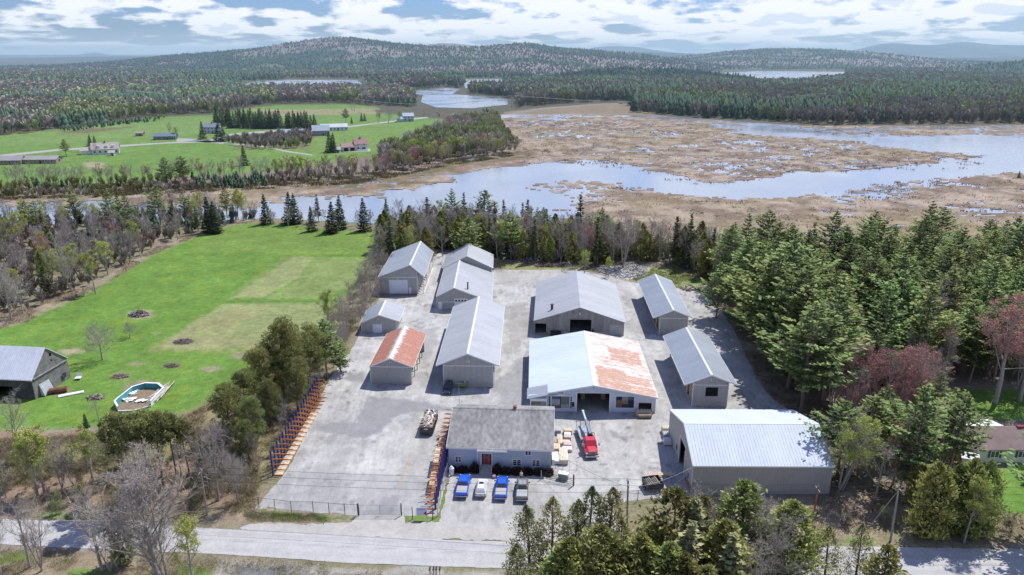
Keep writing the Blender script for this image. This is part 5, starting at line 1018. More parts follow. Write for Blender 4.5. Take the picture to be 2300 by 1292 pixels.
def pickup(label,px,py,deg,col,ribs=False,dark=None,length=5.8,cover=True):
    p=at(px,py); t=thing('pickup_truck',label,'pickup truck',(p.x,p.y,0),R(deg),'vehicles parked in front of the office'); bm_=paintmat('truck_paint',col); Ln=length; W=2.0
    # y=0 is the tailgate, front at +Ln
    m=MB(); loft(m,[sec(.05,W*.97,.55,1.10),sec(.12,W,.48,1.14),sec(2.1,W,.45,1.16),sec(2.12,W,.45,1.16)]); 
    m.build('bed',bm_,t,smooth=False)
    m=MB(); loft(m,[sec(2.14,W,.42,1.12),sec(4.35,W,.42,1.12),sec(4.5,W*.99,.42,1.12),sec(Ln-.35,W*.96,.45,1.03,.2),sec(Ln-.05,W*.84,.5,.92,.2)]); m.build('body',bm_,t)
    m=MB(); loft(m,[sec(2.18,W*.93,1.115,1.2,.05,W*.90),sec(2.34,W*.92,1.115,1.86,.14,W*.74),sec(3.0,W*.92,1.115,1.90,.14,W*.74),sec(3.75,W*.92,1.115,1.84,.14,W*.72),sec(4.5,W*.93,1.1,1.14,.02,W*.88)]); cb=m.build('cab',bm_,t)
    if ribs:
        r_=MB(); [r_.box(-.55+.22*i,-.49+.22*i,2.5,3.7,1.9,1.925) for i in range(6)]; r_.build('roof_ribs',pm('pale_grey_ribs',(.5,.52,.54)),cb)
    g=MB(); g.add([(-.66,2.175,1.24),(.66,2.175,1.24),(.58,2.305,1.76),(-.58,2.305,1.76)],[(0,1,2,3)]); g.build('rear_window',M['car_glass'],cb)
    MB().add([(-.80,4.46,1.175),(.80,4.46,1.175),(.60,3.82,1.815),(-.60,3.82,1.815)],[(0,1,2,3)]).build('windscreen',M['car_glass'],cb)
    for s in (-1,1):
        MB().add([(s*.928,2.5,1.2),(s*.928,4.1,1.2),(s*.765,3.68,1.72),(s*.765,2.62,1.74)],[(0,1,2,3)]).build('side_window',M['car_glass'],cb)
        MB().rbox((s*1.15,4.05,1.2),(.24,.12,.18)).build('mirror',M['black'],t)
        MB().box(s*.86-.07,s*.86+.07,.02,.049,.75,1.05).build('tail_light',M['red_lens'],t); MB().box(s*.72-.16,s*.72+.16,Ln-.12,Ln-.02,.72,.9).build('headlight',M['lamp'],t)
    if cover:
        c=MB().box(-.83,.83,.2,2.02,1.165,1.21).build('bed_cover',M['cover'],t)
    else: MB().box(-.8,.8,.2,2.02,.7,.75).build('bed_floor',M['black'],t)
    MB().box(-.95,.95,-.1,.04,.5,.68).build('rear_bumper',M['steel'],t,bevel=.03); MB().box(-.92,.92,Ln-.1,Ln+.02,.45,.62).build('front_bumper',M['steel'],t,bevel=.03)
    MB().box(-.16,.16,-.125,-.105,.54,.67).build('number_plate',M['plate'],t)
    for x in (-.87,.87):
        for y in (1.15,Ln-1.05): wheel(t,x,y,.38,.27)
    return t
BLUE=(.012,.09,.62)
pickup('bright blue pickup truck parked leftmost, nearest the lumber racks',1036,1122,-3,(.015,.11,.70))
pickup('deep blue pickup truck parked between the white car and the grey pickup',1124,1127,-3,(.014,.10,.62))
pickup('dark grey pickup truck with striped pale cab roof, rightmost of the parked row',1172,1131,-2,(.17,.185,.19),ribs=True)
def suv(label,px,py,deg,col,group=None,name='suv',cat='car'):
    p=at(px,py); t=thing(name,label,cat,(p.x,p.y,0),R(deg),group); bm_=paintmat('car_paint',col); W=1.85; Ln=4.7
    m=MB(); loft(m,[sec(.0,W*.88,.4,.98,.15),sec(.18,W*.97,.36,1.02,.12),sec(3.3,W,.33,1.0,.12),sec(4.35,W*.95,.36,.88,.16),sec(Ln,W*.78,.42,.72,.14)]); m.build('body',bm_,t)
    m=MB(); loft(m,[sec(.12,W*.90,.98,1.06,.03,W*.86),sec(.55,W*.89,.98,1.63,.12,W*.70),sec(2.3,W*.89,.98,1.68,.12,W*.70),sec(2.75,W*.89,.98,1.60,.12,W*.68),sec(3.55,W*.9,.97,1.03,.03,W*.84)]); cb=m.build('cabin',bm_,t)
    MB().add([(-.66,.15,1.10),(.66,.15,1.10),(.54,.50,1.56),(-.54,.50,1.56)],[(0,1,2,3)]).build('rear_window',M['car_glass'],cb)
    MB().add([(-.70,3.50,1.08),(.70,3.50,1.08),(.54,2.82,1.57),(-.54,2.82,1.57)],[(0,1,2,3)]).build('windscreen',M['car_glass'],cb)
    MB().box(-.38,.38,1.75,2.3,1.681,1.70).build('sunroof',M['car_glass'],cb)
    for s in (-1,1):
        MB().add([(s*.835,.7,1.07),(s*.835,3.2,1.07),(s*.67,2.7,1.52),(s*.67,.85,1.55)],[(0,1,2,3)]).build('side_window',M['car_glass'],cb)
        MB().box(s*.58-.02,s*.58+.02,.7,2.5,1.69,1.72).build('roof_rail',M['steel'],cb); MB().rbox((s*1.02,3.1,1.08),(.2,.12,.14)).build('mirror',bm_,t)
        MB().box(s*.74-.08,s*.74+.08,-.03,.02,.7,.95).build('tail_light',M['red_lens'],t); MB().box(s*.6-.14,s*.6+.14,Ln-.1,Ln-.01,.55,.68).build('headlight',M['lamp'],t)
    MB().box(-.8,.8,-.06,.03,.36,.55).build('rear_bumper',pm('taupe_bumper',(.35,.31,.27)),t,bevel=.03); MB().box(-.2,.2,-.08,-.062,.62,.74).build('number_plate',M['plate'],t)
    for x in (-.8,.8):
        for y in (.85,3.75): wheel(t,x,y,.33,.22)
    return t
suv('white sport utility car parked between the two blue pickups',1079,1121,-3,(.72,.72,.70),'vehicles parked in front of the office')
suv('dark blue car parked nose out against the longest shed',1010,866,176,(.02,.025,.05))
# red boom truck, nose towards the camera
p=at(1330,1031); t=thing('boom_truck','red lorry with raised loading boom and empty flat bed','lorry',(p.x,p.y,0),R(184.5)); red=paintmat('red_truck_paint',(.62,.035,.06))
m=MB(); loft(m,[sec(-.02,2.2,.6,1.5,.25,1.7),sec(-.3,2.35,.55,1.62,.25,1.75),sec(-1.5,2.35,.55,1.78,.2,1.9)]); 
hood=m.build('bonnet',red,t); MB().box(-.62,.62,.0,.05,.85,1.45).build('grille',M['steel'],hood)
gr=MB(); [gr.box(-.58,.58,.055,.07,.9+.09*i,.94+.09*i) for i in range(6)]; gr.build('grille_bars',M['black'],hood)
m=MB(); loft(m,[sec(-1.45,2.35,.6,1.85,.1,2.2),sec(-1.95,2.35,.6,2.6,.2,2.0),sec(-3.1,2.35,.6,2.72,.2,2.0),sec(-3.2,2.3,.6,2.6,.2,2.0)]); cab=m.build('cab',red,t)
MB().add([(-.95,-1.52,1.86),(.95,-1.52,1.86),(.86,-1.90,2.42),(-.86,-1.90,2.42)],[(0,1,2,3)]).build('windscreen',M['car_glass'],cab)
for s in (-1,1):
    MB().add([(s*1.17,-1.9,1.75),(s*1.17,-2.9,1.75),(s*1.06,-2.85,2.35),(s*1.06,-2.05,2.3)],[(0,1,2,3)]).build('side_window',M['car_glass'],cab)
    MB().rbox((s*1.5,-1.5,2.0),(.28,.12,.6)).bar((s*1.15,-1.6,2.0),(s*1.4,-1.5,2.0),.05).build('mirror',M['steel'],t); MB().box(s*.95-.16,s*.95+.16,-.12,.01,.95,1.2).build('headlight',M['lamp'],t)
MB().box(-1.2,1.2,-.05,.28,.42,.75).build('bumper',M['steel'],t,bevel=.05); MB().box(-.15,.15,.285,.30,.5,.64).build('number_plate',M['plate'],t)
MB().box(-.45,.45,-9.6,-3.2,.6,.85).build('chassis',M['black'],t)
fb=MB().box(-1.22,1.22,-9.8,-4.6,1.02,1.16).build('flat_bed',pm('worn_steel_deck',(.36,.39,.43),.15,2.,.5),t)
MB().box(-1.27,-1.225,-9.8,-4.6,.92,1.24).box(1.225,1.27,-9.8,-4.6,.92,1.24).build('side_rail',M['steel'],fb)
rk=MB(); 
for x in (-1.2,-.6,.0,.6,1.2): rk.bar((x,-4.75,1.16),(x,-4.75,2.5),.07)
rk.bar((-1.2,-4.75,2.5),(1.2,-4.75,2.5),.08).bar((-1.2,-4.75,1.85),(1.2,-4.75,1.85),.06); rk.build('headboard_rack',M['black'],t)
rk=MB(); 
for x in (-1.2,1.2,.45,-.45): rk.bar((x,-9.7,1.1),(x,-9.7,2.5),.07)
rk.bar((-1.6,-9.7,2.2),(1.6,-9.7,2.2),.07); rk.build('rear_rack',M['black'],t)
MB().box(-1.15,1.15,-4.55,-3.35,.85,1.35).build('crane_base',M['black'],t); tw=MB().tube((-.25,-3.95,1.35),(-.25,-3.95,2.6),.32,.26,10).box(-.7,.2,-4.3,-3.6,2.3,2.8).build('crane_turret',M['black'],t)
bo=MB().bar((-.25,-3.7,2.75),(-.30,-8.6,3.0),.42,.5).build('boom',pm('grey_boom_paint',(.22,.27,.31),.1,2.,.4),t); MB().bar((-.30,-8.6,3.0),(-.25,-11.2,3.3),.28,.32).bar((-.25,-11.2,3.3),(-.25,-11.6,3.35),.42,.36).build('boom_tip',pm('pale_boom_paint',(.50,.58,.62),.08,2.,.4),bo); MB().tube((-.1,-4.3,2.2),(-.15,-6.6,2.6),.1,.1,8).build('hydraulic_ram',M['steel'],bo)
for x in (-1.0,1.0):
    for y in (-1.1,-7.3,-8.6): wheel(t,x,y,.5,.4 if y<-2 else .3)
# roll-off skip full of scrap
p=at(957.5,979); t=thing('scrap_skip','dark open top skip heaped with scrap wood on the paved yard','skip',(p.x,p.y,0),R(-3)); sk=pm('rusty_dark_steel',(.085,.08,.085),.3,2.,.7); s2=pm('rusty_brown_steel',(.20,.12,.10),.3,2.,.8)
MB().box(-1.2,1.2,0,.1,.25,1.75).box(-1.2,-1.1,.1,6.6,.25,1.75).box(1.1,1.2,.1,6.6,.25,1.75).box(-1.2,1.2,6.6,6.7,.25,1.75).box(-1.1,1.1,.1,6.6,.25,.35).build('body',sk,t)
MB().box(-1.27,1.27,-.06,.04,1.75,1.85).box(-1.27,-1.12,.04,6.66,1.75,1.85).box(1.12,1.27,.04,6.66,1.75,1.85).box(-1.27,1.27,6.66,6.76,1.75,1.85).build('rim',s2,t)
rb=MB(); [rb.box(sx*1.205,sx*1.30,.3+.62*i,.42+.62*i,.3,1.74) if sx>0 else rb.box(-1.30,-1.205,.3+.62*i,.42+.62*i,.3,1.74) for sx in (1,-1) for i in range(10)]; rb.box(-1.1,1.1,-.06,-.005,.9,1.0); rb.build('side_ribs',s2,t)
lb=MB().add([(-.42+.42*1+.42*math.cos(a)*1.0,-.02,1.38+.12*math.sin(a)) for a in np.linspace(0,6.28,13)[:-1]],[tuple(range(12))]).build('skip_label',M['white'],t)
MB().box(-1.05,-.8,.3,6.4,0,.25).box(.8,1.05,.3,6.4,0,.25).build('skid',s2,t)
sm=[pm('scrap_pale',(.66,.60,.52),.1,3.,.8),pm('scrap_tan',(.5,.38,.24),.15,3.,.8),pm('scrap_white',(.78,.78,.78),.05,3.,.7),pm('scrap_grey',(.28,.26,.25),.2,3.,.8)]
for k,m_ in enumerate(sm):
    b=MB(); r=random.Random(k)
    for i in range(26): b.rbox((r.uniform(-.8,.8),r.uniform(.6,6.),r.uniform(1.3,2.0)),(r.uniform(.08,.3),r.uniform(.7,2.4),.06),r.uniform(-1.2,1.2),r.uniform(-.35,.35),r.uniform(-.4,.4))
    for q_ in range(1): b.build('scrap_wood',m_,t)
MB().box(-1.05,1.05,.15,6.5,.4,1.35).build('scrap_fill',sm[3],t)
# small green dump trailer by the long shed
p=at(1040,873); t=thing('green_trailer','small yellow green box trailer beside the dark blue car','trailer',(p.x,p.y,0),R(0)); gm=pm('olive_green_paint',(.22,.25,.06),.12,2.,.6)
MB().box(-1.05,1.05,0,.08,.5,1.3).box(-1.05,1.05,2.3,2.38,.5,1.3).box(-1.05,-.97,.08,2.3,.5,1.3).box(.97,1.05,.08,2.3,.5,1.3).box(-.97,.97,.08,2.3,.5,.6).build('body',gm,t)
b=MB(); r=random.Random(5); [b.rbox((r.uniform(-.7,.7),r.uniform(.4,2.),r.uniform(.8,1.35)),(r.uniform(.2,.7),r.uniform(.2,.7),r.uniform(.1,.3)),r.uniform(0,3),r.uniform(-.4,.4)) for i in range(16)]; b.build('load',sm[0],t)
for x in (-1.12,1.12): wheel(t,x,1.2,.33,.18)
MB().bar((0,0,.45),(0,-1.2,.4),.09).build('draw_bar',M['black'],t)
# black dump trailer with boards near the fence
p=at(1467,1098); t=thing('dump_trailer','black open trailer with a tilted sheet of boards by the fence','trailer',(p.x,p.y,0),R(12))
MB().box(-1.4,1.4,-1,-.92,.5,1.5).box(-1.4,1.4,1.5,1.58,.5,1.5).box(-1.4,-1.32,-.92,1.5,.5,1.5).box(1.32,1.4,-.92,1.5,.5,1.5).box(-1.32,1.32,-.92,1.5,.5,.6).build('body',M['black'],t)
b=MB(); [b.box(-1.2+.26*i,-1.05+.26*i,-.6,1.3,.62+.03*(i%3),1.15+.1*(i%4)) for i in range(9)]; b.build('load',pm('broken_pallets',(.25,.22,.2),.3,3.),t)
for x in (-1.48,1.48):
    for y in (0,.8): wheel(t,x,y,.32,.14)
MB().bar((0,-1,.5),(0,-2.2,.45),.1).build('draw_bar',M['black'],t)
p=at(1460,1078); o=MB()
for i in range(6): o.rbox((p.x-.75+.28*i,p.y+.6,.6+.0*i),(.2,1.6,.05),R(10),R(20))
tag(o.build('striped_panel',pm('red_and_white_boards',(.6,.5,.47),.2,6.)),'tilted panel of pale and reddish boards behind the black trailer','panel')
p=at(1485,1072); o=MB().rbox((p.x,p.y+.2,.35),(4.6,.25,.08),R(2)).rbox((p.x+.3,p.y+.6,.35),(4.2,.25,.08),R(0)).rbox((p.x-.2,p.y+.4,.15),(.3,1.2,.3)).rbox((p.x+1.6,p.y+.4,.15),(.3,1.2,.3)).build('timber_boards',M['wood_tan']); tag(o,'two long boards on blocks between the trailer and the warehouse','boards')
# ------------------------------------------------------------------ lumber stacks beside the office
LM=[pm('new_pine',(.70,.56,.38),.08,3.,.8,rib=(0,.14,.8)),pm('wrapped_white',(.76,.76,.78),.05,2.,.5),pm('pale_spruce',(.74,.66,.53),.07,3.,.8,rib=(0,.14,.82)),pm('pink_wrap',(.62,.42,.44),.12,3.,.6),pm('grey_wrap',(.40,.42,.46),.12,3.,.6)]
def stack(label,px,py,w,l,h,mi,deg=-2,group='lumber stacks right of the office',tiers=2,name='lumber_stack'):
    p=at(px,py); t=thing(name,label,'lumber stack',(p.x,p.y,0),R(deg),group); z=.12; b=MB()
    for y in (l*.15,l*.5,l*.85): b.box(-w/2,w/2,y-.06,y+.06,0,.12)
    b.build('bearer',M['wood_grey'],t)
    for k in range(tiers):
        hh=h/tiers-.05; dx=random.uniform(-.06,.06); MB().box(-w/2+dx,w/2+dx,0+abs(dx),l,z,z+hh).build('bundle',LM[(mi+k*0)%5] if k<tiers-1 else LM[mi],t); z+=hh+.05
    q=MB(); [q.box(-w/2+.1*i*w,-w/2+.1*i*w+.06*w,-.02,l+.02,z,z+.05) for i in range(1,9,2)]; q.build('top_boards',LM[2 if mi!=1 else 1],t); return t
for a in (('short pale wrapped lumber bundle at the back of the left column',1253,978,1.15,1.3,.9,4),('narrow light board stack in the left column, second from back',1257,994,.8,1.8,.6,2),('small brown board bundle against the second stack of the left column',1248,1000,.4,2.,.5,0),('pale board stack in the left column, third from back',1258,1004,.8,1.3,.7,2),('honey coloured lumber bundle in the middle of the left column',1251,1018,1.2,1.9,.8,0),('twin white wrapped bundles at the front of the left column',1249,1044,1.3,3.2,.6,1),
          ('short reddish topped bundle at the back of the right column',1275,976,1.5,1.,.7,0),('white wrapped bundle in the right column, second from back',1275,984,1.2,1.,.6,1),('dark pink wrapped bundle in the right column, third from back',1274,991,1.3,.9,.7,3),('flat pale sheet stack in the right column, fourth from back',1271,998,1.5,.9,.35,2),('violet and white wrapped bundle in the right column',1275,1007,1.4,1.3,.6,3),('flat white sheet stack just behind the longest lumber',1274,1016,1.7,1.1,.5,1),('longest pale lumber stack at the front of the right column',1267,1045,1.5,4.2,.9,2)):
    stack(*a)
stack('lumber pile with a rolled brown tarpaulin in front of the shop bay',1447,936,3.1,1.2,.9,0,-2,None); 
p=at(1447,937); o=MB().tube((p.x-1.3,p.y-.4,.45),(p.x+1.3,p.y-.4,.45),.36,.36,12).build('tarpaulin_roll',pm('brown_tarp',(.30,.21,.16),.12,2.,.6)); tag(o,'thick brown roll lying in front of the shop bay','roll')
stack('small stack of white sacks and boards behind the warehouse doorway',1497,975,1.5,1.2,1.1,2,0,None); stack('bagged pale goods heaped against the warehouse side wall',1500,986,1.6,1.3,.8,4,0,None,name='bag_stack'); stack('dark crate of bagged goods nearest the warehouse doorway',1500,1001,1.4,1.2,.9,1,0,None,name='bag_stack')
# ------------------------------------------------------------------ cantilever racks
RB_=pm('navy_rack_steel',(.06,.055,.22),.1,2.,.5); RO_=pm('orange_rack_arm',(.55,.20,.05),.08,2.,.5); SH_=pm('faded_board_deck',(.56,.47,.36),.12,3.,.9)
def rack(label,x,y,side,deg,h,arm,lv,group,deck=False,load=False):
    t=thing('cantilever_rack',label,'storage rack',(x,y,0),R(deg),group)
    MB().box(-.13,.13,-.09,.09,0,h).build('upright',RB_,t); MB().box(0 if side>0 else -arm*1.05,arm*1.05 if side>0 else 0,-.09,.09,.0,.16).build('base_beam',RO_,t)
    for z in lv: MB().bar((side*.13,0,z),(side*arm,0,z+.12),.09,.12).build('arm',RO_,t)
    MB().bar((0,.1,.4),(0,1.5,2.2),.05).bar((0,1.5,.4),(0,.1,2.2),.05).build('brace',RB_,t)
    if deck: MB().box(side*.2 if side>0 else -arm,arm if side>0 else -.2,.15,1.35,.02,.13).build('deck',SH_,t)
    return t
n=19
for i in range(n):
    f=i/(n-1); x=-40.5+.35*f; y=104.6+28.6*f
    rack('orange armed navy storage rack in the long row at the left edge of the yard',x,y,1,-1,4.8,1.55,(1.1,2.1,3.1,4.1),'cantilever racks along the left edge of the yard',deck=i<14)
n=16
for i in range(n):
    f=i/(n-1); x=-12.0+.9*f; y=95.2+25.8*f
    rack('orange and blue storage rack in the row beside the office, arms over the yard',x,y,-1,-2,4.3 if i>1 else 3.0,1.5,(1.0,1.9,2.8,3.6) if i>1 else (1.,2.,2.7),'cantilever racks between yard and office')
for k,(y,l,z,c,lab) in enumerate(((99.5,4.,1.1,0,'low'),(105.,5.,2.0,2,'middle'),(111.,4.5,1.15,0,'upper'),(117.2,1.0,2.1,0,'far'))):
    b=MB(); [b.box(-12.9-.14*j+.03*(y-96),-12.78-.14*j+.03*(y-96),y,y+l,z+.13+.05*(j%2),z+.30+.05*(j%2)) for j in range(6)]; tag(b.build('long_boards',LM[c]),f'bundle of long boards lying on the {lab} arms of the rack beside the office','boards')
# ------------------------------------------------------------------ tank, pole, people-height things
p=at(1014.5,1066); t=thing('propane_tank','white upright gas tank at the left corner of the office','gas tank',(p.x,p.y,0)); MB().tube((0,0,.1),(0,0,1.25),.42,.42,16).tube((0,0,1.25),(0,0,1.45),.42,.25,16).build('shell',M['white'],t,smooth=False); MB().tube((0,0,1.45),(0,0,1.62),.17,.17,10).build('valve_cap',M['white'],t); MB().tube((0,0,0),(0,0,.1),.38,.38,12).build('base_ring',M['steel'],t)
p=at(1008,1085); o=MB().tube((p.x,p.y,0),(p.x+.15,p.y,1.5),.09,.09,10).tube((p.x,p.y,0),(p.x,p.y,.06),.2,.2,10).build('white_bollard',M['white']); tag(o,'short white post standing left of the parked blue pickup','bollard')
p=at(1110,1073); o=MB().tube((p.x,p.y,0),(p.x,p.y,.45),.28,.33,12).tube((p.x,p.y,.45),(p.x,p.y,.6),.3,.12,10).build('flower_pot',pm('pink_flowers',(.6,.35,.4),.3,8.)); tag(o,'round pot of pink flowers at the foot of the office steps','flower pot')
def person(label,px,py,shirt,trou,deg=0):
    p=at(px,py); t=thing('person',label,'person',(p.x,p.y,0),R(deg))
    me=bpy.data.meshes.new('body'); V=[(0,0,.95),(0,0,1.15),(0,0,1.38),(0,0,1.5),(0,-.01,1.62),(0,-.01,1.72),(-.10,0,.88),(-.11,-.02,.5),(-.11,.02,.08),(-.11,-.12,.04),(.10,0,.88),(.11,.03,.5),(.12,.05,.08),(.12,-.09,.04),(-.20,0,1.40),(-.25,.01,1.12),(-.24,-.1,.88),(-.23,-.14,.80),(.20,0,1.40),(.26,.02,1.12),(.24,-.08,.88),(.23,-.12,.80)]
    E_=[(0,1),(1,2),(2,3),(3,4),(4,5),(0,6),(6,7),(7,8),(8,9),(0,10),(10,11),(11,12),(12,13),(2,14),(14,15),(15,16),(16,17),(2,18),(18,19),(19,20),(20,21)]
    rr=[.14,.13,.15,.055,.10,.085,.085,.062,.045,.04,.085,.062,.045,.04,.07,.045,.035,.035,.07,.045,.035,.035]
    me.from_pydata(V,E_,[]); me.update(); o=bpy.data.objects.new('body',me); link(o,t); s=o.modifiers.new('skin','SKIN'); 
    for i,r in enumerate(rr): me.skin_vertices[0].data[i].radius=(r,r) if me.skin_vertices else (r,r)
    return t,o
p=at(1171,1079); o=None
t=thing('person','person in a pale shirt and cap standing in front of the grey pickup','person',(p.x,p.y,0),R(180))
def personmesh():
    bm=bmesh.new()
    def ring(c,rx,ry,n=10): return [bm.verts.new((c[0]+rx*math.cos(6.2832*i/n),c[1]+ry*math.sin(6.2832*i/n),c[2])) for i in range(n)]
    def tubeb(rs):
        for a,b in zip(rs[:-1],rs[1:]):
            for i in range(len(a)): j=(i+1)%len(a); bm.faces.new((a[i],a[j],b[j],b[i]))
        bm.faces.new(rs[0][::-1]); bm.faces.new(rs[-1])
    tubeb([ring((0,0,z),rx,ry) for z,rx,ry in ((.82,.17,.12),(.95,.18,.13),(1.1,.15,.11),(1.3,.19,.13),(1.42,.20,.12),(1.49,.08,.07),(1.54,.055,.06),(1.58,.075,.09),(1.66,.085,.10),(1.74,.075,.09),(1.79,.03,.04))])
    for s in (-1,1):
        tubeb([ring((s*x,y,z),r,r*1.05) for x,y,z,r in ((.09,0,.86,.095),(.10,-.01,.5,.068),(.11,.01,.12,.048),(.11,-.03,.07,.055),(.11,-.04,.0,.05))])
        tubeb([ring((s*x,y,z),r,r) for x,y,z,r in ((.19,0,1.42,.06),(.24,0,1.15,.045),(.25,-.08,.92,.035),(.25,-.1,.84,.04),(.25,-.11,.76,.02))])
    me=bpy.data.meshes.new('body'); bm.to_mesh(me); bm.free(); return me
me=personmesh(); me.materials.append(pm('skin_and_shirt',(.55,.46,.42),.1,3.)); mkobj('body',me,t)
MB().tube((0,0,.05),(0,0,.06),.01,.01,4).tube((-.1,0,.1),(-.09,0,.88),.06,.105,10).tube((.1,0,.1),(.09,0,.88),.06,.105,10).build('trousers',pm('dark_trousers',(.05,.06,.08)),t)
MB().tube((0,0,.88),(0,0,1.42),.185,.215,12).build('shirt',pm('pale_shirt',(.68,.66,.66)),t); MB().tube((0,0,1.68),(0,0,1.8),.11,.08,12).box(-.07,.07,.08,.2,1.69,1.71).build('cap',pm('reddish_cap',(.4,.12,.1)),t)
# enclosure with gate by the office corner
p=at(1258,1085); t=thing('pipe_gate','dark pipe gate closing the gap right of the office','gate',(p.x,p.y,0),R(-20)); g=MB()
for z in (.25,.6,.95,1.3): g.tube((-3.2,0,z),(2.2,0,z),.035,.035,6)
g.build('rails',M['black'],t); g=MB(); [g.tube((x,0,.2),(x,0,1.35),.035,.035,6) for x in (-1.6,0,1.2)]; g.build('bars',M['black'],t); MB().tube((2.3,0,0),(2.3,0,2.1),.13,.13,10).build('post',pm('brown_post',(.13,.07,.05)),t); MB().tube((-3.3,0,0),(-3.3,0,1.6),.07,.07,10).build('post',M['steel'],t)
p=at(1266,1083); t=thing('utility_cabinet','white topped grey cabinet behind the pipe gate','cabinet',(p.x,p.y+.9,0),R(-20)); MB().box(-.8,.8,-.4,.4,0,1.1).build('body',pm('grey_green_paint',(.32,.36,.34)),t,bevel=.03); MB().box(-.85,.85,-.45,.45,1.1,1.2).build('lid',M['white'],t)
p=at(1235,1052); g=MB(); 
for x in np.linspace(-.2,4.6,5): g.tube((p.x+x,p.y-.15*x,0),(p.x+x,p.y-.15*x,1.8),.035,.035,6)
for z in (.1,1.75): g.tube((p.x-.2,p.y+.03,z),(p.x+4.6,p.y-.69,z),.02,.02,5)
tag(g.build('wire_fence',M['steel']),'short wire fence between the office corner and the cabinet','fence')
# ------------------------------------------------------------------ chain-link fences, road gate, sign
m,nt,bs,out=newmat('chain_link'); L=nt.links.new; tc=N(nt,'TexCoord'); sp=N(nt,'SeparateXYZ'); L(tc.outputs['Object'],sp.inputs[0]); fac=None
for sg_ in (1,-1):
    a=N(nt,'Math',_operation='MULTIPLY_ADD',i1=sg_*1.); L(sp.outputs[2],a.inputs[0]); L(sp.outputs[0],a.inputs[2]); b=N(nt,'Math',_operation='MULTIPLY',i1=7.); L(a.outputs[0],b.inputs[0]); c=N(nt,'Math',_operation='FRACT'); L(b.outputs[0],c.inputs[0]); d=N(nt,'Math',_operation='LESS_THAN',i1=.09); L(c.outputs[0],d.inputs[0])
    if fac is None: fac=d.outputs[0]
    else: mxx=N(nt,'Math',_operation='MAXIMUM'); L(fac,mxx.inputs[0]); L(d.outputs[0],mxx.inputs[1]); fac=mxx.outputs[0]
tr=N(nt,'BsdfTransparent'); ms=N(nt,'MixShader'); L(fac,ms.inputs[0]); L(tr.outputs[0],ms.inputs[1]); L(bs.outputs[0],ms.inputs[2]); L(ms.outputs[0],out.inputs[0]); bs.inputs['Base Color'].default_value=(.4,.42,.44,1); M['link']=m
def chain(label,pts,h=1.8,step=3.,dark=True,pm_=None):
    P=[at(a,b) for a,b in pts]; o0=P[0]; t=thing('chain_link_fence',label,'fence',(o0.x,o0.y,0),0); po=MB(); ra=MB(); nt_=MB(); pmat=pm_ or M['black']
    for a,b in zip(P[:-1],P[1:]):
        d=b-a; n_=max(1,int(round(d.length/step)))
        for i in range(n_): q=a+d*(i/n_)-o0; po.tube((q.x,q.y,0),(q.x,q.y,h+.1),.05,.05,6)
        A=a-o0;B_=b-o0; ra.tube((A.x,A.y,h),(B_.x,B_.y,h),.025,.025,5); nt_.add([(A.x,A.y,.05),(B_.x,B_.y,.05),(B_.x,B_.y,h),(A.x,A.y,h)],[(0,1,2,3)])
    q=P[-1]-o0; po.tube((q.x,q.y,0),(q.x,q.y,h+.1),.06,.06,6); po.build('posts',pmat,t); ra.build('top_rail',pmat,t); nt_.build('wire_mesh',M['link'],t); return t
chain('chain link fence along the verge at the bottom left of the yard',[(582,1141),(655,1150),(704,1151),(775,1156),(804,1157)],1.9,3.2)
chain('pale chain link fence running back beside the grass strip and racks',[(983,1160),(990,1120),(1000,1080),(1009,1055)],1.9,3.0,pm_=M['steel'])
chain('chain link fence on the low wall left of the bottom trees',[(1383,1127),(1432,1125),(1480,1122),(1530,1118)],1.9,3.0)
p=at(806,1158); q=at(902,1158); t=thing('road_gate','wide double wire gate across the yard entrance','gate',(p.x,p.y,0)); w_=q.x-p.x; g=MB()
for x in (0,w_): g.tube((x,0,0),(x,0,2.2),.08,.08,8)
g.build('post',M['black'],t)
for x0,x1 in ((.12,w_/2-.05),(w_/2+.05,w_-.12)):
    l=MB().tube((x0,0,.15),(x0,0,1.9),.03,.03,6).tube((x1,0,.15),(x1,0,1.9),.03,.03,6).tube((x0,0,.15),(x1,0,.15),.03,.03,6).tube((x0,0,1.9),(x1,0,1.9),.03,.03,6).build('gate_leaf',M['steel'],t); MB().add([(x0,.0,.18),(x1,0,.18),(x1,0,1.88),(x0,0,1.88)],[(0,1,2,3)]).build('wire_mesh',M['link'],l)
p=at(953,1166); t=thing('entrance_sign','pale blue sign board with a dark red arrow by the gate','sign',(p.x,p.y,0)); MB().tube((-1.8,0,0),(-1.8,0,2.2),.06,.06,8).tube((1.3,0,0),(1.3,0,2.2),.06,.06,8).build('post',M['black'],t); b=MB().box(-1.15,.45,-.06,-.02,.75,2.1).build('board',pm('pale_blue_sign',(.50,.58,.70),.03),t)
lt=MB(); [lt.box(-1.0+.32*i,-.80+.32*i,-.085,-.065,1.7,1.82) for i in range(4)]; lt.build('lettering',pm('navy_lettering',(.08,.12,.3)),b)
MB().add([(-.1,-.09,1.1),(.45,-.09,1.5),(.45,-.09,.7),(.32,-.09,1.1),(-.1,-.12,1.1),(.45,-.12,1.5),(.45,-.12,.7),(.32,-.12,1.1)],[(0,1,3),(0,3,2),(4,7,5),(4,6,7),(0,4,5,1),(1,5,7,3),(3,7,6,2),(2,6,4,0)]).box(.46,1.6,-.115,-.09,1.0,1.2).build('arrow',pm('dark_red_arrow',(.35,.03,.04)),t)
b=at(1130,1150)
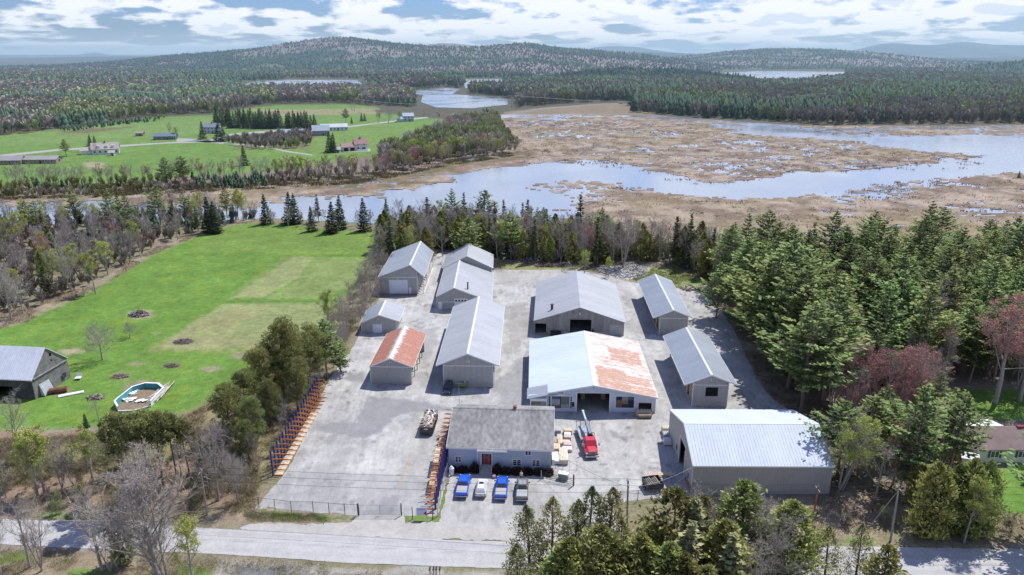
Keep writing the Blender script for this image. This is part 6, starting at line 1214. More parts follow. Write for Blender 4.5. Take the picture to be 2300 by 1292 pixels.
# ------------------------------------------------------------------ utility poles and wires
PW=pm('weathered_pole_wood',(.30,.27,.24),.15,2.,.9,sz=(3,3,.3)); PB_=pm('brown_pole_wood',(.26,.16,.09),.15,2.,.9,sz=(3,3,.3)); WI=pm('wire',(.05,.05,.055),.02,1.,.5); WI2=pm('pale_wire',(.4,.42,.45),.02,1.,.4)
poles={}
for k,(lab,bx,by,tx,ty,m_) in {'a':('grey utility pole rising from the trees at the bottom',1407,1205,1411,1080,PW),'b':('leaning brown utility pole in front of the bare ground',1817,1221,1838,1092,PB_),'c':('pale utility pole with diagonal brace near the bottom right',2000,1215,2020,1090,PW),'d':('thin utility pole among bare trees at the lower left',465,1156,450,1053,PW)}.items():
    p=at(bx,by); h=height_for(p.x,p.y,ty); x_=p.x+(tx-pix(p.x,p.y,h)[0])/1597*105; t=thing('utility_pole',lab,'utility pole',(p.x,p.y,0)); top_=Vector((x_-p.x,0,h)); MB().tube((0,0,0),top_,.17,.12,10).build('pole',m_,t)
    c=MB().bar(tuple(top_+Vector((-.02,-.9,-.5))),tuple(top_+Vector((-.02,.9,-.5))),.12); [c.tube(tuple(top_+Vector((0,y_,-.42))),tuple(top_+Vector((0,y_,-.2))),.05,.05,6) for y_ in (-.8,.8)]; c.tube(tuple(top_),tuple(top_+Vector((0,0,.2))),.05,.05,6); c.build('cross_arm',PW,t); poles[k]=p+top_
    if k=='c': MB().tube((-2.2,2.6,0),tuple(top_+Vector((0,0,-.9))),.065,.055,8).build('brace',PW,t)
def wire(label,a,b,sag,r=.022,mat=None,name='overhead_wire',group='overhead wires along the road'):
    a=Vector(a);b=Vector(b); pts=[a+(b-a)*s-Vector((0,0,4*sag*s*(1-s))) for s in np.linspace(0,1,25)]; o=MB().path(pts,r,4).build(name,mat or WI); return tag(o,label,'wire',group)
ext=lambda a,b,k:a+(b-a)*k
order=['d','a','b','c']; E0=poles['d']+Vector((-45,4,0)); E1=poles['c']+Vector((45,-1,0)); seq=[E0]+[poles[k] for k in order]+[E1]
for a,b,nm in zip(seq[:-1],seq[1:],('left of the lower left pole','between the lower left pole and the grey pole','between the grey pole and the leaning brown pole','between the brown pole and the braced pole','right of the braced pole')):
    for off,hn in ((Vector((0,-.8,-.2)),'front power wire'),(Vector((0,.8,-.2)),'back power wire'),(Vector((0,0,-2.)),'low telephone wire')): wire(f'thin {hn} strung {nm}',a+off,b+off,.55)
wire('slack service wire from the grey pole to the office corner',poles['a']+Vector((0,0,-1)),loc(rK,14,17.5,4.2),.8,group=None); wire('service wire from the grey pole to the warehouse',poles['a']+Vector((0,0,-1.2)),loc(rJ,18.6,.2,5.2),.7,mat=WI2,group=None)
p=at(1510,1095); wire('pale guy rope slanting from the warehouse corner to the ground',loc(rJ,18.6,.3,5.0),Vector((p.x,p.y,.1)),.05,.04,WI2,'guy_rope',None)
wire('thin cable running down past the old barn wall',at(0,903,.3),at(52,860,3.6),.1,.035,WI2,'guy_cable',None)
# mailboxes
for i,(px,lab) in enumerate(((966,'leftmost dark mailbox of the roadside row'),(974,'second dark mailbox from the left in the roadside row'),(980,'third dark mailbox from the left in the roadside row'),(988,'rightmost dark mailbox of the roadside row'))):
    p=at(px,1291); t=thing('mailbox',lab,'mailbox',(p.x,p.y,0),group='mailboxes by the road'); MB().box(-.05,.05,-.05,.05,0,.9).build('post',PW,t); MB().prism([(-.11,.9),(.11,.9),(.11,1.05),(.06,1.13),(-.06,1.13),(-.11,1.05)],'y',-.3,.3).build('box',M['black'],t); MB().box(.115,.13,-.1,.0,1.0,1.12).build('flag',pm('red_flag',(.5,.03,.03)),t)
# ------------------------------------------------------------------ broken swimming pool
RIM=[(256.8,901),(264.,894),(297.,868.5),(327,860),(355.5,861),(367,870.7),(338,901),(299,911.5),(263.5,913)]
zr=1.25; RW=[at(a,b,zr) for a,b in RIM]; c0=sum(RW,Vector())/len(RW); t=thing('swimming_pool','drained oval above-ground pool with turquoise wall and white rim','swimming pool',(c0.x,c0.y,0))
TQ=pm('faded_turquoise_liner',(.10,.40,.46),.10,1.,.5); n_=len(RW); ww=MB(); rr_=MB(); ow=MB()
for i in range(n_):
    a=RW[i]-c0; b=RW[(i+1)%n_]-c0; a.z=b.z=0
    if i in (6,7): zt_=.25
    else: zt_=zr
    ia,ib=a*.975,b*.975; ww.hexa([(ia.x,ia.y,0),(ib.x,ib.y,0),(b.x*.985,b.y*.985,0),(a.x*.985,a.y*.985,0),(ia.x,ia.y,zt_),(ib.x,ib.y,zt_),(b.x*.985,b.y*.985,zt_),(a.x*.985,a.y*.985,zt_)]); ow.hexa([(a.x*.987,a.y*.987,0),(b.x*.987,b.y*.987,0),(b.x,b.y,0),(a.x,a.y,0),(a.x*.987,a.y*.987,zt_),(b.x*.987,b.y*.987,zt_),(b.x,b.y,zt_),(a.x,a.y,zt_)])
    if zt_==zr: rr_.hexa([(a.x*.95,a.y*.95,zr),(b.x*.95,b.y*.95,zr),(b.x*1.03,b.y*1.03,zr),(a.x*1.03,a.y*1.03,zr),(a.x*.95,a.y*.95,zr+.08),(b.x*.95,b.y*.95,zr+.08),(b.x*1.03,b.y*1.03,zr+.08),(a.x*1.03,a.y*1.03,zr+.08)])
    else: rr_.bar((a.x,a.y,.25),(b.x,b.y,.25),.2,.12)
ww.build('inner_wall',TQ,t); ow.build('outer_wall',M['white'],t); rr_.build('rim',M['white'],t); MB().add([((a-c0).x*.97,(a-c0).y*.97,.06) for a in RW],[tuple(range(n_))]).build('muddy_floor',pm('muddy_pool_floor',(.23,.18,.12),.2,2.,.95),t)
a=at(262,894,1.3)-c0;b=at(285,905,.3)-c0; MB().bar(a,b,.22,.06).build('fallen_rim_rail',M['white'],t)
for i,(px,py,w_,l_,dg,lab) in enumerate(((290,900,2.2,1.6,20,'crumpled white liner sheet in the near end of the drained pool'),(303,884,1.0,2.6,-35,'torn white liner strip along the turquoise pool wall'),(318,903,2.3,1.,20,'white liner sheet at the right side of the drained pool'))):
    p=at(px,py); r=random.Random(i); b=MB()
    for k in range(10): b.rbox((p.x+r.uniform(-.4,.4)*w_,p.y+r.uniform(-.4,.4)*l_,.14+.03*k),(w_*r.uniform(.3,.6),l_*r.uniform(.3,.6),.03),R(dg+r.uniform(-40,40)),r.uniform(-.12,.12),r.uniform(-.12,.12))
    tag(b.build('liner_sheet',M['white']),lab,'liner sheet')
p0=at(335,908);p1=at(388,862); d=(p1-p0); b=MB(); r=random.Random(2); nrm=Vector((-d.y,d.x,0)).normalized()
for k in range(46):
    s=r.uniform(0,.55); e=s+r.uniform(.3,.5); o_=r.uniform(-1.3,1.1); o2=o_*r.uniform(.3,.8); A=p0+d*s+nrm*o_; B_=p0+d*e+nrm*o2; b.bar((A.x,A.y,.1+r.uniform(0,.7)),(B_.x,B_.y,.1+r.uniform(0,.7)),.11,.07)
tag(b.build('pole_pile',pm('bleached_poles',(.55,.50,.45),.2,3.)),'heap of bleached poles piled along the right side of the pool','wood pile')
def pile(name,label,cat,px,py,rx,ry,h,n_,cols,seed,ln=(.6,1.8),w=.1):
    p=at(px,py); r=random.Random(seed); t=thing(name,label,cat,(p.x,p.y,0)); 
    for ci,c in enumerate(cols):
        b=MB()
        for k in range(n_//len(cols)):
            a=r.uniform(0,6.28); q=r.random()**.6; x=math.cos(a)*q*rx; y=math.sin(a)*q*ry; z=h*(1-q)*r.uniform(.4,1)+.1; l=r.uniform(*ln); b.rbox((x,y,z),(l,w*r.uniform(.5,1.8),w*r.uniform(.5,1.5)),r.uniform(0,3.14),0,r.uniform(-.5,.5))
        b.build('debris',pm(name+'_bits',c,.2,3.,.9),t)
    return t
pile('brush_pile','tall brush and rubble pile on a bare ring in the meadow','brush pile',312,708,2.6,1.6,1.6,260,[(.12,.10,.09),(.5,.48,.46),(.2,.17,.15)],1)
pile('brush_pile','dark brush heap on the dry strip of the meadow','brush pile',412,768,2.4,1.4,.8,220,[(.24,.19,.18),(.30,.25,.23)],2,w=.06)
pile('debris_pile','low scatter of weathered sticks left of the pool','debris pile',215,894,1.6,.8,.4,80,[(.35,.32,.3),(.15,.12,.1)],3)
pile('brush_pile','low twiggy debris patch above the pool on the right','brush pile',385,822,1.8,.9,.3,110,[(.22,.18,.14),(.3,.25,.2)],4,w=.06)
pile('brush_pile','elongated low brush patch above the left end of the pool','brush pile',270,846,1.8,1.2,.3,110,[(.22,.18,.14),(.3,.27,.2)],5,w=.06)
pile('log_pile','silvery heap of branches at the back edge of the yard','log pile',1188,584,3.2,1.5,1.4,160,[(.5,.47,.45),(.2,.17,.15)],6,(1,3.2))
pile('log_pile','pale logs lying on the gravel near the narrow shed','log pile',1562,650,3.8,1.2,.7,60,[(.55,.50,.44),(.4,.35,.3)],7,(2.,4.5),.22)
pile('log_pile','long strip of dead branches behind the timber barn','log pile',1240,598,6.5,1.2,.8,150,[(.35,.3,.27),(.15,.12,.1)],8,(1,3.))
p=at(505,891); b=MB(); r=random.Random(4)
for k in range(16): b.rbox((p.x+r.uniform(-.8,.8),p.y+r.uniform(-.5,.5),.15+r.random()*.4),(r.uniform(.3,.9),r.uniform(.3,.7),.05),r.uniform(0,3),r.uniform(-.6,.6),r.uniform(-.6,.6))
tag(b.build('blue_tarpaulin',pm('bright_blue_tarp',(.02,.15,.75),.1,3.,.5)),'crumpled bright blue tarpaulin in the scrub left of the racks','tarpaulin')
# collapsed hut frame behind the timber barn
p=at(1278,611); t=thing('hut_frame','dark roofless hut frame of crossed poles behind the timber barn','hut frame',(p.x,p.y,0)); f=MB()
for y_ in (0,2.2): f.bar((-2.3,y_,0),(0,y_,2.9),.14).bar((2.3,y_,0),(0,y_,2.9),.14).bar((-1.2,y_,1.4),(1.2,y_,1.4),.1)
f.bar((0,0,2.9),(0,2.2,2.9),.12).bar((-2.3,0,.1),(-2.3,2.2,.1),.12); f.build('rafter',M['wood_grey'],t)
# riprap field: uncountable stones
P=P2([(1385,600),(1420,590),(1455,602),(1450,616),(1400,626),(1345,612),(1350,596)]); b=MB(); r=random.Random(9); lo,hi=P.min(0),P.max(0); X=np.array([r.uniform(lo[0],hi[0]) for _ in range(1500)]); Y=np.array([r.uniform(lo[1],hi[1]) for _ in range(1500)]); I=inpoly(X,Y,P)
for x,y in zip(X[I],Y[I]): s=r.uniform(.15,.5); b.rbox((x,y,s*.2),(s*r.uniform(.8,1.6),s,s*r.uniform(.4,.9)),r.uniform(0,3),r.uniform(-.4,.4),r.uniform(-.4,.4))
tag(b.build('stone_rubble',pm('pale_stone',(.42,.41,.40),.2,1.5,.9)),'field of loose pale stones behind the timber barn','stones',kind='stuff')
# white boulders beside the tall shed
for i in range(9):
    p=at(958-2.6*i*.9-0,618+5.2*i); s=random.uniform(.5,.85); b=MB(); pts=[(s*math.cos(a)*random.uniform(.7,1.1),s*math.sin(a)*random.uniform(.7,1.1)) for a in np.linspace(0,6.28,8)[:-1]]
    b.add([(x,y,0) for x,y in pts]+[(x*.6,y*.6,s*.7) for x,y in pts],[tuple(range(6,-1,-1)),tuple(range(7,14))]+[(k,(k+1)%7,7+(k+1)%7,7+k) for k in range(7)]); o=b.build('white_boulder',pm('white_stone',(.62,.58,.52),.1,2.),loc=(p.x,p.y,0),bevel=.05); tag(o,'pale boulder in the row along the right side of the tall white doored shed','boulder','boulders beside the tall shed')
# lattice transmission towers and line poles in the distance
def pylon(label,px,py,top):
    p=at(px,py); h=height_for(p.x,p.y,top); t=thing('transmission_tower',label,'transmission tower',(p.x,p.y,0),0,'power line towers across the valley'); b=MB(); w=h*.11
    for sx in (-1,1):
        for sy in (-1,1): b.bar((sx*w,sy*w,0),(sx*w*.25,sy*w*.25,h),.35)
    for k in range(6):
        z0=h*k/6;z1=h*(k+1)/6;w0=w*(1-.75*k/6);w1=w*(1-.75*(k+1)/6)
        for sy in (-1,1): b.bar((-w0,sy*w0,z0),(w1,sy*w1,z1),.2).bar((w0,sy*w0,z0),(-w1,sy*w1,z1),.2)
    b.build('lattice_mast',M['steel'],t); c=MB()
    for z in (.62,.78,.94): c.bar((-h*.17,0,h*z),(h*.17,0,h*z),.35)
    c.build('cross_arm',M['steel'],t); return Vector((p.x,p.y,h*.78))
py_=[pylon('lattice power tower at the far left of the woods',87,236,196),pylon('tall lattice power tower above the left woods',292,240,192),pylon('lattice power tower beside the left lake',620,216,190),pylon('lattice power tower near the river bend',822,232,186)]
for a,b,nm in zip(py_[:-1],py_[1:],('first and second','second and third','third and fourth')): wire(f'high voltage line between the {nm} towers from the left',a,b,9.,.16,WI2,'power_line','power lines across the valley')
def tallpole(label,px,py,top): 
    p=at(px,py); h=height_for(p.x,p.y,top); t=thing('line_pole',label,'utility pole',(p.x,p.y,0),group='wooden line poles in the valley'); MB().tube((0,0,0),(0,0,h),.3,.22,6).build('pole',PW,t); MB().bar((-2.2,0,h*.93),(2.2,0,h*.93),.3).build('cross_arm',PW,t); return Vector((p.x,p.y,h*.93))
ps=[tallpole('line pole left of the pair behind the farm field',791,250,219),tallpole('line pole right of the pair behind the farm field',796,251,219),tallpole('line pole at the dark wood left of the causeway',1149,243,212),tallpole('line pole by the causeway',1163,246,222),tallpole('line pole in front of the far forest edge',1208,244,226),tallpole('tall line pole at the tip of the dark peninsula',1052,212,180)]
wire('long power line sagging over the river to the dark wood',ps[1],ps[2],9.,.16,WI2,'power_line','power lines across the valley'); wire('power line running from the causeway pole to the right',ps[2],Vector((420,980,18)),10.,.2,WI2,'power_line','power lines across the valley')
# radio mast on the hill top
Y=3700; x=xat(757,86,Y); z=zat(87,Y); t=thing('radio_mast','thin radio mast on the summit of the main hill','mast',(x,Y,z-6)); MB().tube((0,0,0),(0,0,34),1.0,.6,6).build('mast',M['steel'],t)
# ------------------------------------------------------------------ trees one can tell apart
T=treepx
for a in (('spruce',701,520,463,'dense dark spruce, squattest one at the back edge of the meadow'),('spruce',746,524,453,'dark spruce at the meadow edge with its taller twin behind on the right'),('spruce',767,514,438,'tallest dark spruce at the back edge of the meadow'),('spruce',817,519,445,'rightmost dark spruce at the back edge of the meadow'),('fir',870,522,446,'slim pointed fir near the back right corner of the meadow'),
 ('spruce',598,504,436,'shaded spruce at the back left corner of the meadow'),('spruce',651,503,430,'spruce of a close pair left of the squat spruce, the taller'),('spruce',663,503,434,'spruce of a close pair left of the squat spruce, the shorter'),('fir',716,498,436,'thin fir standing between the dark spruces against the river'),('spruce',473,522,442,'narrow dark spruce at the end of the left woodland'),('spruce',486,524,452,'small spruce beside the narrow dark one at the end of the left woodland'),
 ('cedar',108,650,563,'leaning brown green cedar at the foot of the left woodland'),('white_pine',176,505,421,'white pine rising alone over the left bare woodland'),('white_pine',254,522,427,'broad white pine, left of the leaning pair above the left woodland'),('white_pine',292,532,430,'broad white pine, right of the leaning pair above the left woodland'),('white_pine',361,502,414,'white pine between the left woodland and the yellow trees'),
 ('white_pine',379,420,352,'pine with tiered boughs, left of two on the far river bank'),('white_pine',416,416,350,'dark irregular pine, right of two on the far river bank'),('spruce',550,372,325,'round topped dark evergreen above the bare bank trees'),
 ('budding_tree',450,482,424,'yellow green budding tree by the river, left of two'),('budding_tree',535,494,420,'bright yellow green budding tree by the river, right of two'),('budding_tree',548,496,428,'yellow green tree just right of the bright budding one by the river'),('budding_tree',30,570,470,'large yellow green tree at the left edge of the picture'),('budding_tree',165,640,545,'yellow green tree in front of the left woodland'),('budding_tree',215,660,560,'light green budding tree leaning over the meadow edge'),
 ('budding_tree',742,762,645,'big yellow green tree between the meadow and the smallest shed'),('big_bare',25,716,592,'big spreading bare tree at the left edge of the meadow'),('bare_tree',160,655,552,'dark round bare tree in front of the left woodland'),
 ('apple',231,808,722,'gnarled grey apple tree alone on the lawn'),('apple',292,758,722,'small crooked bare tree behind the gnarled apple tree'),('bare_tree',222,942,892,'small bare tree left of the swimming pool'),
 ('white_pine',1052,592,484,'brightest green pine, standing right behind the two-part shed'),('white_pine',1086,535,425,'dark green pine with tall crown against the river'),('white_pine',1018,535,424,'blue green pine left of the tall river pine'),('cedar',960,585,508,'small bright cedar behind the tall white doored shed'),('fir',1303,565,436,'tallest thin fir in the tree belt behind the timber barn'),('fir',1045,530,432,'brownish spire between the two river pines'),('fir',1135,540,447,'grey green fir right of the tall river pine'),('fir',1178,550,455,'narrow fir behind the yard, third spire right of the river pines'),
 ('fir',1548,600,478,'lone spindly fir with flat top above the narrow shed roof'),('fir',1518,590,485,'spindly fir just left of the flat topped one'),('bare_tree',1400,600,470,'round bare tree beside the stone rubble'),('bare_tree',1340,560,466,'dead grey tree with bare black limbs in the belt'),('budding_tree',1313,628,560,'young yellow green tree behind the hut frame'),('budding_tree',1367,622,575,'small yellow sapling at the edge of the stone rubble'),
 ('spruce',196,960,928,'tiny blue spruce on the lawn below the swimming pool'),('white_pine',1608,715,590,'thin half bare pine at the corner of the yard woods')): T(*a)
tree('bare_tree',at(994,575).x,at(994,575).y,12,'grey many stemmed bare tree between the two back sheds')
# red pine group and lower-left trees
for i,a in enumerate(((281,1119,928),(311,1151,915),(344,1122,912),(370,1116,918),(400,1084,918),(427,1071,934))):
    T('red_pine',*a,('leftmost','second from the left','third from the left','fourth from the left','fifth from the left','rightmost')[i]+' long trunked pine in the row of six beside the lower road','long trunked pines beside the lower road',wide=1.05)
for a in (('scots_pine',640,905,708,'largest bushy pine of the clump beside the racks'),('scots_pine',697,868,722,'bushy pine at the right end of the clump beside the racks'),('scots_pine',598,925,772,'bushy pine in the middle of the clump beside the racks'),('scots_pine',560,960,830,'lower left bushy pine of the clump beside the racks'),('scots_pine',520,990,858,'bushy pine nearest the blue tarpaulin'),('scots_pine',575,1000,885,'bushy pine at the lower tip of the clump'),('scots_pine',668,925,800,'bushy pine leaning towards the racks'),('scots_pine',620,905,745,'bushy pine on the meadow side of the clump'),('scots_pine',560,1030,940,'low bushy pine in the scrub below the clump'),('scots_pine',660,880,735,'bushy pine squeezed behind the largest one of the clump'),('scots_pine',612,958,850,'bushy pine at the front of the clump beside the racks'),('white_pine',735,850,715,'ragged pine with bare side limbs at the top of the clump'),('white_pine',765,835,752,'small bright pine closest to the rusty roofed shed'),
 ('bare_tree',14,1118,1020,'dark bare tree at the left edge above the road'),('budding_tree',85,1112,957,'pale yellow budding tree, left trunk of a pair above the road'),('budding_tree',100,1112,960,'pale yellow budding tree, right trunk of a pair above the road'),('budding_tree',209,1083,955,'olive budding tree left of the long trunked pines'),('bare_tree',140,1100,985,'short bare tree between the yellow budding trees'),
 ('bare_tree',67,1274,1100,'thin bare tree with a forked top below the road at the left'),('bare_tree',230,1281,1068,'slim bare tree leaning over the road, left of the biggest one'),('bare_tree',262,1271,1100,'slender bare tree just left of the biggest one'),('cedar',282,1262,1130,'olive cedar behind the biggest bare tree'),
 ('big_bare',536,1130,1010,'wide forked bare tree at the fence corner'),('bare_tree',491,1124,935,'very thin tall tree left of the fence corner'),('bare_tree',470,1110,970,'thin bare tree by the thin utility pole'),('red_maple',432,1010,925,'rust coloured young tree at the end of the pine row'),('bare_tree',5,1300,1150,'bare tree cut by the lower left corner'),('fir',460,1075,985,'dark shaggy evergreen in the brush right of the pine row')): T(*a)
T('big_bare',354,1296,1005,'biggest bare tree of the picture, its limbs spread over the road',wide=1.05,var=0)
T('big_bare',376,1300,1070,'bare tree crowding the biggest one from the right',var=1)
# bottom centre
for i,a in enumerate((('sparse_cedar',1190,1300,1128,'leftmost thin leafed cedar in front of the road'),('sparse_cedar',1238,1296,1110,'thin leafed cedar, second from the left in front of the parked cars'),('sparse_cedar',1285,1298,1114,'thin leafed cedar in the middle of the left group by the road'),('sparse_cedar',1320,1294,1092,'tallest thin leafed cedar of the left group by the road'),('sparse_cedar',1358,1298,1100,'thin leafed cedar just left of the grey utility pole'),('sparse_cedar',1392,1300,1165,'short thin leafed cedar at the foot of the grey utility pole'),
 ('cedar',1250,1400,1238,'yellowish round cedar at the bottom edge under the left group'),('cedar',1332,1385,1180,'dense green cedar at the bottom edge under the left group'),('cedar',1378,1390,1215,'dense olive cedar left of the gap at the bottom edge'),('sparse_cedar',1165,1380,1215,'leafy cedar whose branches reach over the road at the left of the group'),('cedar',1285,1395,1205,'dark green cedar between the yellowish one and the dense one'),
 ('cedar',1502,1330,1096,'tall narrow cedar right of the grey utility pole'),('cedar',1455,1345,1175,'olive cedar with bright edge right of the gap'),('larch',1552,1345,1118,'widest feathery larch in the bottom group'),('larch',1520,1390,1170,'pale feathery larch in front of the widest one'),('cedar',1612,1375,1165,'yellow green pointed cedar in the right bottom group'),('cedar',1655,1290,1075,'tallest cedar before the warehouse wall'),('cedar',1570,1290,1110,'cedar top peeking before the left end of the warehouse wall'),
 ('bare_tree',1600,1310,1090,'bare twiggy tree left of the tallest warehouse cedar'),('bare_tree',1688,1310,1085,'bare twiggy tree right of the tallest warehouse cedar'),('bare_tree',1718,1330,1120,'dense grey bare tree at the right of the bottom group'),('cedar',1765,1300,1120,'thin cedar at the right end of the warehouse cedars'),('cedar',1530,1440,1245,'small dark cedar at the bottom edge under the larches'),('cedar',1577,1440,1268,'small bright cedar at the bottom edge under the larches'),
 ('sparse_cedar',1852,1298,1180,'airy sapling by the leaning brown pole'),('sparse_cedar',1922,1300,1175,'larger airy tree right of the leaning brown pole'),('cedar',1968,1375,1228,'conical olive cedar at the bottom edge right of the airy tree'),('sparse_cedar',1745,1330,1190,'see-through cedar right of the dense grey bare tree'),('cedar',1420,1400,1200,'cedar in the front row right of the gap'),('larch',1640,1410,1200,'soft green larch at the right of the bottom group'),('bare_tree',1680,1400,1190,'bare tree between the larch and the see-through cedar'),('cedar',1480,1420,1215,'cedar wedged between the front larches'))): T(*a,wide=1.45 if a[0] in('cedar','sparse_cedar','larch') else 1.)
for i,a in enumerate(((1640,655,505),(1668,705,530),(1690,745,545),(1712,790,575),(1742,835,598),(1770,872,640),(1800,925,676),(1730,800,560),(1790,860,600),(1850,900,640),(1760,770,540))):
    T('white_pine',*a,('farthest','second farthest','third farthest','fourth','fifth','sixth','nearest','inner farthest','inner middle','inner nearest','inner second')[i]+' tall pine of the wall of pines along the right yard edge','tall pines along the right yard edge',wide=1.15); p=at(a[0],a[1]); PLACED.append((p.x,p.y,5))
# right lower group
for a in (('budding_tree',1881,1102,910,'tall pale stemmed birch at the right corner of the warehouse'),('bare_tree',1890,1100,925,'birch stem leaning behind the pale stemmed birch'),('red_maple',2006,1086,930,'pinkish bare tree above the braced pole'),('white_pine',2044,1105,862,'dark tall pine with ragged side boughs left of the bungalow'),('bare_tree',2108,1065,938,'light grey leaning bare tree left of the bungalow'),('white_pine',2325,1202,945,'large pine overhanging the bungalow at the right edge'),('white_pine',1960,1010,870,'pine behind the right end of the warehouse'),
 ('white_pine',1990,1030,895,'shaggy pine just right of the warehouse'),('white_pine',2085,990,835,'broad yellow green pine beside the upper lawn'),('budding_tree',2165,1218,1060,'leaning leafy tree at the road edge by the lower lawn'),('cedar',2050,1045,930,'dark cedar behind the braced pole')): T(*a)
for i in range(9): 
    p=at(2078+15*i+random.uniform(-4,4),1196+random.uniform(-10,10)); tree('cedar',p.x,p.y,random.uniform(8.,13.),'tall dark cedar in the close hedge above the road at the lower right','cedar hedge at the lower right',wide=.95)
for x_,y_,h_ in ((2250,1205,5),(2210,1200,4),(2030,1180,5),(1985,1170,4),(2110,1210,4),(2270,1190,6)): p=at(x_,y_); tree('shrub',p.x,p.y,h_*.7,'tangled bare shrub in the shade under the lower right trees','shrubs under the lower right trees')
for a in (('red_maple',2235,905,655,'largest red budded tree at the right edge of the wood'),('red_maple',2290,900,690,'red budded tree cut by the right edge of the picture'),('red_maple',1955,940,770,'red budded tree above the warehouse roof'),('red_maple',1905,915,745,'reddish round tree left of the one above the warehouse'),('red_maple',2020,935,760,'pinkish grey round tree in the middle of the right wood'),('bare_tree',1870,930,800,'whitish bare tree behind the warehouse end'),('bare_tree',2080,800,620,'white barked dead looking tree among the right pines')):
    T(*a,wide=1.3); p=at(a[1],a[2]); PLACED.append((p.x,p.y,5))
# woods, tree by tree
YARDAV=[(560,1150),(700,860),(800,740),(840,650),(945,655),(960,600),(975,565),(1110,585),(1300,600),(1560,635),(1640,700),(1720,830),(1880,960),(1900,1120),(1640,1120),(1380,1140),(1380,1280),(560,1200)]
W1=[(1625,640),(1665,700),(1700,765),(1738,825),(1785,880),(2500,850),(2700,800),(2700,606),(1900,600),(1620,600)]
n1=scatter(W1,5.6,{'white_pine':.54,'budding_tree':.09,'bare_tree':.10,'red_maple':.09,'fir':.12,'cedar':.06},{'white_pine':(13,23),'budding_tree':(12,15),'bare_tree':(12,15),'red_maple':(11,14),'fir':(13,17),'cedar':(8,11)},
 {'white_pine':'tall green pine inside the dense wood right of the yard','budding_tree':'yellow green tree among the pines right of the yard','bare_tree':'whitish bare tree among the pines right of the yard','red_maple':'red budded tree among the pines right of the yard','fir':'dark spire fir among the pines right of the yard','cedar':'small cedar under the pines right of the yard'},
 {'white_pine':'pines in the wood right of the yard','budding_tree':'budding trees in the right wood','bare_tree':'bare trees in the right wood','red_maple':'red budded trees in the right wood','fir':'firs in the right wood','cedar':'cedars in the right wood'})
W2=[(1800,872),(1830,920),(1900,965),(1960,990),(2040,985),(2090,930),(2125,875),(2500,855),(2500,830),(1800,850)]
n2=scatter(W2,4.0,{'red_maple':.42,'bare_tree':.30,'white_pine':.16,'cedar':.12},{'white_pine':(14,19),'bare_tree':(10,13),'red_maple':(10,13),'cedar':(7,10)},
 {'white_pine':'tall pine at the front of the right wood','bare_tree':'grey bare tree at the front of the right wood behind the warehouse','red_maple':'reddish bare tree at the front of the right wood behind the warehouse','cedar':'small cedar at the front of the right wood'},
 {'white_pine':'pines at the front of the right wood','bare_tree':'bare trees behind the warehouse','red_maple':'reddish trees behind the warehouse','cedar':'cedars at the front of the right wood'})
scatter([(1880,1030),(1960,1020),(2110,1010),(2150,1060),(2070,1090),(2060,1170),(1960,1130),(1880,1080)],5.,{'white_pine':.35,'bare_tree':.35,'cedar':.3},{'white_pine':(13,17),'bare_tree':(9,12),'cedar':(7,10)},'tree of the shady thicket between warehouse and bungalow','trees between warehouse and bungalow')
BELT=[(868,590),(850,555),(905,528),(1000,520),(1300,556),(1640,588),(1655,625),(1600,632),(1520,592),(1420,586),(1345,596),(1290,594),(1110,584),(1060,566),(975,560),(955,585)]
n3=scatter(BELT,3.3,{'cedar':.34,'fir':.09,'bare_tree':.46,'white_pine':.02,'red_maple':.05,'budding_tree':.05},{'cedar':(9,14),'fir':(12,17),'bare_tree':(12,16),'white_pine':(14,17),'red_maple':(11,15),'budding_tree':(11,14)},
 {'cedar':'dark cedar in the dense belt between yard and marsh','fir':'thin fir in the belt between yard and marsh','bare_tree':'grey bare tree in the belt between yard and marsh','white_pine':'pine in the belt between yard and marsh','red_maple':'pinkish tree in the belt between yard and marsh','budding_tree':'light green tree in the belt between yard and marsh'},
 {'cedar':'cedars behind the yard','fir':'firs behind the yard','bare_tree':'bare trees behind the yard','white_pine':'pines behind the yard','red_maple':'pinkish trees behind the yard','budding_tree':'budding trees behind the yard'})
LW=[(-60,735),(60,702),(222,632),(350,560),(485,506),(560,498),(600,490),(430,478),(200,490),(-60,500)]
n4=scatter(LW,7.4,{'bare_tree':.70,'budding_tree':.17,'white_pine':.05,'fir':.04,'red_maple':.04},{'bare_tree':(9,13),'budding_tree':(8,12),'white_pine':(11,14),'fir':(10,13),'red_maple':(9,12)},
 {'bare_tree':'leafless tree in the woodland left of the meadow','budding_tree':'light green budding tree in the woodland left of the meadow','white_pine':'pine in the woodland left of the meadow','fir':'fir in the woodland left of the meadow','red_maple':'reddish tree in the woodland left of the meadow'},
 {'bare_tree':'leafless trees left of the meadow','budding_tree':'budding trees left of the meadow','white_pine':'pines left of the meadow','fir':'firs left of the meadow','red_maple':'reddish trees left of the meadow'})
scatter([(600,496),(860,508),(868,540),(840,520),(600,506)],5.,{'bare_tree':.6,'red_maple':.3,'budding_tree':.1},(5,9),'low bare tree on the river bank behind the spruces','bare trees behind the spruces')
STRIP=[(842,560),(868,560),(880,600),(862,640),(848,690),(826,720),(800,745),(775,790),(735,850),(715,880),(700,830),(742,740),(785,680),(815,640)]
n5=scatter(STRIP,2.9,{'bare_tree':.75,'shrub':.25},{'bare_tree':(5.,8.),'shrub':(2.5,4)},{'bare_tree':'twiggy young tree in the thicket between meadow and sheds','shrub':'bare shrub in the thicket between meadow and sheds'},{'bare_tree':'young trees between meadow and sheds','shrub':'shrubs between meadow and sheds'})
